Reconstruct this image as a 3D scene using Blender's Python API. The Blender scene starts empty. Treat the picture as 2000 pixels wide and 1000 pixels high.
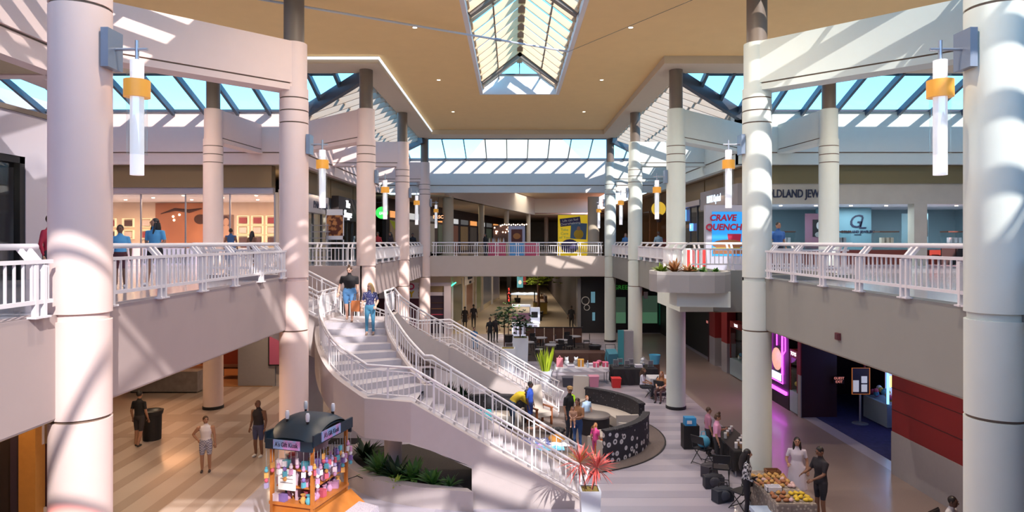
import bpy, bmesh, math, random
from mathutils import Vector, Matrix
random.seed(7)
S = bpy.context.scene
COL = S.collection
PI = math.pi
EYE = 6.65            # eye height above the lower floor
F = 1300.0            # focal length in pixels of the 2000 px frame
XC = 0.36             # centre line of the hall

# ------------------------------------------------------------------ camera, sky, sun, exposure
cam = bpy.data.cameras.new('camera'); cam.sensor_width = 36; cam.lens = 36 * F / 2000
cam.shift_y = -28 / 2000; cam.clip_start = .05; cam.clip_end = 600
camo = bpy.data.objects.new('camera', cam); COL.objects.link(camo)
camo.location = (0, 0, EYE); camo.rotation_euler = (PI / 2, 0, 0)
S.camera = camo
w = bpy.data.worlds.new('sky'); S.world = w; w.use_nodes = True
nt = w.node_tree; bg = nt.nodes['Background']
sky = nt.nodes.new('ShaderNodeTexSky'); sky.sky_type = 'NISHITA'; sky.sun_disc = False
sky.sun_elevation = math.radians(40); sky.sun_rotation = math.radians(163)
sky.altitude = 2500; sky.air_density = 1.0; sky.dust_density = .0; sky.ozone_density = 1.4
nt.links.new(sky.outputs[0], bg.inputs[0]); bg.inputs[1].default_value = .215
sun = bpy.data.lights.new('sun', 'SUN'); sun.energy = 4.5; sun.angle = math.radians(.6); sun.color = (1, .46, .40)
suno = bpy.data.objects.new('sun', sun); COL.objects.link(suno)
_e = math.radians(35.5)
SUNV = Vector((.45 * math.cos(_e), -.893 * math.cos(_e), math.sin(_e)))
suno.rotation_euler = SUNV.to_track_quat('Z', 'Y').to_euler(); suno.location = (10, -30, 40)
S.cycles.max_bounces = 6; S.cycles.diffuse_bounces = 3; S.cycles.glossy_bounces = 3; S.cycles.transparent_max_bounces = 10
S.cycles.adaptive_threshold = .025; S.cycles.caustics_reflective = False; S.cycles.caustics_refractive = False
vs = S.view_settings
vs.view_transform = 'Standard'; vs.look = 'None'; vs.exposure = 1.6; vs.gamma = 1.0; vs.use_curve_mapping = False

# ------------------------------------------------------------------ materials
MATS = {}
def mat(name, col, rough=.6, metal=0., emit=None, estr=0., noise=0., nscale=8., bump=0., bscale=60., spec=.5, alpha=None, coat=0.):
    if name in MATS: return MATS[name]
    m = bpy.data.materials.new(name); m.use_nodes = True
    t = m.node_tree; b = t.nodes['Principled BSDF']
    c = tuple(col) + (1,)
    b.inputs['Base Color'].default_value = c; b.inputs['Roughness'].default_value = rough
    b.inputs['Metallic'].default_value = metal; b.inputs['Specular IOR Level'].default_value = spec
    if coat: b.inputs['Coat Weight'].default_value = coat; b.inputs['Coat Roughness'].default_value = .08
    if emit is not None:
        b.inputs['Emission Color'].default_value = tuple(emit) + (1,); b.inputs['Emission Strength'].default_value = estr
    if noise or bump:
        tc = t.nodes.new('ShaderNodeTexCoord')
        if noise:
            n = t.nodes.new('ShaderNodeTexNoise'); n.inputs['Scale'].default_value = nscale; n.inputs['Detail'].default_value = 5
            t.links.new(tc.outputs['Object'], n.inputs['Vector'])
            mx = t.nodes.new('ShaderNodeMix'); mx.data_type = 'RGBA'
            mx.inputs[6].default_value = tuple(max(0, x * (1 - noise)) for x in col) + (1,)
            mx.inputs[7].default_value = tuple(min(1, x * (1 + noise)) for x in col) + (1,)
            t.links.new(n.outputs['Fac'], mx.inputs[0]); t.links.new(mx.outputs[2], b.inputs['Base Color'])
        if bump:
            n2 = t.nodes.new('ShaderNodeTexNoise'); n2.inputs['Scale'].default_value = bscale; n2.inputs['Detail'].default_value = 3
            t.links.new(tc.outputs['Object'], n2.inputs['Vector'])
            bp = t.nodes.new('ShaderNodeBump'); bp.inputs['Strength'].default_value = bump; bp.inputs['Distance'].default_value = .01
            t.links.new(n2.outputs['Fac'], bp.inputs['Height']); t.links.new(bp.outputs[0], b.inputs['Normal'])
    MATS[name] = m
    return m
def glassmat(name, tint, gloss=.06, rough=.02):
    m = bpy.data.materials.new(name); m.use_nodes = True; t = m.node_tree; t.nodes.clear()
    o = t.nodes.new('ShaderNodeOutputMaterial'); tr = t.nodes.new('ShaderNodeBsdfTransparent'); tr.inputs[0].default_value = tuple(tint) + (1,)
    g = t.nodes.new('ShaderNodeBsdfGlossy'); g.inputs['Roughness'].default_value = rough
    mx = t.nodes.new('ShaderNodeMixShader'); mx.inputs[0].default_value = gloss
    t.links.new(tr.outputs[0], mx.inputs[1]); t.links.new(g.outputs[0], mx.inputs[2]); t.links.new(mx.outputs[0], o.inputs[0])
    MATS[name] = m; return m
def pattern(name, c1, c2, kind='voronoi', scale=20., thr=.4, rough=.7, soft=.06):
    """two-colour printed or woven pattern"""
    if name in MATS: return MATS[name]
    m = bpy.data.materials.new(name); m.use_nodes = True; t = m.node_tree; b = t.nodes['Principled BSDF']; b.inputs['Roughness'].default_value = rough
    tc = t.nodes.new('ShaderNodeTexCoord')
    if kind == 'voronoi':
        n = t.nodes.new('ShaderNodeTexVoronoi'); out = 'Distance'
    elif kind == 'noise':
        n = t.nodes.new('ShaderNodeTexNoise'); out = 'Fac'
    elif kind == 'wave':
        n = t.nodes.new('ShaderNodeTexWave'); out = 'Fac'; n.inputs['Distortion'].default_value = 4
    else:
        n = t.nodes.new('ShaderNodeTexChecker'); out = 'Fac'
    n.inputs['Scale'].default_value = scale
    t.links.new(tc.outputs['Object'], n.inputs['Vector'])
    r = t.nodes.new('ShaderNodeValToRGB'); r.color_ramp.elements[0].position = max(0, thr - soft); r.color_ramp.elements[1].position = min(1, thr + soft)
    r.color_ramp.elements[0].color = tuple(c1) + (1,); r.color_ramp.elements[1].color = tuple(c2) + (1,)
    t.links.new(n.outputs[out], r.inputs[0]); t.links.new(r.outputs[0], b.inputs['Base Color'])
    MATS[name] = m; return m

PL_L = mat('plaster_warm_cast', (.87, .67, .61), .75, noise=.03, nscale=3, bump=.08, bscale=120)
PL_R = mat('plaster_cool_cast', (.73, .78, .71), .75, noise=.03, nscale=3, bump=.08, bscale=120)
PL_F = mat('plaster_white', (.86, .79, .72), .75, noise=.03, nscale=3, bump=.08, bscale=120)
PLS = {-1: PL_L, 1: PL_R}  # warm left and cool right colour cast put into the plaster tints
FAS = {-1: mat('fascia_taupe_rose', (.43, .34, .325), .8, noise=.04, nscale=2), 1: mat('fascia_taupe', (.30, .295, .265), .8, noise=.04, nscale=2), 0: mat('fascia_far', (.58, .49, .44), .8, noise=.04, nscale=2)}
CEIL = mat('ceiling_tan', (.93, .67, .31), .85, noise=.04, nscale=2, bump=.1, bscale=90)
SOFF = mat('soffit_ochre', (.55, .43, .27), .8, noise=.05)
BROWN = mat('brown_paint', (.20, .15, .115), .5)
RAFT = mat('rafter_cream', (.80, .69, .55), .6)
STEEL_D = mat('dark_steel', (.10, .105, .12), .4, .3)
WHITE = mat('white_enamel', (.82, .78, .80), .35)
GREY = mat('grey_metal', (.45, .47, .52), .35, .7)
BLACK = mat('black', (.012, .011, .013), .55)
DARK = mat('dark_brown_shop', (.05, .035, .035), .6)
GLASS_SKY = glassmat('skylight_glass', (.40, .82, .90), .04)
GLASS = glassmat('shop_glass', (.90, .95, .95), .07)
GLASSC = glassmat('clear_tube', (.93, .97, .98), .12)
GROOVE = mat('joint_brown', (.22, .15, .11), .8)

# ------------------------------------------------------------------ mesh helpers
class MB:
    def __init__(s): s.v = []; s.f = []
    def add(s, vs, fs):
        k = len(s.v); s.v += [tuple(p) for p in vs]; s.f += [tuple(i + k for i in f) for f in fs]; return s
    def box(s, x0, x1, y0, y1, z0, z1):
        if x0 > x1: x0, x1 = x1, x0
        if y0 > y1: y0, y1 = y1, y0
        if z0 > z1: z0, z1 = z1, z0
        return s.add([(x0, y0, z0), (x1, y0, z0), (x1, y1, z0), (x0, y1, z0), (x0, y0, z1), (x1, y0, z1), (x1, y1, z1), (x0, y1, z1)],
                     [(0, 3, 2, 1), (4, 5, 6, 7), (0, 1, 5, 4), (1, 2, 6, 5), (2, 3, 7, 6), (3, 0, 4, 7)])
    def cbox(s, c, sz, rz=0, rx=0, ry=0):
        m = Matrix.Translation(c) @ Matrix.Rotation(rz, 4, 'Z') @ Matrix.Rotation(ry, 4, 'Y') @ Matrix.Rotation(rx, 4, 'X')
        a, b, c2 = sz[0] / 2, sz[1] / 2, sz[2] / 2
        vs = [m @ Vector(p) for p in [(-a, -b, -c2), (a, -b, -c2), (a, b, -c2), (-a, b, -c2), (-a, -b, c2), (a, -b, c2), (a, b, c2), (-a, b, c2)]]
        return s.add(vs, [(0, 3, 2, 1), (4, 5, 6, 7), (0, 1, 5, 4), (1, 2, 6, 5), (2, 3, 7, 6), (3, 0, 4, 7)])
    def bar(s, p, q, wd, ht, up=(0, 0, 1)):
        """rectangular bar from p to q, wd across, ht along up"""
        p = Vector(p); q = Vector(q); d = (q - p).normalized(); u = Vector(up); r = d.cross(u)
        if r.length < 1e-4: r = d.cross(Vector((1, 0, 0)))
        r.normalize(); u = r.cross(d).normalized(); r = r * wd / 2; u = u * ht / 2
        vs = [p - r - u, p + r - u, p + r + u, p - r + u, q - r - u, q + r - u, q + r + u, q - r + u]
        return s.add(vs, [(0, 1, 2, 3), (7, 6, 5, 4), (4, 5, 1, 0), (5, 6, 2, 1), (6, 7, 3, 2), (7, 4, 0, 3)])
    def tube(s, pts, r, n=8, caps=True, closed=False):
        pts = [Vector(p) for p in pts]; rs = r if isinstance(r, (list, tuple)) else [r] * len(pts)
        k = len(s.v); ref = None
        for i, p in enumerate(pts):
            a = pts[i - 1] if i or closed else p; b = pts[(i + 1) % len(pts)] if i < len(pts) - 1 or closed else p
            d = (b - a).normalized()
            if ref is None:
                ref = d.cross(Vector((0, 0, 1)))
                if ref.length < .05: ref = d.cross(Vector((1, 0, 0)))
            x = (ref - d * ref.dot(d)).normalized(); y = d.cross(x); ref = x
            for j in range(n):
                t = 2 * PI * j / n; s.v.append(tuple(p + (x * math.cos(t) + y * math.sin(t)) * rs[i]))
        m = len(pts)
        for i in range(m if closed else m - 1):
            i2 = (i + 1) % m
            for j in range(n):
                j2 = (j + 1) % n; s.f.append((k + i * n + j, k + i * n + j2, k + i2 * n + j2, k + i2 * n + j))
        if caps and not closed:
            s.f.append(tuple(k + j for j in range(n))[::-1]); s.f.append(tuple(k + (m - 1) * n + j for j in range(n)))
        return s
    def lathe(s, prof, c=(0, 0, 0), n=24, caps=True):
        k = len(s.v)
        for r, z in prof:
            for j in range(n):
                t = 2 * PI * j / n; s.v.append((c[0] + r * math.cos(t), c[1] + r * math.sin(t), c[2] + z))
        for i in range(len(prof) - 1):
            for j in range(n):
                j2 = (j + 1) % n; s.f.append((k + i * n + j, k + i * n + j2, k + (i + 1) * n + j2, k + (i + 1) * n + j))
        if caps:
            s.f.append(tuple(k + j for j in range(n))[::-1]); s.f.append(tuple(k + (len(prof) - 1) * n + j for j in range(n)))
        return s
    def prism(s, poly, z0, z1):
        n = len(poly); k = len(s.v)
        s.v += [(p[0], p[1], z0) for p in poly] + [(p[0], p[1], z1) for p in poly]
        s.f.append(tuple(k + i for i in range(n))[::-1]); s.f.append(tuple(k + n + i for i in range(n)))
        for i in range(n):
            j = (i + 1) % n; s.f.append((k + i, k + j, k + n + j, k + n + i))
        return s
    def ell(s, c, r, n=12, m=8, rot=None):
        k = len(s.v); c = Vector(c)
        for i in range(m + 1):
            a = -PI / 2 + PI * i / m
            for j in range(n):
                t = 2 * PI * j / n
                p = Vector((r[0] * math.cos(a) * math.cos(t), r[1] * math.cos(a) * math.sin(t), r[2] * math.sin(a)))
                if rot is not None: p = rot @ p
                s.v.append(tuple(c + p))
        for i in range(m):
            for j in range(n):
                j2 = (j + 1) % n; s.f.append((k + i * n + j, k + i * n + j2, k + (i + 1) * n + j2, k + (i + 1) * n + j))
        return s
    def quad(s, a, b, c, d): return s.add([a, b, c, d], [(0, 1, 2, 3)])
    def slab(s, a, b, c, d, th):
        """quad with thickness th along its normal"""
        a, b, c, d = map(Vector, (a, b, c, d)); n = (b - a).cross(d - a).normalized() * th
        return s.add([a, b, c, d, a + n, b + n, c + n, d + n], [(3, 2, 1, 0), (4, 5, 6, 7), (0, 1, 5, 4), (1, 2, 6, 5), (2, 3, 7, 6), (3, 0, 4, 7)])
    def data(s, name, m, smooth=False):
        me = bpy.data.meshes.new(name); me.from_pydata(s.v, [], s.f); me.update()
        if m is not None: me.materials.append(m)
        bm = bmesh.new(); bm.from_mesh(me); bmesh.ops.recalc_face_normals(bm, faces=bm.faces[:]); bm.to_mesh(me); bm.free()
        if smooth:
            for p in me.polygons: p.use_smooth = True
            if hasattr(me, 'set_sharp_from_angle'): me.set_sharp_from_angle(angle=math.radians(50))
        return me
    def obj(s, name, m, parent=None, world=True, smooth=False):
        return link(name, s.data(name, m, smooth), parent, world)
def wmat(o):
    b = Matrix.LocRotScale(o.location, o.rotation_euler, o.scale)
    return wmat(o.parent) @ o.matrix_parent_inverse @ b if o.parent else b
def link(name, data, parent=None, world=True, loc=None, rot=None, scale=None):
    o = bpy.data.objects.new(name, data); COL.objects.link(o)
    if parent is not None:
        o.parent = parent
        if world: o.matrix_parent_inverse = wmat(parent).inverted()
    if loc is not None: o.location = loc
    if rot is not None: o.rotation_euler = rot
    if scale is not None: o.scale = scale
    return o
def tag(o, label=None, cat=None, group=None, kind=None):
    if label: o['label'] = label
    if cat: o['category'] = cat
    if group: o['group'] = group
    if kind: o['kind'] = kind
    return o
def thing(name, label, cat, loc=(0, 0, 0), rz=0, group=None, kind=None):
    o = bpy.data.objects.new(name, None); COL.objects.link(o); o.empty_display_size = .2
    o.location = loc; o.rotation_euler = (0, 0, rz)
    return tag(o, label, cat, group, kind)
def struct(name, mb, m, label=None, parent=None, smooth=False):
    o = mb.obj(name, m, parent, True, smooth)
    if parent is None: o['kind'] = 'structure'
    if label: o['label'] = label
    return o
def dup(root, loc, rz=None, label=None, group=None):
    r = root.copy(); COL.objects.link(r); r.location = loc
    if rz is not None: r.rotation_euler = (0, 0, rz)
    if label: r['label'] = label
    if group: r['group'] = group
    for ch in list(root.children):
        c = ch.copy(); COL.objects.link(c); c.parent = r; c.matrix_parent_inverse = ch.matrix_parent_inverse.copy()
        for g in ch.children:
            d = g.copy(); COL.objects.link(d); d.parent = c; d.matrix_parent_inverse = g.matrix_parent_inverse.copy()
    return r
def text(name, body, size, m, parent=None, loc=(0, 0, 0), rot=(PI / 2, 0, 0), ext=.01, align='CENTER', shear=0, sx=1, bold=0, world=True):
    cu = bpy.data.curves.new(name, 'FONT'); cu.body = body; cu.size = size; cu.extrude = ext; cu.align_x = align; cu.align_y = 'CENTER'
    cu.shear = shear; cu.bevel_depth = bold; cu.bevel_resolution = 1; cu.resolution_u = 3
    tmp = bpy.data.objects.new(name + '_t', cu)
    me = bpy.data.meshes.new_from_object(tmp); bpy.data.objects.remove(tmp); bpy.data.curves.remove(cu)
    lim = size * (len(body) + 2); bad = [v.index for v in me.vertices if max(abs(c) for c in v.co) > lim]
    if bad:
        bm = bmesh.new(); bm.from_mesh(me); bm.verts.ensure_lookup_table(); bmesh.ops.delete(bm, geom=[bm.verts[i] for i in bad], context='VERTS'); bm.to_mesh(me); bm.free()
    me.materials.clear(); me.materials.append(m)
    o = link(name, me, parent, world, loc, rot, (sx, 1, 1))
    return o
def P(x, y, D):
    """point of the hall seen at photo pixel x, y at depth D"""
    return Vector(((x - 1000) * D / F, D, EYE - (y - 472) * D / F))
def G(x, y, z=0.):
    """point at height z seen at photo pixel x, y"""
    D = (EYE - z) * F / (y - 472); return Vector(((x - 1000) * D / F, D, z))
def U(u, sd): return XC + sd * u
def bezier(pts, n):
    """smooth Catmull-Rom through points"""
    pts = [Vector(p) for p in pts]; out = []
    q = [2 * pts[0] - pts[1]] + pts + [2 * pts[-1] - pts[-2]]
    for i in range(1, len(q) - 2):
        for k in range(n):
            t = k / n; a, b, c, d = q[i - 1], q[i], q[i + 1], q[i + 2]
            out.append(.5 * ((2 * b) + (c - a) * t + (2 * a - 5 * b + 4 * c - d) * t * t + (3 * b - a - 3 * c + d) * t ** 3))
    out.append(pts[-1]); return out
def lamp(name, kind, loc, energy, color=(1, .85, .7), size=.3, rot=None, parent=None, sy=None):
    l = bpy.data.lights.new(name, kind); l.energy = energy; l.color = color
    if kind == 'AREA':
        l.size = size
        if sy: l.shape = 'RECTANGLE'; l.size_y = sy
    else: l.shadow_soft_size = size
    o = bpy.data.objects.new(name, l); COL.objects.link(o); o.location = loc
    if rot: o.rotation_euler = rot
    if parent is not None: o.parent = parent; o.matrix_parent_inverse = wmat(parent).inverted()
    return o
# ------------------------------------------------------------------ the shell of the hall
def H(h): return EYE + h
ROWS = [9.0, 17.8, 26.6, 35.4, 44.4]
ZU, ZLIP, ZSL = 5.55, 5.70, 4.33           # upper floor, kerb top, slab underside
TILE_U = mat('upper_floor_tile', (.50, .49, .56), .16, noise=.18, nscale=1.7, coat=.3)
FLOOR_L = mat('terrazzo', (.45, .415, .49), .30, noise=.10, nscale=55, coat=.1)
STRIP_D = mat('terrazzo_grey', (.375, .35, .43), .28, noise=.10, nscale=55, coat=.15)
STRIP_T = mat('terrazzo_tan', (.38, .285, .24), .36, noise=.10, nscale=55, coat=.15)
FLOOR_T = mat('terrazzo_beige', (.50, .405, .36), .36, noise=.08, nscale=40, coat=.15)
FLOOR_B = mat('terrazzo_brown', (.30, .24, .225), .32, noise=.28, nscale=90, coat=.1)

# lower floor: light terrazzo ground with inlaid bands
fl = struct('floor', MB().box(-27, 28, -12, 112, -.3, 0), FLOOR_L, 'polished pale terrazzo lower floor with inlaid grey and tan bands')
struct('floor_area', MB().box(-25, U(-7.2, 1), 12, 30.6, 0, .003), FLOOR_T, 'beige terrazzo field', fl)
struct('floor_area', MB().box(7.6, 11, 2, 48, 0, .003), FLOOR_B, 'speckled brown terrazzo walkway', fl)
for k in range(34):
    y = 13.2 + k * 1.02
    if y < 45: struct('floor_band', MB().box(-1.9 if y > 14 else -6, 7.6, y, y + .48, 0, .004), STRIP_D, None, fl)
for k in range(9):
    x = -14.6 + k * .92
    struct('floor_band', MB().box(x, x + .36, 14, 30.6, .003, .006), STRIP_T, None, fl)
struct('floor_band', MB().box(-14.6, -6.9, 22.6, 23.0, .006, .008), STRIP_T, None, fl)
struct('floor_band', MB().box(-14.6, -6.9, 24.6, 25.6, .006, .008), STRIP_T, None, fl)

# upper galleries: slab, tiled floor, kerb, soffit
def gallery(name, side, polys, kerbs, m, label):
    s = MB()
    for p in polys: s.box(*p, ZSL, ZU - .04)
    o = struct(name, s, m, label)
    t = MB()
    for p in polys: t.box(*p, ZU - .04, ZU)
    struct('floor_finish', t, TILE_U, 'glossy grey-lilac tile', o)
    t = MB()
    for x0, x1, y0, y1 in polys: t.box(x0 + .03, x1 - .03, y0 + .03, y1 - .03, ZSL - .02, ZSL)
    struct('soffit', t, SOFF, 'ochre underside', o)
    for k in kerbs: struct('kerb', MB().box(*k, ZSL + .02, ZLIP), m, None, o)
    return o
ue, NT0, NT1, NU = 6.30, 19.2, 26.0, 9.3      # gallery edge, stair notch
for sd in (-1, 1):
    a = lambda u0, u1: tuple(sorted((U(u0, sd), U(u1, sd))))
    n1 = 22.0 if sd > 0 else NT1
    polys = [(*a(ue, 26), -4, NT0), (*a(NU, 26), NT0, n1), (*a(ue, 26), n1, 48.5)]
    kerbs = [(*a(ue - .01, ue + .3), -4, NT0 + .01), (*a(ue - .01, ue + .3), n1, 44.5), (*a(ue - .01, NU), NT0 - .25, NT0 + .01),
             (*a(ue - .01, NU), n1 - .01, n1 + .25)]
    if sd > 0: kerbs.append((*a(NU - .01, NU + .25), NT0, n1))
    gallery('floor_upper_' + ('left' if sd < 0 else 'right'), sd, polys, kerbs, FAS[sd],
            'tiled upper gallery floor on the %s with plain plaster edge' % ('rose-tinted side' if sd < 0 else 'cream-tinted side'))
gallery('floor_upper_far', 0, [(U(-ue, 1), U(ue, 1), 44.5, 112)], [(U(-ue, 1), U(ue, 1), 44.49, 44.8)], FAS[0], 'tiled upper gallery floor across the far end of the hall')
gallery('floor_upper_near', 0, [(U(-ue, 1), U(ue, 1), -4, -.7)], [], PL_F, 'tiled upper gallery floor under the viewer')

# ceiling: cross-shaped slab with a dropped perimeter beam and a lantern well
HC, HB = 7.15, 6.85
UA, UB = 5.5, 6.5                 # inner and outer edge of the perimeter beam of the long arm
Y0, Y1, T0, T1 = .2, 44.2, 17.3, 27.1
WU, W0, W1 = 1.80, 4.0, 32.2     # lantern well
c = MB()
for u0, u1, y0, y1 in [(-UB, -WU, Y0, Y1), (WU, UB, Y0, Y1), (-WU, WU, Y0, W0), (-WU, WU, W1, Y1), (-24.5, -UB, T0, T1), (UB, 24.5, T0, T1)]:
    c.box(U(u0, 1), U(u1, 1), y0, y1, H(HC), H(HC + .35))
ce = struct('ceiling', c, CEIL, 'tan plaster ceiling with a dropped rim and a glazed lantern well')
BEAMC = mat('rim_beam_paint', (.66, .56, .42), .8, noise=.03)
def rimbeam(x0, x1, y0, y1): struct('rim_beam', MB().box(x0, x1, y0, y1, H(HB), H(HC + .02)), BEAMC, None, ce)
for sd in (-1, 1):
    a = lambda u0, u1: tuple(sorted((U(u0, sd), U(u1, sd))))
    rimbeam(*a(UA, UB), T1 - 1.5, Y1); rimbeam(*a(UA, UB), Y0, T0 + 1.5)
    rimbeam(*a(UB, 24.5), T1 - 1.5, T1); rimbeam(*a(UB, 24.5), T0, T0 + 1.5)
rimbeam(U(-UA, 1), U(UA, 1), Y1 - 1.7, Y1); rimbeam(U(-UA, 1), U(UA, 1), Y0, Y0 + 1.5)

# lantern: white well walls, gable roof of rafters and glass
HE, HR = 7.5, 8.9
lw = thing('window_lantern', 'long glazed gable lantern in the middle of the tan ceiling', None, (XC, 18, H(HC)), kind='structure')
WELL = mat('well_white', (.80, .78, .76), .7)
for sd in (-1, 1):
    x = sorted((U(WU - .03, sd), U(WU + .12, sd)))
    MB().box(x[0], x[1], W0, W1, H(HC - .02), H(HE)).obj('well_wall', WELL, lw)
hm = (HE + HR) / 2 - .12
for y, ft in ((W1, -1), (W0, 1)):
    MB().box(U(-WU - .12, 1), U(WU + .12, 1), y + ft * .03, y - ft * .12, H(HC - .02), H(HE)).obj('well_wall', WELL, lw)
    k = 1 - (hm - HE) / (HR - HE)
    v = [(U(-WU, 1), y, H(HE)), (U(WU, 1), y, H(HE)), (U(WU * k, 1), y, H(hm)), (U(-WU * k, 1), y, H(hm))]
    v2 = [(p[0], p[1] - ft * .1, p[2]) for p in v]
    MB().add(v + v2, [(0, 1, 2, 3), (7, 6, 5, 4), (0, 4, 5, 1), (1, 5, 6, 2), (2, 6, 7, 3), (3, 7, 4, 0)]).obj('gable_panel', WELL, lw)
    MB().add([(U(-WU * k, 1), y, H(hm)), (U(WU * k, 1), y, H(hm)), (U(0, 1), y, H(HR))], [(0, 1, 2)]).obj('gable_pane', GLASS_SKY, lw)
    MB().bar((U(0, 1), y + ft * .04, H(hm)), (U(0, 1), y + ft * .04, H(HR)), .05, .06, (0, 1, 0)).obj('gable_mullion', STEEL_D, lw)
    MB().bar((U(-WU * k, 1), y + ft * .04, H(hm)), (U(WU * k, 1), y + ft * .04, H(hm)), .07, .06).obj('gable_mullion', STEEL_D, lw)
    for sd in (-1, 1):
        MB().bar((U(WU, sd), y + ft * .05, H(HE)), (U(0, 1), y + ft * .05, H(HR)), .1, .16).obj('gable_rafter', BROWN, lw)
MB().bar((U(0, 1), W0, H(HR - .12)), (U(0, 1), W1, H(HR - .12)), .26, .3).obj('ridge_beam', BROWN, lw)
nr = 28
GLASS_LAN = glassmat('lantern_glass', (.635, .905, .95), .02)
LR = mat('lantern_rafter', (.74, .50, .29), .6)
raft_me = {}
for sd in (-1, 1):
    me = MB().bar((0, 0, 0), (sd * WU, 0, -(HR - HE)), .07, .24).data('rafter', LR)
    for k in range(1, nr):
        link('rafter', me, lw, True, (XC, W0 + (W1 - W0) * k / nr, H(HR - .14)))
    gm = MB().slab((0, 0, 0), (sd * WU, 0, -(HR - HE)), (sd * WU, (W1 - W0) / nr, -(HR - HE)), (0, (W1 - W0) / nr, 0), .012).data('pane', GLASS_LAN)
    for k in range(nr):
        link('pane', gm, lw, True, (XC, W0 + (W1 - W0) * k / nr, H(HR)))
    MB().bar((U(WU * .55, sd), W0, H(HR - .55 * (HR - HE) - .22)), (U(WU * .55, sd), W1, H(HR - .55 * (HR - HE) - .22)), .05, .1).obj('purlin', BROWN, lw)
    MB().bar((U(WU - .05, sd), W0, H(HE - .05)), (U(WU - .05, sd), W1, H(HE - .05)), .1, .1).obj('eave_rail', LR, lw)
for y in (W0 + 1.5, 12.4, 21.3, 30.4):
    MB().bar((U(WU, -1), y, H(HE - .12)), (U(0, 1), y, H(HR - .25)), .3, .42).bar((U(WU, 1), y, H(HE - .12)), (U(0, 1), y, H(HR - .25)), .3, .42).obj('truss', BROWN, lw)

# side skylights: sloping bands of rafters and panes between ceiling rim and outer walls
HT, HL = 7.05, 5.92
RAF = mat('skylight_rafter', (.46, .36, .27), .5)
RAFD = mat('skylight_mullion_backlit', (.07, .095, .13), .45)  # dark copy of the rafter colour, backlit shade put into it
NW = 0
def skyband(label, pt, spec, depth=.26, wd=.085, loc=(0, 0, 0), mull=RAF):
    global NW; NW += 1
    t = thing('window_%d' % NW, label, None, loc, kind='structure')
    for i, (a, f0, f1) in enumerate(spec):
        if f1 - f0 > .08:
            p, q = Vector(pt(a, f0)), Vector(pt(a, f1))
            dz = Vector((0, 0, -depth / 2))
            MB().bar(p + dz, q + dz, wd, depth).obj('rafter', mull, t)
            mid = .5
        if i:
            b, g0, g1 = spec[i - 1]
            vs = [pt(b, g0), pt(a, f0), pt(a, f1), pt(b, g1)]
            MB().add(vs, [(0, 1, 2, 3)]).obj('pane', GLASS_SKY, t)
    for f in ((.1, .97) if mull is RAFD else (.04, .5, .97)):
        run = []
        for a, f0, f1 in spec:
            if f0 - .01 <= f <= f1 + .01: run.append(Vector(pt(a, f)) + Vector((0, 0, -.06)))
        if len(run) > 1: MB().bar(run[0], run[-1], .06, .1).obj('purlin', mull, t)
    return t
def rng(a, b, st):
    n = max(1, round(abs(b - a) / st)); return [a + (b - a) * i / n for i in range(n + 1)]
cl = lambda x: max(0., min(1., x))
UO, CF0, CF1, E0, E1 = 9.8, 30.0, 14.4, -3.1, 47.5
sname = {-1: 'on the rose-tinted side', 1: 'on the cream-tinted side'}
for sd in (-1, 1):
    # far and near slopes of the cross arm
    for yt, yb, nm in ((T1, CF0, 'facing slope of the side court'), (T0, CF1, 'overhead slope of the side court')):
        pt = lambda u, f, yt=yt, yb=yb, sd=sd: (U(u, sd), yt + (yb - yt) * f, H(HT + (HL - HT) * f))
        us = rng(UB, UO, 1.1) + rng(UO, 24.3, 1.5)[1:]
        skyband('sloping glass band, %s %s' % (nm, sname[sd]), pt, [(u, 0, cl((u - UB) / (UO - UB))) for u in us], loc=(U(12, sd), yb, H(HL)), mull=RAFD, wd=.13)
    # along the long arm, far and near halves
    for ys, nm, ya, yb2, ye in ((1, 'beside the far half of the ceiling', T1, CF0, E1), (-1, 'beside the near half of the ceiling', T0, CF1, E0)):
        pt = lambda y, f, sd=sd: (U(UB + (UO - UB) * f, sd), y, H(HT + (HL - HT) * f))
        yend = Y1 if ys > 0 else Y0
        yy = rng(ya, yb2, 1.0) + rng(yb2, yend, 1.05)[1:] + rng(yend, ye, 1.1)[1:]
        spec = []
        for y in yy:
            f1 = cl((y - ya) / (yb2 - ya)); f0 = cl((y - yend) / (ye - yend)) if (y - yend) * ys > 0 else 0
            spec.append((y, f0, f1))
        skyband('sloping glass band %s %s' % (nm, sname[sd]), pt, spec, loc=(U(UO, sd), yb2, H(HL)), depth=.3)
    # hip beams at the corners
    for y0, y1 in ((T1, CF0), (T0, CF1), (Y1, E1), (Y0, E0)):
        hb = MB().bar((U(UB - .3, sd), y0 - (.3 if y1 > y0 else -.3), H(HT - .28)), (U(UO + .1, sd), y1, H(HL - .2)), .22, .5).obj('beam', STEEL_D)
        tag(hb, None, None, None, 'structure')
for yt, yb, nm in ((Y1, E1, 'at the far end wall'), (Y0, E0, 'above the near end')):
    pt = lambda u, f, yt=yt, yb=yb: (U(u, 1), yt + (yb - yt) * f, H(HT + (HL - HT) * f))
    us = rng(-UO, -UB, 1.2) + rng(-UB, UB, 1.5)[1:] + rng(UB, UO, 1.2)[1:]
    skyband('sloping glass band ' + nm, pt, [(u, cl((abs(u) - UB) / (UO - UB)), 1) for u in us], loc=(XC, yb, H(HL)), mull=RAFD, wd=.06, depth=.16)

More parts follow.
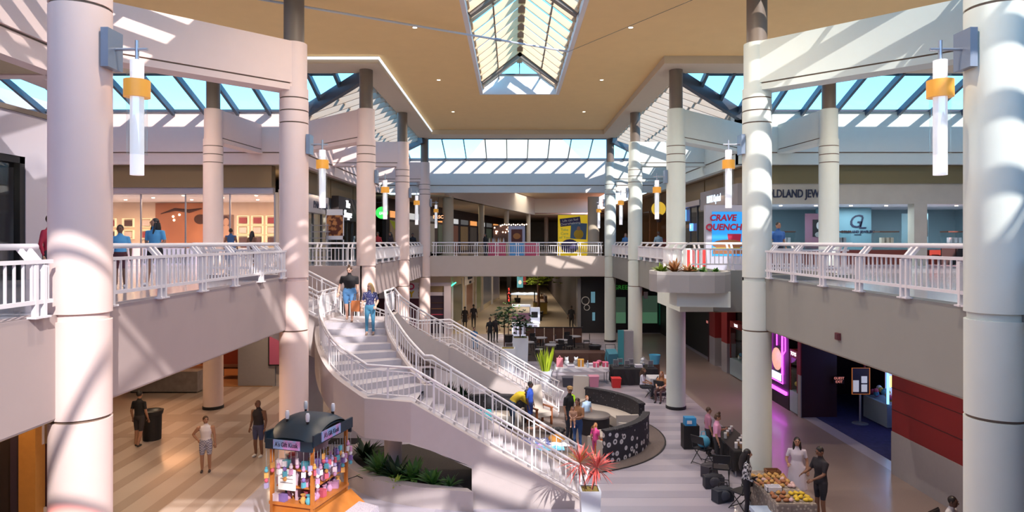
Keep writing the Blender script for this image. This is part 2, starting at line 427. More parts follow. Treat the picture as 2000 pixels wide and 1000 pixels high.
# upper walls below the skylights, with a dark joint and a set-back lower fascia
def upwall(name, boxfn, m, label):
    """boxfn(inset) -> x0,x1,y0,y1 of the wall set back by inset"""
    o = struct(name, MB().box(*boxfn(0), H(4.05), H(HL)), m, label)
    struct('joint', MB().box(*boxfn(.07), H(4.0), H(4.05)), GROOVE, None, o)
    struct('fascia', MB().box(*boxfn(.05), H(3.5), H(4.0)), m, None, o)
    return o
for sd in (-1, 1):
    nm = 'left' if sd < 0 else 'right'; m = PLS[sd]
    a = lambda u0, u1: tuple(sorted((U(u0, sd), U(u1, sd))))
    upwall('wall_%s_far' % nm, lambda i: (*a(UO + i, UO + .4), CF0 + .0, E1 + .3), m, 'plaster upper wall along the far %s gallery' % nm)
    upwall('wall_%s_near' % nm, lambda i: (*a(UO + i, UO + .4), E0, CF1), m, 'plaster upper wall along the near %s gallery' % nm)
    upwall('wall_%s_court' % nm, lambda i: (*a(UO + i, 26), CF0 + i, CF0 + .4), m, 'plaster upper wall at the back of the %s court' % nm)
    upwall('wall_%s_court_front' % nm, lambda i: (*a(UO + i, 26), CF1 - .4, CF1 - i), m, 'plaster upper wall at the front of the %s court' % nm)
    struct('wall_%s_outer' % nm, MB().box(*a(25.6, 26), -12, 112, 0, H(7.6)), m, 'outer wall beyond the %s side court' % nm)
    # flat roofs over the shops
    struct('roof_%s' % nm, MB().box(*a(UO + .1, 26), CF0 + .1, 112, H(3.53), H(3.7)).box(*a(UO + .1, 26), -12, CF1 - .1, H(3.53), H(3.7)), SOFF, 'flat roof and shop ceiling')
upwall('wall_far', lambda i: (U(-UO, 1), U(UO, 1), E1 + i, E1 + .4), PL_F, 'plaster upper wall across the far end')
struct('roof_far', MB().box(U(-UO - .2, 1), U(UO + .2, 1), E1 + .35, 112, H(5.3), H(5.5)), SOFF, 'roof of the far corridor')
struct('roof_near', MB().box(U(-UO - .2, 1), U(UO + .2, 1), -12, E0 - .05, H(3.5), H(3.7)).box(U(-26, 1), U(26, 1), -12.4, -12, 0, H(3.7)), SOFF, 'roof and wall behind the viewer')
struct('wall_far_end', MB().box(-27, 28, 112, 112.4, 0, H(5.5)), PL_F, 'end wall of the far corridor')
# sunlit gable of the next roof, seen through the far glazing
struct('roof_gable', MB().add([(-5.5, 60, H(5.5)), (8.2, 60, H(5.5)), (3.3, 60, H(10.5)), (-1.6, 60, H(10.5)), (-5.5, 75, H(5.5)), (8.2, 75, H(5.5)), (3.3, 75, H(10.5)), (-1.6, 75, H(10.5))],
       [(0, 1, 2, 3), (7, 6, 5, 4), (0, 4, 5, 1), (1, 5, 6, 2), (2, 6, 7, 3), (3, 7, 4, 0)]), mat('gable_cream', (.62, .52, .40), .8), 'cream gable of the neighbouring roof outside the glass')

# ------------------------------------------------------------------ columns
RC = .375
def colmesh(m):
    L = {}
    L['base_ring'] = (MB().lathe([(.40, 0), (.40, .1), (.385, .12)], n=32).data('base_ring', BLACK), BLACK)
    L['lower_shaft'] = (MB().lathe([(RC, .1), (RC, 4.27)], n=40).data('lower_shaft', m, True), m)
    L['neck'] = (MB().lathe([(.345, 4.25), (.345, 4.32)], n=32).data('neck', GROOVE, True), m)
    L['recess'] = (MB().lathe([(.335, 5.58), (.335, 5.71)], n=32).data('recess', m, True), m)
    L['band'] = (MB().lathe([(.372, 4.31), (.372, 5.60)], n=40).data('band', m, True), m)
    L['upper_shaft'] = (MB().lathe([(RC, 5.70), (RC, 9.78)], n=40).data('upper_shaft', m, True), m)
    L['joint'] = (MB().lathe([(.358, 9.7), (.358, 10.6)], n=32).data('joint', GROOVE, True), m)
    for k, (z0, z1) in enumerate(((9.815, 10.10), (10.135, 10.43), (10.465, 10.72))):
        L['collar%d' % k] = (MB().lathe([(RC, z0), (RC, z1)], n=40).data('collar', m, True), m)
    L['head'] = (MB().lathe([(.34, 10.7), (.34, 11.93)], n=40).data('head', m, True), m)
    L['post'] = (MB().lathe([(.265, 11.9), (.265, H(HB) + .05)], n=32).data('post', BROWN, True), m)
    return L
CM = {-1: colmesh(PL_L), 1: colmesh(PL_R)}
def column(sd, x, y, label, skip=()):
    o = thing('column', label, None, (x, y, 0), kind='structure')
    for k, (me, _) in CM[sd].items():
        if k not in skip: link(k.rstrip('0123456789'), me, o, False)
    return o
ordn = ['nearest', 'second', 'third', 'fourth', 'fifth']
for sd in (-1, 1):
    for i, y in enumerate(ROWS):
        column(sd, U(6.19, sd), y, '%s round %s column of the row along the %s gallery' % (ordn[i], 'rose-tinted cream' if sd < 0 else 'pale cream', 'left' if sd < 0 else 'right'))
    for y in (26.6, 17.8):
        column(sd, U(12.3, sd), y, 'round column standing back in the %s court, %s row' % ('left' if sd < 0 else 'right', 'far' if y > 20 else 'near'), () if sd < 0 else ('lower_shaft', 'base_ring', 'neck', 'band', 'recess'))

# tie beams from the columns to the upper walls
def tie(p, q, m, label):
    p = Vector((p[0], p[1], 0)); q = Vector((q[0], q[1], 0))
    def bb(z0, z1, wd):
        return MB().bar(p + Vector((0, 0, (z0 + z1) / 2)), q + Vector((0, 0, (z0 + z1) / 2)), wd, z1 - z0)
    o = struct('beam', bb(10.83, 11.92, .56), m, label)
    struct('joint', bb(10.79, 10.83, .50), GROOVE, None, o)
    struct('lower_lip', bb(10.63, 10.79, .56), m, None, o)
for sd in (-1, 1):
    m = PLS[sd]; nm = 'left' if sd < 0 else 'right'
    tie((U(6.19, sd), 17.8), (U(UO + .1, sd), CF1 - .1), m, 'deep diagonal plaster beam from the second %s column' % nm)
    tie((U(6.19, sd), 26.6), (U(UO + .1, sd), CF0 + .1), m, 'deep diagonal plaster beam from the third %s column' % nm)
    tie((U(6.19, sd), 35.4), (U(UO + .1, sd), 35.4), m, 'cross beam from the fourth %s column to the wall' % nm)
    tie((U(6.19, sd), 9.0), (U(UO + .1, sd), 9.0), m, 'cross beam from the nearest %s column to the wall' % nm)
    tie((U(6.19, sd), 44.4), (U(6.9, sd), 47.6), m, 'short beam from the fifth %s column to the end wall' % nm)
    tie((U(6.19, sd), 44.4), (U(UO + .1, sd), 44.4), m, 'cross beam from the fifth %s column to the side wall' % nm)
    tie((U(12.3, sd), 26.6), (U(11.9, sd), CF0 + .1), m, 'short beam from the court column to the %s court wall' % nm)
    tie((U(12.3, sd), 17.8), (U(11.9, sd), CF1 - .1), m, 'short beam from the near court column to the %s court wall' % nm)

# steel tie rod under the ceiling
rd = thing('tie_rod', 'thin steel tie rod slung under the tan ceiling towards the lantern', 'rod', (XC, 22, H(6.9)))
a, b = P(500, -3, 18.6), P(1110, 101, 24.8)
MB().tube([a + (a - b) * .3, b], .036, 8).obj('rod', mat('rod_pale', (.62, .66, .74), .4), rd)
q = a.lerp(b, .72); MB().tube([q - (b - a).normalized() * .12, q + (b - a).normalized() * .12], .055, 8).obj('coupling', GREY, rd)
MB().tube([b, P(1400, -20, 18.6)], .008, 5).obj('wire', STEEL_D, rd)

# recessed downlights: known in the tan ceiling, full grid and soffit ones added as fill
DL = MB().lathe([(.16, 0), (.16, .03), (.12, .03), (.12, .012)], n=20, caps=False).data('trim_ring', WHITE)
DLE = MB().lathe([(.118, 0), (.118, .01)], n=20).data('lens', mat('downlight_lens', (1, .9, .75), .5, emit=(1, .86, .66), estr=4))
def downlight(x, y, z, en, label, grp, col=(1, .84, .68), sp=2.6):
    t = thing('downlight', label, 'light', (x, y, z), group=grp)
    tr_ = link('trim_ring', DL, t, False, (0, 0, -.018), None, (.6, .6, .6)); link('lens', DLE, tr_, False, (0, 0, .012))
    l = lamp('downlight_lamp', 'AREA', (x, y, z - .05), en, col, .24, parent=t); l.data.shape = 'DISK'; l.data.spread = sp
    return t
for k_, y in enumerate((8, 15.2, 22.2, 29.4, 36.6)):
    for sd in (-1, 1):
        downlight(U(3.6, sd), y, H(HC), 78, '%s recessed downlight in the tan ceiling %s of the lantern' % (['nearest', 'second', 'middle', 'fourth', 'farthest'][k_], 'left' if sd < 0 else 'right'), 'downlights in the high tan ceiling')
for sd in (-1, 1):
    for u in (11.5, 16.5):
        downlight(U(u, sd), 22.2, H(HC), 78, '%s recessed downlight in the tan ceiling over the %s court' % ('inner' if u < 12 else 'outer', 'left' if sd < 0 else 'right'), 'downlights over the %s court' % ('left' if sd < 0 else 'right'))
NTH = ['first', 'second', 'third', 'fourth', 'fifth']
for k_, (x, y) in enumerate(((-8, 12), (-8, 16.5), (-11, 20), (-14, 24), (-10.5, 28.8))):  # soffit downlights added to fill the dim space below the galleries
    downlight(x, y, ZSL - .02, 20, '%s added fill downlight in the soffit below the left gallery' % NTH[k_], 'added fill downlights below the left gallery', (1, .72, .45))
for k_, (x, y) in enumerate(((9, 14), (9, 17), (9, 27), (9, 34))):
    downlight(x, y, ZSL - .02, 12, '%s added fill downlight in the soffit below the right gallery' % NTH[k_], 'added fill downlights below the right gallery', (1, .78, .6))
for k_, (x, y) in enumerate(((-4, 46.3), (0, 46.3), (4, 46.3))):
    downlight(x, y, ZSL - .02, 18, '%s added fill downlight in the soffit below the far gallery' % NTH[k_], 'added fill downlights below the far gallery', (1, .8, .6))

# added glowing strips standing in for a sun reflection on the left ceiling rim
glow_m = mat('rim_glow_emit', (.9, .93, 1), .5, emit=(.80, .87, 1), estr=.3)
glow_o = thing('rim_glow', 'added glowing strip imitating reflected sun along the left inner rim of the ceiling', 'light', (U(UA, -1), T1, H(HC)))
MB().box(U(UA - .05, -1), U(UA + .02, -1), T1 - 1.5, Y1 - 1.7, H(HC - .14), H(HC - .05)).obj('long_strip', glow_m, glow_o)
MB().box(U(14, -1), U(UA - .05, -1), T1 - 1.56, T1 - 1.48, H(HC - .14), H(HC - .05)).obj('cross_strip', glow_m, glow_o)
# ------------------------------------------------------------------ gallery railings
BAL = MB().cbox((0, 0, 0), (.024, .024, 1)).data('baluster', WHITE)
def vlerp(a, b, t): return Vector(a).lerp(Vector(b), t)
def gallery_rail(p, q, nrm, label, group='white gallery railings'):
    """straight railing on the kerb from p to q; nrm points to the walkway"""
    p = Vector((p[0], p[1], 0)); q = Vector((q[0], q[1], 0)); n = Vector((nrm[0], nrm[1], 0)); d = (q - p); L = d.length; d.normalize()
    o = thing('railing', label, 'railing', (p.x, p.y, ZLIP), group=group)
    z = lambda v, h: Vector((v.x, v.y, h))
    zt, zb, zh = 6.40, 5.90, 6.585
    MB().tube([z(p + n * .2, zh), z(q + n * .2, zh)], .042, 10).obj('handrail', WHITE, o, smooth=True)
    MB().bar(z(p, zt), z(q, zt), .05, .05).obj('top_rail', WHITE, o); MB().bar(z(p, zb), z(q, zb), .05, .05).obj('bottom_rail', WHITE, o)
    m = max(1, round(L / 1.43)); first = True
    ps = [p + d * (.22 + (L - .44) * k / m) for k in range(m + 1)] if L > 1 else [p + d * L / 2]
    for c in ps:
        for s in (-.075, .075):
            b = c + d * s
            MB().bar(z(b, ZLIP - .01), z(b, 6.36), .06, .05, (d.x, d.y, 0)).bar(z(b, 6.33), z(b + n * .2, zh - .02), .05, .06, (d.x, d.y, 0)).cbox(z(b, ZLIP + .012), (.12, .12, .024)).obj('post', WHITE, o)
    nb = int(L / .142)
    for k in range(nb):
        b = p + d * ((k + .5) * L / nb)
        if min((b - c).length for c in ps) > .12: link('baluster', BAL, o, True, z(b, (zt + zb) / 2), (0, 0, math.atan2(d.y, d.x)), (1, 1, zt - zb))
    return o
for sd in (-1, 1):
    g = 'left' if sd < 0 else 'right'; x = U(6.24, sd); n = (sd, 0)
    gallery_rail((x, -.6), (x, 8.5), n, 'white baluster railing before the nearest %s column' % g)
    gallery_rail((x, 9.5), (x, 17.3), n, 'white baluster railing between the nearest and second %s columns' % g)
    gallery_rail((x, 27.1), (x, 34.9), n, 'white baluster railing between the third and fourth %s columns' % g)
    gallery_rail((x, 35.9), (x, 43.9), n, 'white baluster railing between the fourth and fifth %s columns' % g)
    gallery_rail((x, 18.3), (x, 19.0), n, 'short white railing return behind the second %s column' % g)
    gallery_rail((x + sd * .05, 19.06), (U(NU - .02, sd), 19.06), (0, -1), 'white railing across the near side of the %s floor opening' % g)
gallery_rail((U(6.5, -1), 26.1), (U(NU + .1, -1), 26.1), (0, 1), 'white railing across the far side of the stair opening beside the third left column')
gallery_rail((U(NU + .06, -1), 19.2), (U(NU + .06, -1), 20.5), (-1, 0), 'short white railing on the near side of the stair head')
gallery_rail((U(NU + .06, -1), 23.3), (U(NU + .06, -1), 26.0), (-1, 0), 'short white railing on the far side of the stair head')
gallery_rail((U(-5.75, 1), 44.62), (U(5.75, 1), 44.62), (0, 1), 'long white railing across the far end gallery')
gallery_rail((5.95, 22.12), (U(NU, 1), 22.12), (0, 1), 'white railing along the front of the planted balcony')
gallery_rail((5.72, 22.4), (5.72, 25.2), (1, 0), 'white railing along the inner side of the planted balcony')

# balcony with curved planter on the cream side
bl = struct('floor_balcony', MB().prism([(5.55, 22.0), (6.8, 22.0), (6.8, 26.2), (6.3, 26.2), (5.55, 25.4)], ZSL, ZLIP), PL_R, 'small balcony floor bulging from the right gallery')
pp = [(4.45, 21.6), (4.42, 21.2), (4.52, 20.75), (4.85, 20.45), (5.4, 20.28), (6.15, 20.2), (6.5, 20.32), (6.9, 21.0), (6.9, 22.0), (5.5, 22.0), (4.9, 22.05), (4.6, 21.95)]
pl = thing('balcony_planter', 'grey curved planter box hung on the balcony between two right columns', 'planter', (5.6, 21.1, 5.1))
GREYP = mat('planter_grey', (.36, .34, .33), .7)
MB().prism(pp, 5.08, 5.62).obj('box', GREYP, pl)
cx, cy = 5.7, 21.15
pi_ = [(cx + (x - cx) * .9, cy + (y - cy) * .84) for x, y in pp]
m_ = MB(); nn = len(pp)
for i in range(nn):
    j = (i + 1) % nn
    m_.add([(*pp[i], 5.62), (*pp[j], 5.62), (*pi_[j], 5.62), (*pi_[i], 5.62), (*pp[i], 5.72), (*pp[j], 5.72), (*pi_[j], 5.72), (*pi_[i], 5.72)],
           [(4, 5, 6, 7), (0, 1, 5, 4), (2, 3, 7, 6)])
m_.obj('rim', mat('planter_rim', (.55, .53, .50), .7), pl)
SOIL = mat('soil', (.05, .04, .035), .95, noise=.4, nscale=30, bump=.6, bscale=40)
MB().prism(pi_, 5.62, 5.67).obj('soil', SOIL, pl)
MB().prism([(5.2, 21.0), (6.8, 20.7), (6.8, 22.0), (5.2, 22.0)], 4.6, 5.09).obj('bracket', PL_R, pl)
def leafclump(mb, c, n, ln, wd, spread, rnd, curl=.5, up=.6, tw=.0):
    for k in range(n):
        a = rnd.uniform(0, 2 * PI); s = rnd.uniform(.3, 1) * spread; l = ln * rnd.uniform(.7, 1.15)
        d = Vector((math.cos(a), math.sin(a), 0)); sid = Vector((-math.sin(a), math.cos(a), 0))
        pts = []
        for i in range(4):
            t = i / 3; pts.append(Vector(c) + d * (s * t * l + curl * s * t * t * l * .4) + Vector((0, 0, l * (up * t * (1.6 - s) - curl * t * t * s * .7))))
        ws = [wd * .35, wd, wd * .8, .002]
        k0 = len(mb.v)
        for pnt, ww in zip(pts, ws): mb.v += [tuple(pnt - sid * ww / 2), tuple(pnt + Vector((0, 0, ww * .12))), tuple(pnt + sid * ww / 2)]
        for i in range(3):
            b = k0 + i * 3; mb.f += [(b, b + 1, b + 4, b + 3), (b + 1, b + 2, b + 5, b + 4)]
    return mb
GREEN = mat('leaf_green', (.13, .30, .06), .5, noise=.3, nscale=12)
LIME = mat('leaf_lime', (.34, .46, .06), .5, noise=.25, nscale=12)
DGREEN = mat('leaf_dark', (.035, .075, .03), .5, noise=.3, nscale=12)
BRONZE = mat('leaf_bronze', (.38, .16, .05), .55, noise=.35, nscale=12)
RED = mat('leaf_red', (.62, .10, .09), .5, noise=.3, nscale=10)
rr = random.Random(3)
for k, (x, y, m, n, ln, nm, lb) in enumerate([(4.75, 21.1, LIME, 26, .30, 'bush', 'small lime green bush at the tip of the balcony planter'), (5.1, 20.85, BRONZE, 22, .42, 'croton_plant', 'taller bronze-leaved plant in the balcony planter'),
        (5.5, 20.85, BRONZE, 18, .30, 'croton_plant', 'low bronze-leaved plant in the middle of the balcony planter'), (5.95, 20.75, GREEN, 16, .20, 'small_shrub', 'low green shrub third along the balcony planter'),
        (6.35, 20.75, GREEN, 14, .18, 'small_shrub', 'low green shrub nearest the second right column in the planter'), (5.75, 21.0, GREEN, 14, .22, 'small_shrub', 'low green shrub beside the bronze plant in the planter')]):
    tag(leafclump(MB(), (x, y, 5.66), n + 10, ln * 1.5, .10, .8, rr).obj(nm, m, smooth=True), lb, 'plant', 'plants in the balcony planter')

# ------------------------------------------------------------------ the double curved staircase
YA, ZL, ZT = 21.9, 2.5, 4.1
STEPM = mat('stair_stone', (.50, .47, .51), .5, noise=.06, nscale=30)
FLANK = mat('stair_plaster', (.54, .47, .46), .8, noise=.05, nscale=4, bump=.15, bscale=80)
st = thing('staircase', 'pale double curved staircase descending from the left gallery', 'staircase', (-2, 21.9, 0))
UPN, LON = 9, 14
outer = bezier([(-5.98, 21.1, 0), (-5.82, 20.2, 0), (-5.35, 19.0, 0), (-4.68, 17.95, 0), (-3.7, 17.1, 0)], 9)
inner = bezier([(-4.05, 21.1, 0), (-3.85, 20.5, 0), (-3.45, 19.8, 0), (-3.0, 19.15, 0), (-2.45, 18.5, 0)], 9)
def at_path(path, t):
    f = t * (len(path) - 1); i = min(int(f), len(path) - 2); return path[i].lerp(path[i + 1], f - i)
def mirror(v, s): return Vector((v[0], v[1] if s > 0 else 2 * YA - v[1], v[2] if len(v) > 2 else 0))
LX0, LX1, LY0, LY1 = -2.5, 1.65, 16.7, 18.5
def step(poly, z, th=.30):
    MB().prism([(p[0], p[1]) for p in poly], z - th, z).obj('step', STEPM, st)
def ribbon(path, name, m, up=.16, dn=.85, th=.16, side=1):
    """stringer wall along a 3d path"""
    k = MB(); n = len(path); L = []
    for i, p in enumerate(path):
        a = path[max(0, i - 1)]; b = path[min(n - 1, i + 1)]; d = Vector((b[0] - a[0], b[1] - a[1], 0)).normalized(); nr = Vector((d.y, -d.x, 0)) * side
        zt, zb = p[2] + up, max(-.02, p[2] - dn)
        L.append([(p[0], p[1], zb), (p[0], p[1], zt), (p[0] + nr.x * th, p[1] + nr.y * th, zt), (p[0] + nr.x * th, p[1] + nr.y * th, zb)])
    for i in range(n - 1):
        k0 = len(k.v); k.v += L[i] + L[i + 1]
        for j in range(4):
            j2 = (j + 1) % 4; k.f.append((k0 + j, k0 + j2, k0 + 4 + j2, k0 + 4 + j))
        if i == 0: k.f.append((k0, k0 + 1, k0 + 2, k0 + 3))
        if i == n - 2: k.f.append((k0 + 4, k0 + 5, k0 + 6, k0 + 7))
    o = k.obj(name, m, st); return o
RAILS = {}
for s in (1, -1):
    M = lambda v: mirror(v, s)
    rz = (ZT - ZL) / UPN
    for k in range(1, UPN):
        t0, t1 = (k - 1) / (UPN - 1), k / (UPN - 1)
        step([M(at_path(outer, t0)), M(at_path(inner, t0)), M(at_path(inner, t1)), M(at_path(outer, t1))], ZT - rz * k)
    land = [M(outer[-1]), M(inner[-1]), M((LX0, LY1, 0)), M((LX0, LY0, 0))]
    step(land, ZL, .35)
    rz2 = ZL / LON; dx = (LX1 - LX0) / (LON - 1)
    for k in range(1, LON):
        x0 = LX0 + (k - 1) * dx; z = ZL - rz2 * k
        a, b = sorted((M((0, LY0, 0)).y, M((0, LY1, 0)).y))
        MB().box(x0, x0 + dx + .02, a, b, max(0, z - .3), z).obj('step', STEPM, st)
    po = [M(Vector((p.x, p.y, ZT - (ZT - ZL) * i / (len(outer) - 1)))) for i, p in enumerate(outer)] + [M((LX0, LY0, ZL)), M((LX1 + .1, LY0, 0.05))]
    pi2 = [M(Vector((p.x, p.y, ZT - (ZT - ZL) * i / (len(inner) - 1)))) for i, p in enumerate(inner)] + [M((LX0 + .25, LY1, ZL)), M((LX1 + .1, LY1, .05))]
    top_o = [M((-6.0, YA, ZT))] + po; top_i = [M((-4.0, YA, ZT))] + pi2
    ribbon(top_o, 'stringer', FLANK, side=s); ribbon(top_i, 'stringer', FLANK, side=-s, dn=.8)
    zb_ = 1.65 - 1.5 / (LX1 + .1 - LX0) * 1.67 + .01
    for yy in (LY0 - .155, LY1 + .01): a1_, a2_ = sorted((M((0, yy, 0)).y, M((0, yy + .14, 0)).y)); MB().add([(-1.0, a1_, 0), (-1.0, a1_, zb_), (LX1 + .08, a1_, 0), (-1.0, a2_, 0), (-1.0, a2_, zb_), (LX1 + .08, a2_, 0)], [(0, 1, 2), (5, 4, 3), (0, 3, 4, 1), (1, 4, 5, 2), (2, 5, 3, 0)]).obj('apron', FLANK, st)
    k = MB()                                          # soffit under the flights
    zz = [p[2] for p in po]
    for i in range(len(po) - 1):
        a, b, c2, d2 = po[i], pi2[i], pi2[i + 1], po[i + 1]
        f = lambda v: (v[0], v[1], max(.0, v[2] - .72))
        k.slab(f(a), f(b), f(c2), f(d2), .1)
    k.obj('soffit', FLANK, st)
    RAILS[s] = (top_o, top_i)
step([(-6.03, 20.9), (-4.0, 21.05), (-4.0, 2 * YA - 21.05), (-6.03, 2 * YA - 20.9)], ZT, .4)
MB().box(-6.03, -4.0, 20.95, 22.85, ZT - .8, ZT - .35).obj('landing_soffit', FLANK, st)
N1 = 8; xs0, xs1 = -6.02, U(NU, -1)
for k in range(1, N1 + 1):
    x1 = xs0 + (xs1 - xs0) * (k - 1) / N1; x0 = xs0 + (xs1 - xs0) * k / N1; z = ZT + (ZU - ZT) * k / N1
    if k < N1 + 1: MB().box(x0, x1, 20.75, 23.05, z - .35, z - (.002 if k == N1 else 0)).obj('step', STEPM, st)
for y, sdd in ((20.75, 1), (23.05, -1)):
    ribbon([Vector((xs0 + .02, y, ZT)), Vector((xs1, y, ZU - .03))], 'stringer', FLANK, dn=1.1, side=-sdd if y < 22 else -sdd)
MB().slab((xs0, 20.75, ZT - 1.0), (xs1, 20.75, ZU - 1.05), (xs1, 23.05, ZU - 1.05), (xs0, 23.05, ZT - 1.0), .08).obj('soffit', FLANK, st)
# wall and post carrying the stair head
wl = MB().box(-6.9, -6.5, 20.9, 22.9, 0, 3.2).obj('support_wall', FLANK, st)
MB().lathe([(.24, 0), (.24, 1.75)], (-3.25, 18.2, 0), 24).obj('support_post', FLANK, st, smooth=True)
MB().lathe([(.24, 0), (.24, 1.75)], (-3.25, 2 * YA - 18.2, 0), 24).obj('support_post', FLANK, st, smooth=True)

# stair railings
def stair_rail(path, label, hh=.98, lift=.16, ps=1.2, returns=True):
    path = [Vector(p) for p in path]
    o = thing('stair_railing', label, 'railing', tuple(path[-1]), group='white stair railings')
    up = lambda p, h: Vector((p.x, p.y, p.z + lift + h))
    hp = [up(p, hh - lift) for p in path]
    if returns:
        d = (path[-1] - path[-2]).normalized(); e = hp[-1] + Vector((d.x, d.y, d.z * .6)) * .22; hp += [e, Vector((e.x - d.x * .12, e.y - d.y * .12, e.z - .34))]
    MB().tube(hp, .034, 8).obj('handrail', WHITE, o, smooth=True)
    tp = [up(p, hh - lift - .12) for p in path]; bp = [up(p, .1) for p in path]
    MB().tube(tp, .018, 6).obj('top_rail', WHITE, o, smooth=True); MB().tube(bp, .018, 6).obj('bottom_rail', WHITE, o, smooth=True)
    cum = [0]
    for a, b in zip(path, path[1:]): cum.append(cum[-1] + math.hypot(b.x - a.x, b.y - a.y))
    def pos(l):
        for i in range(len(path) - 1):
            if l <= cum[i + 1] + 1e-6: return path[i].lerp(path[i + 1], (l - cum[i]) / max(1e-6, cum[i + 1] - cum[i]))
        return path[-1]
    L = cum[-1]; npost = max(1, round(L / ps)); pl_ = [L * k / npost for k in range(npost + 1)]
    pm = MB().cbox((0, 0, 0), (.05, .05, 1)).data('post', WHITE); hp_ = hh - lift
    for l in pl_:
        p = up(pos(l), hp_ / 2 - .02); link('post', pm, o, True, p, None, (1, 1, hp_ + .0))
    nb = int(L / .15); bh = hh - lift - .22
    for k in range(nb):
        l = (k + .5) * L / nb
        if min(abs(l - x) for x in pl_) > .06: link('baluster', BAL, o, True, up(pos(l), .1 + bh / 2), None, (.85, .85, bh))
    return o
sh = lambda pth, dx, dy: [Vector((p[0] + dx, p[1] + dy, p[2])) for p in pth]
stair_rail(sh(RAILS[1][0], -.02, .0), 'white railing on the outer edge of the near stair branch')
stair_rail(sh(RAILS[1][1], .02, 0), 'white railing on the inner edge of the near stair branch')
stair_rail(sh(RAILS[-1][1], .02, 0), 'white railing on the inner edge of the far stair branch')
stair_rail(sh(RAILS[-1][0], -.02, 0), 'white railing on the outer edge of the far stair branch')
stair_rail([(xs1 + .1, 20.67, ZU), (xs0, 20.67, ZT), (-5.98, 21.2, ZT)], 'white railing on the near side of the top flight', returns=False)
stair_rail([(xs1 + .1, 23.13, ZU), (xs0, 23.13, ZT), (-5.98, 22.6, ZT)], 'white railing on the far side of the top flight', returns=False)

# ------------------------------------------------------------------ wall lamps on the columns
PLATE = mat('lamp_plate', (.26, .31, .40), .35, .5)
TUBE = mat('lamp_tube', (.84, .82, .88), .35, emit=(1, .95, .95), estr=.16)
RING = mat('lamp_ring_amber', (.80, .36, .05), .4, emit=(1, .45, .05), estr=.08)
def lampmesh(sd):
    s = -sd
    return [('back_plate', MB().cbox((s * .42, 0, 9.24), (.10, .34, .52)).data('back_plate', PLATE)),
            ('arm', MB().tube([(s * .4, 0, 9.25), (s * .90, 0, 9.25)], .022, 8).data('arm', GREY, True)),
            ('stem', MB().tube([(s * .76, 0, 9.08), (s * .76, 0, 9.37)], .026, 8).data('stem', GREY, True)),
            ('tube', MB().lathe([(.086, 7.55), (.086, 9.1)], (s * .76, 0, 0), 24).data('tube', TUBE, True)),
            ('glass_sleeve', MB().lathe([(.128, 7.82), (.128, 8.92)], (s * .76, 0, 0), 24, False).data('glass_sleeve', GLASSC, True)),
            ('ring', MB().lathe([(.10, 8.60), (.165, 8.60), (.165, 8.83), (.10, 8.83)], (s * .76, 0, 0), 28, False).data('ring', RING, True))]
LM = {sd: lampmesh(sd) for sd in (-1, 1)}
for sd in (-1, 1):
    for i, y in enumerate(ROWS):
        t = thing('wall_lamp', 'white tube lamp with amber ring on the %s %s column' % (ordn[i], 'left' if sd < 0 else 'right'), 'lamp', (U(6.19, sd), y, 0), group='tube lamps on the columns')
        pr = {}
        for n_, me in LM[sd]: pr[n_] = link(n_, me, {'stem': pr.get('arm'), 'glass_sleeve': pr.get('tube'), 'ring': pr.get('tube')}.get(n_) or t, False)

# planting bed under the near stair
bed = thing('planting_bed', 'low curved planting bed under the near stair branch', 'planter', (-3.3, 18.2, 0))
bo = bezier([(-4.6, 20.6, 0), (-4.95, 19.6, 0), (-4.6, 18.4, 0), (-3.7, 17.35, 0), (-2.5, 16.72, 0), (-.95, 16.35, 0)], 5)
bi = [(-1.0, 16.62), (-1.0, 18.3), (-2.4, 20.0), (-3.2, 20.7)]
bw = MB(); n = len(bo)
cen = Vector((-2.6, 19, 0))
ins = [p + (cen - p).normalized() * .3 for p in bo]
for i in range(n - 1):
    a, b, c2, d2 = bo[i], bo[i + 1], ins[i + 1], ins[i]
    bw.add([(a.x, a.y, 0), (b.x, b.y, 0), (c2.x, c2.y, 0), (d2.x, d2.y, 0), (a.x, a.y, .5), (b.x, b.y, .5), (c2.x, c2.y, .5), (d2.x, d2.y, .5)],
           [(4, 5, 6, 7), (0, 1, 5, 4), (2, 3, 7, 6)] + ([(0, 4, 7, 3)] if i == 0 else []) + ([(1, 2, 6, 5)] if i == n - 2 else []))
bw.obj('kerb_wall', FLANK, bed)
MB().prism([(p.x, p.y) for p in ins] + bi, .3, .36).obj('soil', SOIL, bed)
# ------------------------------------------------------------------ shops
TANB = mat('bulkhead_brown', (.28, .19, .10), .8)
METALB = mat('header_metal', (.50, .46, .50), .3, .4)
WARMW = mat('shop_cream', (.72, .56, .44), .7)
WALLW = mat('shop_white', (.78, .76, .80), .7)
REDP = mat('red_paint', (.21, .012, .016), .6)
GREYW = mat('grey_wall', (.31, .30, .33), .7, noise=.05)
MAROON = mat('maroon_dark', (.045, .012, .02), .6)
WOOD = mat('wood_brown', (.26, .12, .055), .5, noise=.25, nscale=6)
WOODD = mat('wood_dark', (.09, .04, .025), .5, noise=.25, nscale=6)
SPOT = mat('spot_emit', (1, .9, .8), .5, emit=(1, .82, .6), estr=3.5)
INK = mat('ink_navy', (.02, .025, .06), .5)
def B(x0, x1, y0, y1, z0, z1, name, m, par): return MB().box(x0, x1, y0, y1, z0, z1).obj(name, m, par)
def spots(par, pts, name='spotlight'):
    me = MB().lathe([(.07, 0), (.07, .03)], n=10).data(name, SPOT)
    for p in pts: link(name, me, par, True, p)

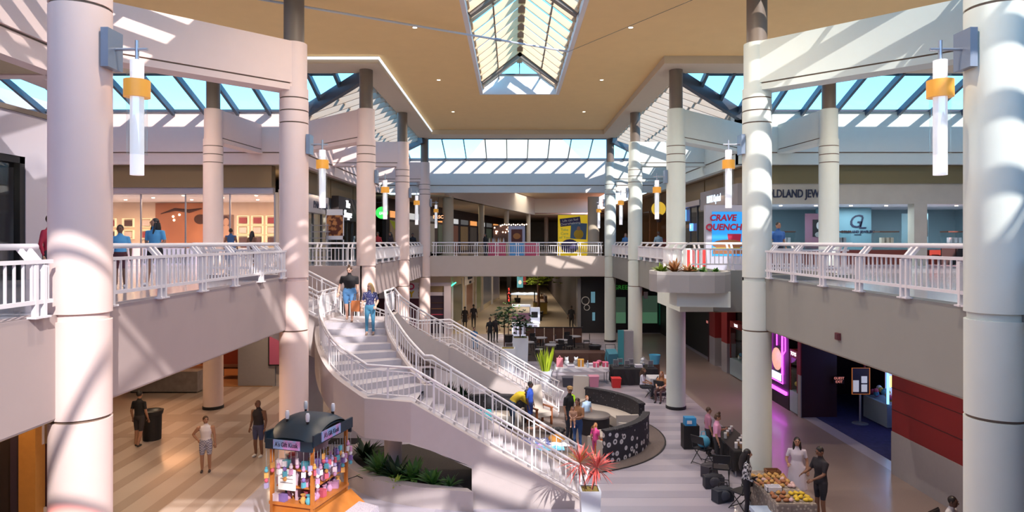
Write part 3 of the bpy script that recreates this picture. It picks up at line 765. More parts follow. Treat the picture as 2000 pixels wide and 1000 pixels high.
# --- pink-lit jewellery boutique at the back of the left court (upper floor)
sh1 = thing('jewellery_boutique', 'warmly lit jewellery boutique behind glass at the back of the left court', 'shop', (-15, 31, ZU))
X0, X1, Yf, Yb = -23.5, -11.05, 31.0, 37.2
B(X0, X1, 30.6, 31.1, H(2.5), H(3.5), 'bulkhead', TANB, sh1)
B(X0, X1, 30.75, 31.1, H(2.22), H(2.5), 'header', METALB, sh1)
B(X0, X1, Yf, Yb, H(2.2), H(2.3), 'ceiling_panel', WALLW, sh1)
B(X0, X1, Yb, Yb + .15, ZU, H(2.3), 'back_wall', WARMW, sh1)
B(X0 - .15, X0, Yf, Yb, ZU, H(2.3), 'side_wall', WARMW, sh1); B(X1, X1 + .15, Yf, Yb, ZU, H(2.3), 'side_wall', WARMW, sh1)
for k in range(7):
    x = X0 + (X1 - X0) * k / 6
    B(x - .03, x + .03, Yf - .03, Yf + .03, ZU, H(2.22), 'mullion', GREY, sh1)
    if k < 6: B(x + .03, x + (X1 - X0) / 6 - .03, Yf - .008, Yf + .008, ZU + .02, H(2.2), 'pane', GLASS, sh1)
spots(sh1, [(X0 + 1 + k * 1.15, 31.6 + (k % 3) * 1.6, H(2.17)) for k in range(11)])
for k in range(3): lamp('boutique_lamp', 'AREA', (X0 + 3 + k * 4.3, 33.8, H(2.1)), 95, (1, .62, .42), 2.2, parent=sh1)
# niches on the back wall
def niche(x, z, par, wd=.62, ht=.5, cont=0, yb=Yb):
    n = MB().box(x - wd / 2, x + wd / 2, yb - .16, yb - .001, z - ht / 2, z - ht / 2 + .03).box(x - wd / 2, x + wd / 2, yb - .16, yb - .001, z + ht / 2 - .03, z + ht / 2).box(x - wd / 2, x - wd / 2 + .03, yb - .16, yb - .001, z - ht / 2 + .03, z + ht / 2 - .03).box(x + wd / 2 - .03, x + wd / 2, yb - .16, yb - .001, z - ht / 2 + .03, z + ht / 2 - .03).obj('niche', mat('niche_gold', (.85, .68, .45), .5, emit=(1, .75, .45), estr=.25), par)
    c = [mat('niche_dark', (.10, .05, .05), .6), mat('niche_red', (.35, .06, .07), .6), mat('niche_pale', (.75, .62, .55), .6)][cont]
    MB().box(x - .2, x + .2, yb - .12, yb - .02, z - .17, z + .14).obj('display_card', c, n)
k = 0
for x in (-22.4, -21.4, -20.4):
    for z in (7.05, 7.7): niche(x, z, sh1, cont=k % 3); k += 1
for x in (-15.0, -14.2, -13.4, -12.6):
    for z in (6.75, 7.3, 7.85): niche(x, z, sh1, cont=k % 3); k += 2
ps = thing('wall_poster', 'huge brown portrait advertisement on the boutique back wall', 'poster', (-18.6, Yb - .03, 7.6))
B(-19.9, -17.0, Yb - .06, Yb - .02, ZU + .5, H(2.15), 'sheet', pattern('poster_brown', (.30, .10, .05), (.55, .22, .11), 'noise', .55, .5, .5, .25), ps)
DK = mat('poster_dark', (.07, .025, .02), .6)
MB().tube([(-19.6, Yb - .07, 8.2), (-18.8, Yb - .07, 8.45), (-18.0, Yb - .07, 8.35), (-17.3, Yb - .07, 8.5)], [.02, .09, .11, .03], 6).obj('brow_stroke', DK, ps)
MB().ell((-17.4, Yb - .06, 7.9), (.35, .01, .28)).obj('eye_shape', DK, ps)
for x, z in ((-18.9, 8.05), (-18.55, 8.15), (-18.85, 7.85)): MB().ell((x, Yb - .08, z), (.06, .03, .06)).obj('highlight', SPOT, ps)
ps2 = thing('wall_poster', 'narrow sepia portrait poster beside the court column in the boutique', 'poster', (-15.9, Yb - .03, 7.3))
B(-16.3, -15.55, Yb - .06, Yb - .02, ZU + .9, H(1.5), 'sheet', mat('poster_sepia', (.22, .12, .09), .5), ps2)
MB().ell((-15.95, Yb - .065, 7.75), (.16, .01, .22)).ell((-15.95, Yb - .065, 7.2), (.3, .01, .35)).obj('figure_shape', mat('poster_skin', (.55, .32, .22), .6), ps2)
MB().ell((-16.0, Yb - .06, 7.9), (.2, .008, .2)).obj('hair_shape', DK, ps2)
ps3 = thing('wall_poster', 'dark grey poster at the inner end of the boutique wall', 'poster', (-11.8, Yb - .03, 7.3))
B(-12.2, -11.3, Yb - .06, Yb - .02, 6.6, 8.0, 'sheet', pattern('poster_grey', (.05, .045, .06), (.3, .28, .3), 'noise', 2.5, .5), ps3)
# counters
for k, (x, y, w_, col, lb) in enumerate([(-19.8, 33.2, 2.2, (.75, .55, .62), 'pink glowing display counter with red pads in the boutique'), (-16.6, 32.6, 2.6, (.72, .60, .75), 'long pale display counter with blue top in the boutique'), (-13.2, 33.6, 2.4, (.70, .60, .62), 'pale display counter at the inner side of the boutique')]):
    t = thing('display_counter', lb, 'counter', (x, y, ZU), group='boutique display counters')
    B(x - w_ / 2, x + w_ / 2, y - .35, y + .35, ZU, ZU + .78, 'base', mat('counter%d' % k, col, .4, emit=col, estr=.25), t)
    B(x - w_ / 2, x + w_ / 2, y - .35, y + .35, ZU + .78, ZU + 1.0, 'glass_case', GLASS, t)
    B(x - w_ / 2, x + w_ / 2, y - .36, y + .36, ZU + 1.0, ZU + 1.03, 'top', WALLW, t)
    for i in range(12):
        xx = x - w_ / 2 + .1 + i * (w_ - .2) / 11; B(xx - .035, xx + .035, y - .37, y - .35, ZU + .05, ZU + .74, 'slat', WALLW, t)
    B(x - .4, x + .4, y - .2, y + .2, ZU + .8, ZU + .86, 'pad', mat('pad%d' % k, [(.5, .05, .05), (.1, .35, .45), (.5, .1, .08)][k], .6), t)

# --- marble clad shop at the near left court
sh2 = thing('marble_shopfront', 'white veined marble shopfront with a black doorway beside the nearest left column', 'shop', (-14.2, 18, ZU))
MARB = pattern('marble', (.42, .38, .46), (.60, .55, .62), 'wave', .5, .35, .25, .3)
B(-14.45, -14.1, 19.3, 22.5, ZU, H(3.7), 'marble_panel', MARB, sh2); B(-14.45, -14.1, 14.6, 19.3, H(2.45), H(3.7), 'marble_panel', MARB, sh2)
B(-14.5, -14.05, 14.6, 22.5, H(3.7), H(3.84), 'coping', BROWN, sh2)
B(-14.3, -14.12, 19.1, 19.3, ZU, H(2.45), 'door_jamb', BLACK, sh2); B(-14.3, -14.12, 14.6, 19.3, H(2.25), H(2.45), 'door_head', BLACK, sh2)
B(-14.3, -14.28, 14.6, 19.1, ZU, H(2.25), 'pane', GLASS, sh2)
for y in (16.2, 17.7): B(-14.32, -14.22, y - .03, y + .03, ZU, H(2.25), 'mullion', BLACK, sh2)
B(-18, -17.8, 14.6, 22.5, ZU, H(3.7), 'back_wall', DARK, sh2); B(-18, -14.45, 14.5, 22.5, H(2.5), H(2.6), 'ceiling_panel', DARK, sh2)
B(-18, -14.45, 22.4, 22.5, ZU, H(3.7), 'side_wall', MARB, sh2)
spots(sh2, [(-15.5, 16 + .7 * k, H(2.4) - .1) for k in range(3)]); lamp('marble_shop_lamp', 'POINT', (-16, 17.5, 8.4), 8, (1, .8, .6), .2, parent=sh2)
for z in (6.1, 6.7, 7.3): B(-17.75, -17.4, 15, 22, z, z + .05, 'shelf', WOODD, sh2)

# --- shops along the left gallery beyond the court (front plane x = xf)
def sideshop(name, sd, y0, y1, label, wallc, floorz=ZU, top=2.45, xf=None, mull=None, nm=4, depth=4.5, warm=(1, .75, .5), en=18, bulk=True, items=True, seed=1):
    x = U(10.6, sd) if xf is None else xf; r = random.Random(seed)
    t = thing(name, label, 'shop', (x, (y0 + y1) / 2, floorz)); zt = H(top) if floorz > 3 else floorz + top
    a = lambda d0, d1: sorted((x + sd * d0, x + sd * d1))
    if bulk: B(*a(-.05, .2), y0, y1, zt, H(3.5), 'bulkhead', TANB, t)
    mm = mull or STEEL_D
    for k in range(nm + 1):
        y = y0 + (y1 - y0) * k / nm
        B(*a(-.03, .07), max(y0, y - .05), min(y1, y + .05), floorz, zt, 'mullion', mm, t)
        if k < nm: B(*a(.01, .025), y + .05, y + (y1 - y0) / nm - .05, floorz + .05, zt, 'pane', GLASS, t)
    B(*a(depth, depth + .1), y0, y1, floorz, zt, 'back_wall', wallc, t)
    for yy in (y0, y1 - .08): B(*a(.08, depth), yy, yy + .08, floorz, zt, 'side_wall', wallc, t)
    B(*a(.05, depth), y0, y1, zt - .06, zt - .001, 'ceiling_panel', WALLW, t)
    if en: lamp(name + '_lamp', 'AREA', (x + sd * depth * .5, (y0 + y1) / 2, zt - .12), en, warm, min(2.5, (y1 - y0) * .6), parent=t)
    if items:
        for k in range(4):
            yy = y0 + .5 + r.random() * (y1 - y0 - 1.4); hh = r.uniform(.8, 1.9); dd = r.uniform(.6, depth - 1.0)
            u = MB().box(*a(dd, dd + .5), yy, yy + r.uniform(.6, 1.2), floorz, floorz + hh).obj('display_unit', [WOOD, DARK, WALLW, GREYW][k % 4], t)
    spots(t, [(x + sd * min(1.1, depth * .6), y0 + (y1 - y0) * (i + .5) / 4, zt - .09) for i in range(4)])
    return t
ROTL = (PI / 2, 0, PI / 2); ROTR = (PI / 2, 0, -PI / 2)
s3 = sideshop('charm_shop', -1, 31.2, 37.3, 'shop with a white sign band beyond the second left column', WARMW, seed=2, depth=.62, items=False)
xl = U(10.6, -1)
s3b = B(xl - .1, xl + .35, 31.3, 35.9, H(1.45), H(2.35), 'sign_band', METALB, s3)
text('sign_lettering', 'PANDORA', .52, INK, s3b, (xl + .36, 34.4, H(1.85)), ROTL, .02)
s4 = sideshop('dark_shoe_shop', -1, 37.5, 42.6, 'dark brown shop with two lines of white script lettering on the left gallery', DARK, seed=5, en=9, depth=2.5)
s4b = B(xl - .1, xl + .45, 37.6, 42.4, H(1.25), H(2.6), 'sign_band', DARK, s4)
SIGNW = mat('sign_white_glow', (1, 1, 1), .5, emit=(.95, .95, 1), estr=.7)
text('sign_lettering', 'The', .62, SIGNW, s4b, (xl + .47, 39.6, H(2.2)), ROTL, .02, shear=.3)
text('sign_lettering', 'Shoppe', .62, SIGNW, s4b, (xl + .47, 39.6, H(1.62)), ROTL, .02, shear=.3)
s5 = sideshop('far_gallery_shop', -1, 42.8, 48.4, 'shop front beside the fifth left column of the gallery', DARK, seed=9, en=10)
gs = thing('blade_sign', 'round green hanging sign with white script by the left gallery', 'sign', (-8.9, 46, H(1.9)))
MB().tube([(-9.0, 45.98, H(2.0)), (-9.0, 46.06, H(2.0))], .42, 24).obj('disc', mat('sign_green', (.03, .42, .06), .5, emit=(.05, .6, .1), estr=.5), gs)
text('sign_lettering', 'ue', .42, SIGNW, gs, (-9.0, 45.97, H(2.0)), (PI / 2, 0, 0), .01, shear=.3); MB().tube([(-9.0, 46.02, H(2.4)), (-9.0, 46.02, H(2.7)), (-10.3, 46.02, H(2.7))], .02, 6).obj('hanger', STEEL_D, gs)
yb_ = thing('hanging_banner', 'drooping yellow banner under the green hanging sign', 'banner', (-8.1, 46, H(1.2)))
MB().slab((-8.5, 46.3, H(1.5)), (-7.6, 46.2, H(1.2)), (-7.5, 46.25, H(.75)), (-8.2, 46.3, H(.85)), .03).obj('cloth', mat('yellow_cloth', (.62, .55, .04), .7), yb_)
MB().tube([(-8.5, 46.3, H(1.5)), (-8.5, 46.3, H(2.2)), (-10.3, 46.3, H(2.2))], .015, 5).obj('cord', STEEL_D, yb_)

# gallery furniture on the left: kiosk with a framed picture, tiered rack
kp = thing('picture_stand', 'freestanding framed food picture behind the stair opening railing', 'sign', (-9.5, 34, ZU))
pz = P(654, 458, 34)
MB().box(pz.x - .46, pz.x - .42, 33.97, 34.03, ZU, 8.3).box(pz.x + .42, pz.x + .46, 33.97, 34.03, ZU, 8.3).box(pz.x - .46, pz.x + .46, 33.97, 34.03, 8.0, 8.3).box(pz.x - .46, pz.x + .46, 33.97, 34.03, 6.75, 6.95).obj('frame', WALLW, kp)
B(pz.x - .42, pz.x + .42, 33.98, 34.02, 6.95, 8.0, 'picture', pattern('food_pic', (.12, .03, .015), (.55, .22, .07), 'noise', 4, .5), kp)
rk = thing('tiered_rack', 'tiered glass display rack beside the framed food picture', 'rack', (-9.6, 33.4, ZU))
for k in range(6): B(-10.1, -9.2, 33.1 + .03 * k, 33.8 - .03 * k, ZU + .3 + k * .32, ZU + .34 + k * .32, 'shelf', METALB, rk)
for x in (-10.05, -9.25): B(x - .02, x + .02, 33.4, 33.45, ZU, ZU + 2.0, 'upright', GREY, rk)

# --- jeweller at the back of the right court
sj = thing('jeweller_shop', 'teal-walled jeweller with a beige sign fascia at the back of the right court', 'shop', (15, 31, ZU))
X0, X1 = 11.7, 24.3; SF = mat('sign_fascia_beige', (.50, .46, .38), .7, noise=.12, nscale=1.5); TEAL = mat('teal_wall', (.30, .42, .47), .6)
TEALD = mat('teal_panel', (.16, .30, .36), .6)
B(X0, X1, 30.6, 31.1, H(2.68), H(3.5), 'bulkhead', mat('bulkhead_olive', (.20, .17, .085), .8), sj)
sjf = B(X0, X1, 30.7, 31.1, H(1.75), H(2.68), 'sign_fascia', SF, sj)
B(X0, X1, 31.1, 36.6, H(1.75), H(1.85), 'ceiling_panel', WALLW, sj); B(X0, X1, 36.5, 36.65, ZU, H(1.85), 'back_wall', TEAL, sj)
B(X0 - .1, X0, 31.1, 36.5, ZU, H(1.85), 'side_wall', TEAL, sj); B(X1, X1 + .1, 31.1, 36.5, ZU, H(1.85), 'side_wall', TEAL, sj)
for x0, x1 in ((X0, 12.0), (18.55, 19.15), (23.6, X1)): B(x0, x1, 30.7, 31.2, ZU, H(1.75), 'pier', SF, sj)
sjl = B(15.55, 18.3, 33.9, 34.1, ZU, H(1.72), 'logo_wall', TEALD, sj)
text('sign_lettering', 'GOLDLAND JEWELERS', .52, INK, sjf, (13.27, 30.69, H(2.2)), (PI / 2, 0, 0), .03, sx=.69, bold=.008)
text('logo', 'G', .95, INK, sjl, (17.45, 33.88, H(1.0)), (PI / 2, 0, 0), .015, shear=.25); text('logo', 'L', .85, INK, sjl, (17.82, 33.88, H(.92)), (PI / 2, 0, 0), .015, shear=.25)
text('logo_lettering', 'GOLDLAND JEWELERS', .17, INK, sjl, (17.6, 33.88, H(.5)), (PI / 2, 0, 0), .01, bold=.006); text('logo_lettering', 'DIAMONDS', .07, INK, sjl, (17.6, 33.88, H(.35)), (PI / 2, 0, 0), .01)
spots(sj, [(X0 + 1.3 + 1.7 * k, 32.2, H(1.72)) for k in range(7)])
for k in range(3): lamp('jeweller_lamp', 'AREA', (12.9 + 4.3 * k, 32.4, H(1.65)), 34, (.75, .92, 1), 2.0, parent=sj)
for i, (x, w_, lb) in enumerate([(15.1, .95, 'tall pink and black fashion photograph in the jeweller'), (20.1, 1.3, 'black and white portrait photograph on teal board in the jeweller')]):
    t = thing('wall_photograph', lb, 'picture', (x, 33.8, 7.5)); yy = 33.2
    B(x - w_ / 2, x + w_ / 2, yy, yy + .04, 6.3, 8.05, 'board', [mat('photo_mauve', (.28, .14, .20), .5), mat('photo_teal', (.25, .42, .48), .5)][i], t)
    B(x - .1, x + w_ / 2 - .02, yy - .015, yy, 6.9, 7.75, 'print', BLACK, t)
    MB().ell((x + .2, yy - .02, 7.45), (.13, .008, .19)).obj('portrait_face', mat('photo_grey', (.55, .55, .55), .6), t)
    MB().ell((x + .2, yy - .018, 7.0), (.2, .008, .14)).obj('portrait_shoulder', mat('photo_grey2', (.3, .3, .3), .6), t)
for i, (x, lb) in enumerate([(13.2, 'small glass case of watches at the jeweller nearest the second right column'), (15.9, 'small glass case beside the court column at the jeweller'), (18.2, 'small glass case before the logo wall of the jeweller'), (21.5, 'small glass case right of the jeweller pier')]):
    t = thing('display_case', lb, 'display case', (x, 33, ZU), group='glass cases in the jeweller'); yy = 32.4
    B(x - .45, x + .45, yy - .3, yy + .3, ZU + 1.02, ZU + 1.55, 'glass_box', GLASS, t); B(x - .47, x + .47, yy - .32, yy + .32, ZU + 1.55, ZU + 1.61, 'lid', WOODD, t)
    for dx in (-.2, .05, .25): B(x + dx - .07, x + dx + .07, yy - .1, yy + .1, ZU + 1.04, ZU + 1.3, 'bust', [WALLW, GREYW, WARMW][i % 3], t)
for i, x in enumerate((13.1, 15.8, 18.5, 21.4)):
    t = thing('jewellery_counter', ['mahogany jewellery counter nearest the second right column', 'mahogany jewellery counter behind the court column', 'mahogany jewellery counter in front of the logo wall', 'mahogany jewellery counter beside the jeweller pier'][i], 'counter', (x, 32.4, ZU), group='mahogany counters in the jeweller')
    B(x - 1.3, x + 1.3, 32.05, 32.75, ZU, ZU + .7, 'base', mat('mahogany', (.17, .03, .02), .4), t); B(x - 1.3, x + 1.3, 32.05, 32.75, ZU + .7, ZU + .98, 'glass_top', GLASS, t); B(x - 1.32, x + 1.32, 32.02, 32.78, ZU + .98, ZU + 1.01, 'top', mat('counter_top_white', (.75, .8, .85), .3), t)
bs = thing('dark_doorway_screen', 'black curtained recess at the jeweller beside the nearest right column', 'screen', (21.8, 31.4, ZU)); 
for k in range(5): B(20.2 + .35 * k, 20.53 + .35 * k, 31.3 + .04 * (k % 2), 31.36 + .04 * (k % 2), ZU + .02, ZU + 1.0, 'curtain_fold', BLACK, bs)

# --- right gallery beyond the court
xr = U(10.6, 1)
s6 = sideshop('optician_shop', 1, 31.2, 37.6, 'shop with slim pale lettering on a mauve band beyond the second right column', mat('optic_wall', (.35, .30, .22), .7), seed=11, en=12, depth=.62, items=False, mull=mat('mull_olive', (.25, .22, .13), .6))
s6b = B(xr - .35, xr + .1, 31.3, 37.5, H(1.75), H(2.75), 'sign_band', mat('mauve_band', (.34, .29, .28), .6), s6)
text('sign_lettering', 'LUXX Optical', .55, mat('sign_ice', (.6, .72, .82), .4, emit=(.6, .8, 1), estr=.5), s6b, (xr - .36, 35.0, H(2.25)), ROTR, .02, sx=.75)
s7 = sideshop('phone_shop', 1, 37.8, 44.0, 'glass fronted shop with small blue signs beyond the third right column', mat('phone_wall', (.20, .18, .15), .7), seed=14, en=16)
B(xr - .3, xr, 37.9, 43.8, H(2.1), H(2.4), 'canopy', METALB, s7)
blu = mat('sign_blue', (.03, .12, .55), .5, emit=(.1, .3, 1), estr=.9)
q = thing('window_sign', 'small lit blue sign in the shop window past the third right column', 'sign', (xr - .1, 42.2, H(1.6))); B(xr - .16, xr - .06, 41.6, 42.8, H(1.3), H(2.0), 'panel', blu, q); text('sign_lettering', 'ES', .5, SIGNW, q, (xr - .17, 42.2, H(1.65)), ROTR, .01); 
q = thing('window_sign', 'small square blue sign low in the shop window past the third right column', 'sign', (xr - .1, 40.2, H(.9))); B(xr - .16, xr - .06, 40.0, 40.5, H(.65), H(1.1), 'panel', blu, q); text('sign_lettering', 'T', .3, SIGNW, q, (xr - .17, 40.25, H(.88)), ROTR, .01)
s8 = sideshop('wood_cafe', 1, 44.2, 56, 'warm wooden restaurant front with pendant lights beside the fourth right column', WOOD, seed=20, en=30, warm=(1, .6, .3), mull=WOOD)
bt = thing('booth_bench', 'red upholstered booth bench inside the wooden restaurant', 'bench', (xr - .4, 49, ZU))
MB().box(xr - .55, xr - .1, 46.4, 48.8, ZU, ZU + .45).obj('seat', REDP, bt); MB().box(xr - .2, xr - .06, 46.4, 48.8, ZU + .45, ZU + 1.3).obj('backrest', REDP, bt)
rs = thing('round_sign', 'yellow and brown round sign hanging at the wooden restaurant', 'sign', (xr - .6, 46.6, H(2.2)))
MB().tube([(xr - .7, 46.55, H(2.3)), (xr - .7, 46.63, H(2.3))], .5, 24).obj('disc', mat('sign_yellow', (.7, .45, .03), .5, emit=(.8, .5, .05), estr=.25), rs); MB().lathe([(.12, 0), (.28, .3), (.28, .5), (.1, .6)], (xr - .7, 46.5, H(1.35)), 16).obj('urn', WOODD, rs); MB().tube([(xr - .7, 46.59, H(2.8)), (xr - .7, 46.59, H(3.5))], .02, 5).obj('hanger', STEEL_D, rs)

# --- standing advertising board on the right gallery
ad = thing('advertising_board', 'tall blue advertising board with red lettering behind the balcony railing', 'sign', (8.15, 25.6, ZU))
ax0, ax1, ay = 7.45, 9.0, 25.6
MB().box(ax0, ax1, ay, ay + .25, ZU, 8.06).obj('cabinet', mat('board_grey', (.42, .42, .50), .5), ad)
B(ax0 + .24, ax1 - .05, ay - .015, ay + .01, ZU + .55, 7.8, 'poster', mat('poster_blue', (.02, .24, .62), .4, emit=(.03, .3, .75), estr=.25), ad)
CRV = mat('poster_crimson', (.45, .01, .05), .5)
text('headline', 'CRAVE', .33, CRV, ad, (8.1, ay - .02, 7.56), (PI / 2, 0, 0), .006, shear=.15, bold=.012); text('headline', 'QUENCH', .33, CRV, ad, (8.13, ay - .02, 7.2), (PI / 2, 0, 0), .006, shear=.15, bold=.012)
MB().add([(8.35, ay - .02, 6.4), (8.75, ay - .02, 6.4), (8.82, ay - .02, 6.95), (8.28, ay - .02, 6.95)], [(0, 1, 2, 3)]).obj('printed_cup', CRV, ad)
BUN = mat('poster_bun', (.28, .11, .04), .6)
MB().ell((8.3, ay - .02, 6.55), (.62, .012, .18)).obj('printed_bun', BUN, ad)
MB().cbox((8.3, ay - .02, 6.38), (1.2, .016, .08)).obj('printed_filling', mat('poster_lettuce', (.45, .38, .05), .6), ad); MB().cbox((8.3, ay - .02, 6.25), (1.15, .016, .14)).obj('printed_bun', BUN, ad)
rt = thing('red_promotion_table', 'red and white promotion stand behind the balcony railing', 'stand', (6.7, 24.6, ZU))
B(6.4, 7.15, 24.4, 24.9, ZU + .0, ZU + .85, 'base', WALLW, rt)
for k in range(4): B(6.42 + .19 * k, 6.52 + .19 * k, 24.38, 24.4, ZU + .05, ZU + .8, 'stripe', mat('promo_red', (.7, .03, .03), .5), rt)

# ------------------------------------------------------------------ far corridor, upper floor
PLB = mat('corridor_beige', (.62, .53, .40), .8)
A_, B_ = Vector((-4.8, 49.2, 0)), Vector((2.6, 82, 0))
cr = struct('wall_corridor_header', MB().bar(A_ + Vector((0, 0, H(4.3))), B_ + Vector((0, 0, H(4.3))), .4, 2.0).box(2.4, 12.5, 82, 82.4, H(3.55), H(5.3)), mat('corridor_white', (.80, .72, .62), .8), 'long pale bulkhead receding above the far corridor columns')
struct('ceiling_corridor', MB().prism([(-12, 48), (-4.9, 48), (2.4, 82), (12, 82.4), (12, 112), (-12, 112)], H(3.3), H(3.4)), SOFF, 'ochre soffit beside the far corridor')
struct('floor_corridor_edge', MB().box(2.5, 9.6, 82.4, 112, ZU, ZU + .01), TILE_U)
for i, (px, D, r) in enumerate([(875, 50, .42), (940, 60, .26), (989, 70, .25), (1032, 80, .26), (1067, 90, .28), (1159, 50.5, .44)]):
    x = (px - 1000) * D / F
    t = thing('column', ['thick ochre column at the mouth of the far corridor', 'second slim column of the far corridor row', 'third slim column of the far corridor row', 'fourth slim column of the far corridor row', 'last slim column of the far corridor row', 'thick ochre column beside the yellow billboard'][i], None, (x, D, ZU), kind='structure')
    MB().lathe([(r, ZU), (r, H(3.4))], (x, D, 0), 24).obj('shaft', PLB, t, smooth=True)
    MB().lathe([(r * 1.12, ZU), (r * 1.12, ZU + .15)], (x, D, 0), 24).obj('base_ring', PLB, t)
cs = thing('corridor_shopfronts', 'dark shopfronts with lit windows along the far upper corridor', 'shop', (-7, 60, ZU))
MB().bar((-9.6, 50, (ZU + H(3.3)) / 2), (-.5, 100, (ZU + H(3.3)) / 2), .3, H(3.3) - ZU).obj('wall', DARK, cs)
r9 = random.Random(4)
for k in range(12):
    t0 = (k + .15) / 12; t1 = (k + .85) / 12; a = Vector((-9.44, 50, 0)).lerp(Vector((-.34, 100, 0)), t0); b = Vector((-9.44, 50, 0)).lerp(Vector((-.34, 100, 0)), t1)
    c_ = [(.16, .10, .05), (.07, .055, .045), (.18, .16, .14), (.06, .07, .05), (.14, .06, .04)][k % 5]
    MB().bar((a.x + .05, a.y, 7.0), (b.x + .05, b.y, 7.0), .08, 2.6).obj('window', mat('lit_window%d' % (k % 5), c_, .4, emit=c_, estr=.15), cs)
    MB().bar((a.x + .07, a.y, 8.75), (b.x + .07, b.y, 8.75), .08, .5).obj('sign', mat('lit_sign%d' % (k % 3), [(.3, .14, .06), (.2, .2, .2), (.06, .05, .05)][k % 3], .4, emit=[(.5, .2, .06), (.3, .3, .3), (.05, .05, .05)][k % 3], estr=.6), cs)
lamp('corridor_fill_lamp', 'AREA', (-3, 62, H(3.2)), 60, (1, .8, .55), 4, parent=cs); lamp('corridor_fill_lamp', 'AREA', (2.5, 74, H(5.2)), 120, (1, .9, .75), 6, parent=cs)
os_ = thing('lit_sign', 'small orange lit sign in the far corridor left of the thick column', 'sign', P(856, 424, 49.5)); q = P(856, 424, 49.5)
B(q.x - .32, q.x + .32, 49.5, 49.6, q.z - .28, q.z + .28, 'panel', BLACK, os_); text('lettering', 'BRSC', .34, mat('orange_neon', (1, .4, .2), .5, emit=(1, .4, .2), estr=.9), os_, (q.x, 49.48, q.z), (PI / 2, 0, 0), .01); MB().tube([(q.x, 49.55, q.z + .28), (q.x, 49.55, H(3.3))], .015, 5).obj('hanger', STEEL_D, os_)
# pink kiosk with picture board and string lights
kk = thing('pink_kiosk', 'pink and red kiosk behind the far end railing', 'kiosk', (.2, 49, ZU))
PINK = mat('kiosk_pink', (.75, .10, .18), .5)
for x0, x1 in ((-1.75, -.45), (.95, 2.0)): B(x0, x1, 48.6, 49.4, ZU, ZU + 1.0, 'counter', PINK, kk); B(x0 - .03, x1 + .03, 48.57, 49.43, ZU + 1.0, ZU + 1.05, 'counter_top', WALLW, kk)
B(-.25, .95, 48.5, 48.6, ZU, ZU + 2.25, 'board', mat('kiosk_grey', (.48, .45, .55), .5), kk)
B(-.05, .75, 48.47, 48.5, ZU + 1.05, ZU + 2.0, 'picture', mat('kiosk_pic', (.10, .015, .01), .5), kk); MB().ell((.35, 48.46, ZU + 1.5), (.28, .012, .22)).obj('printed_pretzels', mat('pretzel', (.42, .15, .03), .5), kk)
B(-.15, .85, 48.46, 48.5, ZU + .1, ZU + 1.0, 'blue_panel', mat('kiosk_blue', (.12, .40, .72), .5), kk)
SL = MB().ell((0, 0, 0), (.045, .045, .045), 6, 4).data('bulb', mat('fairy_light', (1, .8, .6), .5, emit=(1, .7, .5), estr=5))
for k in range(26): link('bulb', SL, kk, True, (-1.35 + r9.random() * 1.1, 48.9 + r9.random() * .4, ZU + 1.55 + r9.random() * .75))
for k in range(12): link('bulb', SL, kk, True, (-.7 + k * .16, 48.55, ZU + 2.32 + .04 * (k % 2)))
MB().box(-1.4, -.3, 49.0, 49.06, ZU + 1.0, ZU + 2.3).obj('light_trellis', WOODD, kk)
for k in range(9):
    MB().lathe([(.05, 0), (.05, .18), (.02, .24), (.02, .32)], (-1.65 + k * .13, 48.75, ZU + 1.05), 8).obj('bottle', [WARMW, BRONZE, WALLW][k % 3], kk)
yb = thing('billboard', 'tall yellow billboard with purple headline panel in the far corridor', 'sign', (4.6, 52, ZU))
q0, q1 = P(1090, 420, 52), P(1148, 500, 52)
YEL = mat('billboard_yellow', (.72, .50, .015), .5, emit=(.8, .55, .02), estr=.15); PUR = mat('billboard_purple', (.045, .03, .13), .5); SKY = mat('billboard_photo', (.10, .20, .36), .5)
B(q0.x, q1.x, 52, 52.2, ZU, q0.z, 'panel', YEL, yb)
MB().cbox((q0.x + .95, 51.97, q0.z - .52), (1.6, .04, .62), 0, 0, -.12).obj('headline_panel', PUR, yb)
WTXT = mat('white_print', (.9, .9, .9), .5)
text('headline', 'Life can feel', .26, WTXT, yb, (q0.x + .95, 51.94, q0.z - .40), (PI / 2, -.12, 0), .005); text('headline', 'Overwhelming.', .26, WTXT, yb, (q0.x + .98, 51.94, q0.z - .66), (PI / 2, -.12, 0), .005)
text('subline', 'Take\nCare\nof You', .3, mat('print_green', (.2, .5, .2), .5), yb, (q0.x + .5, 51.97, q0.z - 1.45), (PI / 2, 0, 0), .005)
MB().cbox((q0.x + 1.6, 51.96, q0.z - 1.25), (1.25, .04, 1.25), 0, 0, .06).obj('photo_panel', SKY, yb)
MB().ell((q0.x + 1.6, 51.93, q0.z - 1.05), (.14, .01, .17)).obj('printed_head', mat('print_skin', (.5, .28, .18), .6), yb); MB().ell((q0.x + 1.6, 51.935, q0.z - 1.5), (.38, .01, .38)).obj('printed_body', mat('print_gold', (.7, .45, .03), .6), yb)
MB().ell((q0.x + .9, 51.95, ZU + .75), (.7, .01, .55)).obj('printed_arch', PUR, yb)

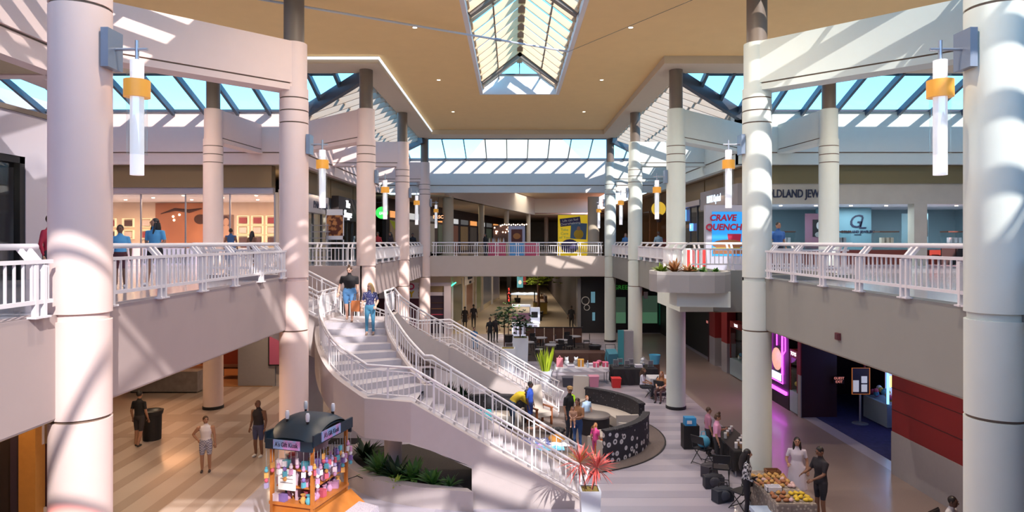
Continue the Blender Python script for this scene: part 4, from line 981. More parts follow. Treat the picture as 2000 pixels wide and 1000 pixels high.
# ------------------------------------------------------------------ lower floor shops
# back of the left court
lc = thing('lounge_restaurant', 'dim red-lit restaurant front at the back of the left court below the gallery', 'shop', (-12, 31, 0))
B(-12.6, -10.9, 30.6, 31.0, 0, ZSL - .03, 'pier', GREYW, lc); B(-9.2, -8.0, 30.5, 31.0, 0, ZSL - .03, 'pier', GREYW, lc)
for x0, x1 in ((-25, -22), (-12.55, -11.0)): B(x0, x1, 30.65, 30.9, 0, ZSL - .03, 'wall_panel', GREYW, lc)
B(-25, -12.6, 36, 36.2, 0, ZSL - .03, 'back_wall', mat('lounge_red', (.16, .03, .02), .6), lc)
B(-22.5, -11, 30.5, 36, .009, .02, 'carpet', mat('lounge_floor', (.35, .17, .07), .6), lc)
lamp('lounge_lamp', 'AREA', (-17, 33, ZSL - .1), 60, (1, .45, .2), 2, parent=lc)
B(-11.0, -9.0, 30.75, 30.9, 0, ZSL - .03, 'wall_panel', mat('lounge_wall', (.46, .42, .42), .7), lc)
lp = thing('framed_poster', 'pink framed poster on the pier left of the second column below the gallery', 'poster', (-10.2, 30.6, 2.5)); q0, q1 = P(526, 655, 30.5), P(545, 712, 30.5)
B(q0.x - .06, q1.x + .4, 30.52, 30.6, q1.z - .06, 4.2, 'frame', BLACK, lp); B(q0.x, q1.x + .34, 30.5, 30.52, q1.z, 4.1, 'sheet', mat('poster_pink', (.5, .12, .25), .5), lp)
for i, (x, y) in enumerate([(-15.5, 32.2), (-13.6, 32.6)]):
    t = thing('bench_table', ['low dark wooden table in the red restaurant', 'low dark wooden table nearer the pier in the red restaurant'][i], 'table', (x, y, 0), group='tables in the red restaurant')
    B(x - .8, x + .8, y - .4, y + .4, .5, .58, 'top', WOODD, t)
    for sx in (-.7, .7):
        for sy in (-.3, .3): B(x + sx - .05, x + sx + .05, y + sy - .05, y + sy + .05, 0, .5, 'leg', WOODD, t)
gp = thing('box_planter', 'long grey box planter beside the court column below the left gallery', 'planter', (-15.2, 29.6, 0))
B(-16.9, -13.8, 29.2, 29.9, .06, .95, 'box', mat('mottled_grey', (.28, .25, .25), .8, noise=.4, nscale=4), gp); B(-16.8, -13.9, 29.3, 29.8, 0, .06, 'plinth', BLACK, gp); leafclump(leafclump(MB(), (-15, 29.5, .9), 40, .7, .09, .9, rr), (-16, 29.5, .9), 40, .7, .09, .9, rr).obj('foliage', DGREEN, gp)
# near left corner below the gallery
nl = thing('corner_shopfront', 'orange lit shop entrance below the gallery at the nearest left column', 'shop', (-11, 14.5, 0))
ORN = mat('pilaster_orange', (.62, .30, .07), .6, noise=.1)
def BX(x0, x1, y, z0, z1, n, m): a, b = (x0 - 1000) * y / F, (x1 - 1000) * y / F; B(a, b, y, y + .3, z0, z1, n, m, nl)
BX(-60, 20, 14.6, 0, ZSL - .3, 'dark_glass', DARK); BX(20, 36, 14.5, 0, ZSL - .2, 'door_frame', mat('frame_plum', (.07, .05, .08), .4)); BX(36, 69, 14.4, 0, ZSL - .03, 'pilaster', ORN); BX(69, 83, 14.6, 2.2, ZSL - .03, 'white_panel', WALLW); BX(69, 140, 14.7, .8, 2.2, 'dark_panel', MAROON); BX(69, 140, 14.65, 0, .8, 'base_panel', WALLW); BX(83, 140, 14.66, 2.2, ZSL - .03, 'tan_panel', TANB); BX(-60, 24, 14.5, ZSL - .35, ZSL - .03, 'header', ORN)
lamp('corner_lamp', 'POINT', (-10.9, 13.6, 3.6), 14, (1, .6, .25), .15, parent=nl)

# arcade along the right
ar = thing('arcade_front', 'red and grey walled amusement arcade front below the right gallery', 'shop', (11, 22, 0)); xa = 10.9
B(xa, xa + .3, 2, 19.1, 1.22, ZSL - .03, 'red_wall', REDP, ar); B(xa - .02, xa + .3, 2, 19.1, 0, 1.22, 'grey_dado', GREYW, ar)
for k in range(1, 5): B(xa - .012, xa, 2, 19.1, 1.22 + k * .62, 1.235 + k * .62, 'board_joint', MAROON, ar)
B(xa, 12.3, 25.2, 25.4, 0, ZSL - .03, 'partition', MAROON, ar); B(12.1, 12.3, 25.4, 29, 0, ZSL - .03, 'partition', BLACK, ar)
B(18.8, 19, 19.1, 29, 0, ZSL - .03, 'back_wall', BLACK, ar); B(11.2, 19, 19.0, 19.1, 0, ZSL - .03, 'side_wall', BLACK, ar); B(11.2, 19, 28.9, 29, 0, ZSL - .03, 'side_wall', MAROON, ar)
B(xa + .6, 18.8, 19.1, 28.9, .003, .012, 'carpet', mat('arcade_carpet', (.03, .03, .12), .9, noise=.6, nscale=6), ar)
B(xa - .02, xa + .02, 25.1, 25.35, 1.6, ZSL - .03, 'red_post', REDP, ar); B(xa - .02, xa + .02, 25.1, 25.35, 0, 1.6, 'grey_post', GREYW, ar)
B(11.35, 11.4, 25.4, 37, 0, ZSL - .03, 'rear_wall', BLACK, ar)
for y0, y1 in ((33.6, 34.5), (35.6, 36.6)): B(xa - .05, 11.3, y0, y1, 1.5, ZSL - .03, 'red_pier', REDP, ar); B(xa - .05, 11.3, y0, y1, 0, 1.5, 'grey_pier', GREYW, ar)
B(xa, 11.2, 36.6, 37, 0, ZSL - .03, 'partition', MAROON, ar)
B(xa - .1, xa + .3, 44, 48.5, 0, ZSL - .03, 'end_wall', BLACK, ar); B(11.3, 11.4, 37, 44, 0, ZSL - .03, 'rear_wall', BLACK, ar)
es = mat('exit_red', (.5, .1, .1), .5, emit=(1, .35, .3), estr=.2)
for i, q in enumerate([P(1638, 742, 25.15), P(1375, 629, 38.4)]):
    t = thing('small_wall_sign', ['small two-line lit red sign on the dark arcade partition', 'small lit red sign in the dark passage past the red piers'][i], 'sign', tuple(q)); 
    if i == 0: B(q.x - .2, q.x + .2, q.y - .03, q.y, q.z - .14, q.z + .14, 'panel', MAROON, t); text('lettering', 'GUEST\nEXIT', .13, es, t, (q.x, q.y - .035, q.z), (PI / 2, 0, 0), .004)
    else: q.x = 11.28; B(q.x - .02, q.x + .02, 38.0, 38.7, q.z - .12, q.z + .12, 'panel', MAROON, t); text('lettering', 'EXIT', .2, es, t, (q.x - .025, 38.35, q.z), ROTR, .004)
fa = thing('fire_alarm', 'small dark red box fixed to the right gallery fascia', 'box', P(1619, 656, 13.9)); q = P(1619, 656, 13.6)
B(U(ue, 1) - .07, U(ue, 1) - .012, 13.45, 13.6, q.z - .07, q.z + .07, 'housing', mat('box_red', (.13, .03, .04), .5), fa); B(U(ue, 1) - .08, U(ue, 1) - .07, 13.47, 13.58, q.z - .05, q.z + .05, 'cover', mat('box_red2', (.09, .02, .03), .5), fa)
NEON_M = mat('neon_magenta', (1, .1, .9), .5, emit=(.85, .05, 1), estr=1.7); NEON_C = mat('neon_cyan', (.2, .6, 1), .5, emit=(.15, .55, 1), estr=1.1); NEON_G = mat('neon_green', (.1, .8, .4), .5, emit=(.05, .8, .4), estr=1)
# purple neon ice cream machine
ic = thing('neon_vending_machine', 'black vending machine outlined in magenta neon with a cookie ice cream picture', 'vending machine', (xa, 27, 0)); x = xa - .02
B(xa, xa + .4, 26.2, 28.2, 0, 3.6, 'cabinet', BLACK, ic)
def strip(pts, m=NEON_M, r=.022, par=ic): MB().tube([(x - .02, a, b) for a, b in pts], r, 6).obj('neon_strip', m, par)
strip([(27.95, .95), (27.95, 2.75), (27.8, 2.95), (26.6, 2.95), (26.45, 2.8), (26.45, 2.3), (26.7, 2.1), (26.7, .95), (27.95, .95)]); strip([(27.3, 2.95), (27.3, 2.4)]); strip([(26.75, 2.9), (26.75, 1.3)], r=.035); strip([(26.35, .62), (28.05, .62)], r=.07)
B(x - .03, x, 26.3, 28.0, 3.05, 3.4, 'green_sign', mat('vend_green', (.02, .25, .12), .5, emit=(.02, .35, .15), estr=.6), ic); strip([(28.0, 3.45), (27.7, 3.75), (27.15, 3.9), (26.6, 3.75), (26.3, 3.45)])
text('lettering', 'HAND-CRAFTED', .2, SIGNW, ic, (x - .04, 27.15, 3.42), ROTR, .005); text('lettering', 'ICE CREAM', .17, SIGNW, ic, (x - .04, 27.15, 3.2), ROTR, .005)
MB().ell((x - .02, 27.3, 1.85), (.02, .52, .46), 20, 10).obj('cookie_picture', mat('cookie', (.62, .33, .22), .6, emit=(.6, .35, .25), estr=.35, noise=.4, nscale=9), ic)
B(x - .02, x, 26.9, 27.9, 1.0, 1.3, 'lit_tray', mat('lit_tray', (.7, .8, .9), .4, emit=(.6, .7, 1), estr=.7), ic)
lamp('neon_glow', 'POINT', (xa - .35, 27.1, 2.0), 3, (.8, .15, 1), .3, parent=ic)
def claw(y0, y1, label, hue=(.35, .55, .7), xq=xa, dz=2.45, face=-1, depth=.85):
    t = thing('claw_machine', label, 'claw machine', (xq + .4, (y0 + y1) / 2, 0), group='claw machines of the arcade'); w_ = y1 - y0
    B(xq, xq + depth, y0, y1, .05, .85, 'base', mat('claw_base', (.30, .40, .46), .5), t); B(xq, xq + depth, y0, y1, dz - .3, dz, 'top_box', REDP, t)
    for yy in (y0, y1 - .06):
        for xx in (xq, xq + depth - .06): B(xx, xx + .06, yy, yy + .06, .85, dz - .3, 'corner_post', REDP, t)
    B(xq + .01, xq + .02, y0 + .06, y1 - .06, .9, dz - .3, 'pane', GLASS, t); B(xq + depth - .05, xq + depth - .03, y0 + .06, y1 - .06, .85, dz - .3, 'back_panel', mat('claw_back%d' % int(hue[0] * 100), hue, .5, emit=hue, estr=.6), t)
    r = random.Random(int(y0 * 10)); cc = [(.7, .5, .1), (.6, .1, .2), (.8, .8, .8), (.1, .35, .6)]
    for k in range(14): MB().ell((xq + .15 + r.random() * (depth - .35), y0 + .15 + r.random() * (w_ - .3), .93 + r.random() * .25), (.1, .1, .1), 8, 6).obj('plush_toy', mat('plush%d' % (k % 4), cc[k % 4], .8), t)
    MB().tube([(xq + .4, (y0 + y1) / 2, dz - .3), (xq + .4, (y0 + y1) / 2, dz - .75)], .02, 6).ell((xq + .4, (y0 + y1) / 2, dz - .8), (.09, .09, .07), 8, 6).obj('claw', GREY, t)
    text('lettering', 'TOYS', .2, SIGNW, t, (xq - .01, (y0 + y1) / 2, dz - .15), ROTR, .005)
    return t
claw(25.42, 26.12, 'tall red claw machine beside the magenta neon machine'); claw(31.5, 33.3, 'wide red claw machine next to the red and grey piers', (.5, .42, .15), dz=2.7); claw(29.2, 31.2, 'claw machine hidden behind the second right column', (.5, .42, .2), dz=2.6)
c3 = claw(23.6, 25.2, 'blue neon prize machine inside the dark arcade', (.25, .35, .75), 13.3, 2.9)
for yy in (23.55,): 
    for xx in (13.3, 14.15): MB().tube([(xx, yy, .9), (xx, yy, 2.9)], .04, 6).obj('neon_strip', NEON_C, c3)
MB().tube([(13.28, 25.2, 2.75), (13.28, 23.55, 2.75)], .04, 6).obj('neon_strip', NEON_C, c3); B(13.3, 14.15, 23.5, 23.56, 2.5, 2.75, 'sign_board', NEON_C, c3); B(13.36, 14.1, 23.53, 23.56, 1.5, 1.9, 'prize_row', mat('prize_gold', (.8, .6, .2), .5, emit=(.8, .6, .2), estr=.6), c3)
lamp('arcade_glow', 'POINT', (13.2, 22.6, 2.2), 9, (.2, .25, 1), .3, parent=c3)
sg = thing('pedestal_sign', 'orange-edged notice on a grey pole stand at the arcade entrance', 'sign', G(1680, 828)); q = G(1680, 828)
MB().lathe([(.28, 0), (.28, .03), (.05, .06)], tuple(q), 20).obj('base', GREY, sg); MB().tube([q + Vector((0, 0, .04)), q + Vector((0, 0, 1.2))], .035, 8).obj('pole', GREY, sg)
B(q.x - .32, q.x + .32, q.y - .04, q.y + .0, 1.1, 2.05, 'panel', MAROON, sg); MB().tube([(q.x - .32, q.y - .05, 1.1), (q.x + .32, q.y - .05, 1.1), (q.x + .32, q.y - .05, 2.05), (q.x - .32, q.y - .05, 2.05)], .018, 6, closed=True).obj('edge_frame', mat('frame_orange', (.7, .2, .05), .5, emit=(1, .3, .05), estr=.08), sg)
PAPER = mat('paper_lit', (.75, .72, .70), .6, emit=(.8, .75, .7), estr=.12)
for dx, z0, z1 in ((-.2, 1.18, 1.6), (.1, 1.18, 1.45), (.1, 1.5, 1.75)): B(q.x + dx - .08, q.x + dx + .13, q.y - .05, q.y - .04, z0, z1, 'notice', PAPER, sg)

# far end of the lower floor
tl = thing('toy_shop', 'white fronted toy shop below the far left gallery', 'shop', (-7.2, 48.3, 0))
WLIL = mat('toy_white', (.62, .55, .62), .7)
B(-9.6, -7.0, 48, 48.3, 2.55, 3.7, 'sign_panel', WALLW, tl); B(-7.0, -6.1, 48, 48.3, 2.55, 3.7, 'sign_panel', WALLW, tl); B(-9.6, -6.1, 48.1, 48.2, 0, 2.55, 'display_window', mat('toy_window', (.08, .02, .035), .5), tl); B(-10.2, -4.4, 48, 48.4, 3.7, ZSL - .02, 'header', PLB, tl)
B(-6.1, -5.95, 47.9, 48.3, 0, 3.7, 'pilaster', WLIL, tl); B(-5.95, -4.9, 48.3, 48.35, 0, 2.75, 'door_glass', mat('toy_door', (.05, .03, .05), .3), tl); B(-5.95, -4.9, 48.1, 48.3, 2.75, 3.0, 'door_head', WLIL, tl); B(-5.95, -4.9, 48.1, 48.3, 3.0, 3.45, 'transom', TANB, tl); B(-5.95, -4.4, 48.05, 48.3, 3.45, 3.7, 'door_top', WLIL, tl); B(-4.9, -4.4, 47.9, 48.3, 0, 3.45, 'pilaster', WLIL, tl)
for k in range(5): B(-5.85, -5.0, 48.22, 48.3, .5 + k * .42, .56 + k * .42, 'shelf_line', [WOOD, NEON_C, PINK, WOOD, PINK][k] if k == 3 else [WOODD, GREYW, PINK, WOOD, WOODD][k], tl)
for k, (ch, c_, dx, dz) in enumerate([('T', (.05, .35, .08), 0, 0), ('O', (.03, .3, .3), .75, 0), ('Y', (.75, .5, .02), 1.85, 0), ('S', (.5, .05, .1), 2.5, 0), ('K', (.6, .03, .05), .45, .55), ('I', (.05, .35, .08), 1.1, .55), ('D', (.55, .02, .1), 1.85, .55), ('S', (.03, .3, .3), 2.5, .55)]):
    text('sign_letter', ch, .62, mat('toy_letter%d' % k, c_, .5), tl, (-9.1 + dx, 47.98, 2.84 + dz), (PI / 2, 0, 0), .01, bold=.02)
cor = thing('lower_corridor_shopfronts', 'beige shopfronts with arched doorway sign along the far lower corridor', 'shop', (-3.5, 55, 0))
a, b = Vector((-4.4, 48.4, 0)), Vector((-1.3, 78, 0)); d = (b - a)
BEI = mat('corridor_stone', (.50, .42, .31), .6)
MB().bar(a + Vector((-.3, 0, 2.15)), b + Vector((-.3, 0, 2.15)), .3, 4.3).obj('wall', BEI, cor)
for k, (t0, t1, z0, z1, c_) in enumerate([(.03, .16, .5, 3.3, (.12, .11, .06)), (.22, .34, .02, 3.0, (.20, .08, .035)), (.40, .5, .5, 3.4, (.16, .17, .07)), (.54, .75, .5, 3.6, (.10, .10, .12)), (.78, .97, .3, 3.6, (.14, .12, .14))]):
    p, q = a + d * t0, a + d * t1
    MB().bar((p.x - .13, p.y, (z0 + z1) / 2), (q.x - .13, q.y, (z0 + z1) / 2), .06, z1 - z0).obj('window' if k != 1 else 'doorway', mat('corr_win%d' % k, tuple(v * .6 for v in c_), .3, emit=c_, estr=.06), cor)
    for tt in (t0, t1): m0 = a + d * tt; MB().bar((m0.x - .1, m0.y, 0), (m0.x - .1, m0.y, 3.7), .12, .12, (0, 1, 0)).obj('jamb', WALLW, cor)
p = a + d * .28; MB().bar(a + d * .2 + Vector((-.1, 0, 3.45)), a + d * .36 + Vector((-.1, 0, 3.45)), .08, .75).obj('arch_sign', WALLW, cor)
rzc = math.atan2(d.y, d.x); text('sign_lettering', 'UNIVERSITY', .42, INK, cor, (p.x - .02, p.y, 3.6), (PI / 2, 0, rzc), .02); text('sign_lettering', 'URBAN', .28, INK, cor, (p.x - .02, p.y, 3.2), (PI / 2, 0, rzc), .02)
gn = thing('neon_tube', 'short slanting green neon tube beside the toy shop door', 'light', P(885, 556, 48.8)); MB().tube([P(880, 559, 48.2), P(890, 552, 49.5)], .05, 8).obj('tube', NEON_G, gn); MB().tube([P(885, 556, 48.9), P(885, 556, 48.9) + Vector((-.6, .2, 0))], .02, 5).obj('bracket', STEEL_D, gn)
sl = thing('sale_sign', 'narrow vertical red sign reading SALE in the far lower corridor', 'sign', P(994, 575, 66)); q = P(994, 575, 66)
B(q.x - .22, q.x + .22, 66, 66.06, q.z - 1.0, 4.2, 'panel', BLACK, sl); 
for k, ch in enumerate('SALE'): text('sign_letter', ch, .36, mat('sale_red', (1, .05, .04), .5, emit=(1, .06, .04), estr=1), sl, (q.x, 65.98, q.z + .5 - .36 * k), (PI / 2, 0, 0), .005)
MB().tube([(q.x, 66.03, 0), (q.x, 66.03, q.z - 1)], .03, 6).obj('pole', GREY, sl)
bk = thing('black_shopfront', 'black shopfront with a white ring emblem right of the far corridor', 'shop', (6, 48.6, 0))
B(5.0, 7.3, 48.5, 48.9, 0, ZSL - .02, 'wall', BLACK, bk); MB().tube([(5.35 + .28 * math.cos(t), 48.47, 2.35 + .28 * math.sin(t)) for t in [i * PI / 8 for i in range(16)]], .035, 6, closed=True).obj('ring_emblem', mat('emblem_grey', (.5, .5, .5), .5), bk); MB().tube([(5.45 + .2 * math.cos(t), 48.47, 1.85 + .2 * math.sin(t)) for t in [i * PI / 8 for i in range(16)]], .03, 6, closed=True).obj('ring_emblem', MATS['emblem_grey'], bk)
B(5.75, 6.05, 48.46, 48.5, 2.2, 3.0, 'teal_window', mat('teal_lit', (.10, .2, .26), .4, emit=(.15, .35, .45), estr=.15), bk); B(5.85, 6.05, 48.46, 48.5, .9, 1.5, 'teal_window', MATS['teal_lit'], bk); B(4.75, 5.0, 48.3, 49.2, 0, 4.0, 'glass_edge', mat('edge_grey', (.16, .16, .17), .3), bk)
gk = thing('green_glass_shopfront', 'dark shopfront with green-lit windows and a neon tube by the fourth right column', 'shop', (9, 48.6, 0))
B(7.3, 11.0, 48.6, 48.9, 0, ZSL - .02, 'wall', BLACK, gk); GRN = mat('green_lit', (.06, .085, .07), .3, emit=(.08, .15, .10), estr=.10)
for x0, x1, z0, z1 in ((7.5, 8.3, .7, 2.6), (9.5, 10.6, .7, 2.7)): B(x0, x1, 48.55, 48.6, z0, z1, 'window', GRN, gk); B(x0, x1, 48.54, 48.55, z0, z0 + .8, 'lower_glow', mat('green_glow', (.08, .14, .10), .4, emit=(.1, .25, .14), estr=.14), gk)
MB().tube([(10.85, 48.5, .6), (10.85, 48.5, 3.2)], .03, 6).obj('neon_tube', NEON_G, gk); text('sign_lettering', 'GREEN', .45, mat('dim_green', (.05, .3, .05), .5, emit=(.05, .4, .05), estr=.08), gk, (8.1, 48.55, 3.3), (PI / 2, 0, 0), .01); B(9.25, 9.55, 48.5, 48.56, 2.7, 3.1, 'red_sign', REDP, gk); B(9.6, 9.9, 48.5, 48.56, 2.5, 3.0, 'white_sign', WALLW, gk)
struct('wall_corridor_right', MB().box(5.0, 5.3, 49, 112, 0, ZSL), mat('corr_dark', (.06, .05, .06), .5), 'dark right wall of the far lower corridor')
for x, y, e in ((0, 54, 50), (1.5, 66, 70), (2, 80, 80)): lamp('corridor_fill_lamp', 'AREA', (x, y, ZSL - .15), e, (1, .82, .62), 2.5, parent=cor)  # area lamps added to brighten the dark far corridor
struct('floor_area', MB().box(-4.4, 5.0, 48, 112, 0, .004), mat('corridor_floor', (.60, .50, .38), .3), 'beige corridor floor', fl)
struct('wall_low_far', MB().box(1.9, 4.75, 47.2, 47.5, 0, .5), BEI, 'low beige parapet before the far corridor')
# ------------------------------------------------------------------ people
import numpy as np
EYEM = mat('eye_dark', (.02, .015, .015), .3); LIP = mat('lip', (.40, .14, .13), .5)
SKIN = {'light': mat('skin_light', (.62, .36, .27), .55), 'mid': mat('skin_mid', (.42, .22, .14), .55), 'brown': mat('skin_brown', (.22, .105, .065), .55), 'dark': mat('skin_dark', (.10, .05, .035), .55)}
HAIR = {'black': mat('hair_black', (.015, .012, .012), .45), 'brown': mat('hair_brown', (.07, .035, .02), .45), 'blond': mat('hair_blond', (.55, .36, .16), .45), 'grey': mat('hair_grey', (.25, .23, .22), .5), 'auburn': mat('hair_auburn', (.32, .13, .05), .45)}
def cmat(c, r=.8):
    n = 'cloth_%d_%d_%d' % tuple(int(x * 255) for x in c); return mat(n, c, r)
def etube(mb, pts, rad, ax, n=12):
    """closed tube with elliptical section; ax is the wide axis"""
    k = len(mb.v); m = len(pts)
    for i, p in enumerate(pts):
        a = Vector(pts[max(0, i - 1)]); b = Vector(pts[min(m - 1, i + 1)]); d = (b - a).normalized()
        x = Vector(ax); x = (x - d * x.dot(d)).normalized(); y = d.cross(x)
        for j in range(n):
            t = 2 * PI * j / n; mb.v.append(tuple(Vector(p) + x * math.cos(t) * rad[i][0] + y * math.sin(t) * rad[i][1]))
    for i in range(m - 1):
        for j in range(n):
            j2 = (j + 1) % n; mb.f.append((k + i * n + j, k + i * n + j2, k + (i + 1) * n + j2, k + (i + 1) * n + j))
    mb.f.append(tuple(k + j for j in range(n))[::-1]); mb.f.append(tuple(k + (m - 1) * n + j for j in range(n)))
    return mb
STAND = dict(pel=(0, 0, .95), waist=(0, 0, 1.10), chest=(0, -.01, 1.30), sho=(0, .005, 1.42), neck=(0, -.005, 1.50), head=(0, -.025, 1.635),
             lk=(.105, -.015, .50), la=(.11, .02, .085), rk=(-.105, -.015, .50), ra=(-.11, .02, .085),
             le=(.25, .03, 1.13), lw=(.265, -.05, .89), re=(-.25, .03, 1.13), rw=(-.265, -.05, .89), lf=(.02, -1, 0), rf=(-.02, -1, 0), yaw=0, pitch=0)
def person(label, loc, rz=0, h=1.72, skin='mid', hair='black', style='short', shirt=(.1, .1, .1), pants=(.05, .05, .08), shoes=(.03, .03, .03), sleeve=.45, leg=1.0,
           pose=None, skirt=None, wide=1.0, female=False, shirt_mat=None, pants_mat=None, name='person', group=None, barefoot=False, vox=.022, low=False):
    J = dict(STAND); J.update(pose or {}); V = lambda k: Vector(J[k]); s = h / 1.75
    root = thing(name, label, 'person', loc, rz, group); W = wide
    mb = MB(); chains = []                      # (points, radii, tag)
    pel, waist, chest, sho, neck, head = (V(k) for k in ('pel', 'waist', 'chest', 'sho', 'neck', 'head'))
    up = (chest - pel).normalized(); sx = Vector((1, 0, 0)); 
    hw, ww, cw = (.18, .135, .165) if female else (.168, .15, .182)
    tp = [pel - up * .1, pel, waist, chest, sho, sho.lerp(neck, .55), neck + (neck - sho) * .25]
    tr = [(.13 * W, .10 * W), (hw * W, .125 * W), (ww * W, .105 * W), (cw * W, .122 * W), (.165 * W, .088 * W), (.078, .07), (.057, .06)]
    etube(mb, tp, tr, sx, 14)
    R = Matrix.Rotation(J['yaw'], 3, 'Z') @ Matrix.Rotation(J['pitch'], 3, 'X')
    mb.ell(head, (.078, .096, .116), 14, 10, R); mb.ell(head + R @ Vector((0, -.03, -.062)), (.055, .058, .055), 10, 7, R)
    chains.append(([head, head + Vector((0, 0, .01))], [.1, .1], 'skin')); 
    for i in range(4): chains.append(([tp[i], tp[i + 1]], [tr[i][0] * .9, tr[i + 1][0] * (.74 if i == 3 else .9)], 'torso%d' % i))
    chains.append(([tp[5], tp[6]], [.06, .06], 'skin')); chains.append(([tp[4].lerp(tp[5], .35), tp[5]], [.12, .08], 'skin'))
    for sd, kk, aa, ff in ((1, 'lk', 'la', 'lf'), (-1, 'rk', 'ra', 'rf')):
        hp = pel + sx * sd * .092 * W - up * .03; kn, an = V(kk), V(aa); calf = kn.lerp(an, .3) + (kn - an).cross(sx).normalized() * -.012
        mb.tube([hp, hp.lerp(kn, .5), kn, calf, an], [.094 * W, .085 * W, .06, .058, .042], 10)
        chains.append(([hp, kn], [.095 * W, .062], 'thigh')); chains.append(([kn, an], [.062, .043], 'calf'))
        fd = V(ff).normalized(); ft = an + fd * .075 + Vector((0, 0, -.045))
        fr = Matrix.Rotation(math.atan2(fd.x, -fd.y), 3, 'Z')
        mb.ell(ft, (.046, .125, .044), 10, 6, fr); chains.append(([an + fd * -.03 + Vector((0, 0, -.055)), an + fd * .16 + Vector((0, 0, -.055))], [.05, .045], 'shoe'))
    hands = []
    for sd, ee, wwk in ((1, 'le', 'lw'), (-1, 're', 'rw')):
        sp = sho + sx * sd * (.155 * W + .025) + Vector((0, 0, -.02)); el, wr = V(ee), V(wwk)
        mb.tube([sp - sx * sd * .05, sp, sp.lerp(el, .5), el, el.lerp(wr, .3), wr], [.05, .063 * W, .052 * W, .043, .043, .03], 9)
        chains.append(([sp, el], [.063, .045], 'uarm')); chains.append(([el, wr], [.045, .03], 'farm')); hands.append((sd, el, wr))
    if skirt:
        hem, hr = skirt[0], skirt[1]
        hp = [waist, pel, pel.lerp(Vector(hem), .55), Vector(hem)]
        etube(mb, hp, [(ww * W + .012, .12 * W), (hw * W + .02, .145 * W), (hr * .9, hr * .75), (hr, hr * .85)], sx, 16)
        chains.append(([pel, Vector(hem)], [hw + .02, hr], 'skirt'))
    me = mb.data('body', None); tmp = bpy.data.objects.new('tmp', me); COL.objects.link(tmp)
    rm = tmp.modifiers.new('r', 'REMESH'); rm.mode = 'VOXEL'; rm.voxel_size = vox * 1.35 if low else vox; rm.use_smooth_shade = True
    sm = tmp.modifiers.new('s', 'SMOOTH'); sm.factor = .5; sm.iterations = 3
    dg = bpy.context.evaluated_depsgraph_get(); body = bpy.data.meshes.new_from_object(tmp.evaluated_get(dg)); bpy.data.objects.remove(tmp); bpy.data.meshes.remove(me)
    body.name = 'body'
    # ---- which cloth covers which face
    nf = len(body.polygons); ctr = np.empty(nf * 3); body.polygons.foreach_get('center', ctr); ctr = ctr.reshape(-1, 3)
    best = np.full(nf, 9.); tagi = np.zeros(nf, int); par = np.zeros(nf); tags = []
    for i, (pp, rr_, tg) in enumerate(chains):
        a = np.array(pp[0]); b = np.array(pp[1]); d = b - a; L2 = max(1e-9, d @ d); t = np.clip(((ctr - a) @ d) / L2, 0, 1)
        dist = np.linalg.norm(ctr - (a + t[:, None] * d), axis=1) - (rr_[0] + (rr_[1] - rr_[0]) * t)
        mk = dist < best; best[mk] = dist[mk]; tagi[mk] = i; par[mk] = t[mk]
    slot = np.zeros(nf, 'i')
    for i, (_, _, tg) in enumerate(chains):
        mk = tagi == i
        if tg.startswith('torso'): slot[mk] = 2 if tg == 'torso0' else np.where(par[mk] < .38, 2, 1) if tg == 'torso1' else 1
        elif tg == 'thigh': slot[mk] = np.where(par[mk] * .5 < leg, 2, 0)
        elif tg == 'calf': slot[mk] = np.where(.5 + par[mk] * .5 < leg, 2, 0)
        elif tg == 'shoe': slot[mk] = 0 if barefoot else 3
        elif tg == 'uarm': slot[mk] = np.where(par[mk] * .5 < sleeve, 1, 0)
        elif tg == 'farm': slot[mk] = np.where(.5 + par[mk] * .5 < sleeve, 1, 0)
        elif tg == 'skirt': slot[mk] = 4
    ms = [SKIN[skin], shirt_mat or cmat(shirt), pants_mat or cmat(pants), cmat(shoes, .5), (skirt[2] if skirt and len(skirt) > 2 else shirt_mat or cmat(shirt)), EYEM, LIP]
    # ---- face and hands joined into the body mesh
    ex = MB(); exm = []
    def addm(fn, mi):
        k = len(ex.f); fn(); exm.extend([mi] * (len(ex.f) - k))
    hd = lambda x, y, z: head + R @ Vector((x, y, z))
    addm(lambda: ex.ell(hd(0, -.102, -.012), (.013, .02, .026), 7, 5, R), 0)
    for sd in (-1, 1):
        addm(lambda: ex.ell(hd(sd * .031, -.086, .018), (.014, .008, .008), 7, 5, R), 5); addm(lambda: ex.ell(hd(sd * .079, .005, -.005), (.012, .022, .032), 7, 5, R), 0)
        addm(lambda: ex.ell(hd(sd * .031, -.089, .036), (.018, .006, .005), 6, 4, R), 5)
    addm(lambda: ex.ell(hd(0, -.09, -.056), (.024, .008, .008), 7, 5, R), 6)
    for sd, el, wr in hands:
        d = (wr - el).normalized(); sid = d.cross(Vector((0, 1, 0)));
        sid = sid.normalized() if sid.length > .1 else Vector((1, 0, 0)); nrm = d.cross(sid)
        rot = Matrix((sid, nrm, d)).transposed()
        addm(lambda: ex.ell(wr + d * .045, (.04, .017, .055), 8, 6, rot), 0)
        for q in range(4):
            o_ = sid * (q - 1.5) * .019 + d * .085; ln = (.062, .075, .07, .055)[q]
            addm(lambda: ex.tube([wr + o_, wr + o_ + d * ln * .55 - nrm * .006, wr + o_ + d * ln - nrm * .025], [.0095, .0088, .006], 5), 0)
        th = sid * -.04 * sd
        addm(lambda: ex.tube([wr + d * .03 + th * .6, wr + d * .06 + th * 1.3 - nrm * .01, wr + d * .09 + th * 1.4 - nrm * .03], [.012, .0105, .007], 5), 0)
    v0 = [tuple(v.co) for v in body.vertices]; f0 = [tuple(p.vertices) for p in body.polygons]; n0 = len(v0)
    fin = bpy.data.meshes.new('body'); fin.from_pydata(v0 + ex.v, [], f0 + [tuple(i + n0 for i in f) for f in ex.f])
    for m in ms: fin.materials.append(m)
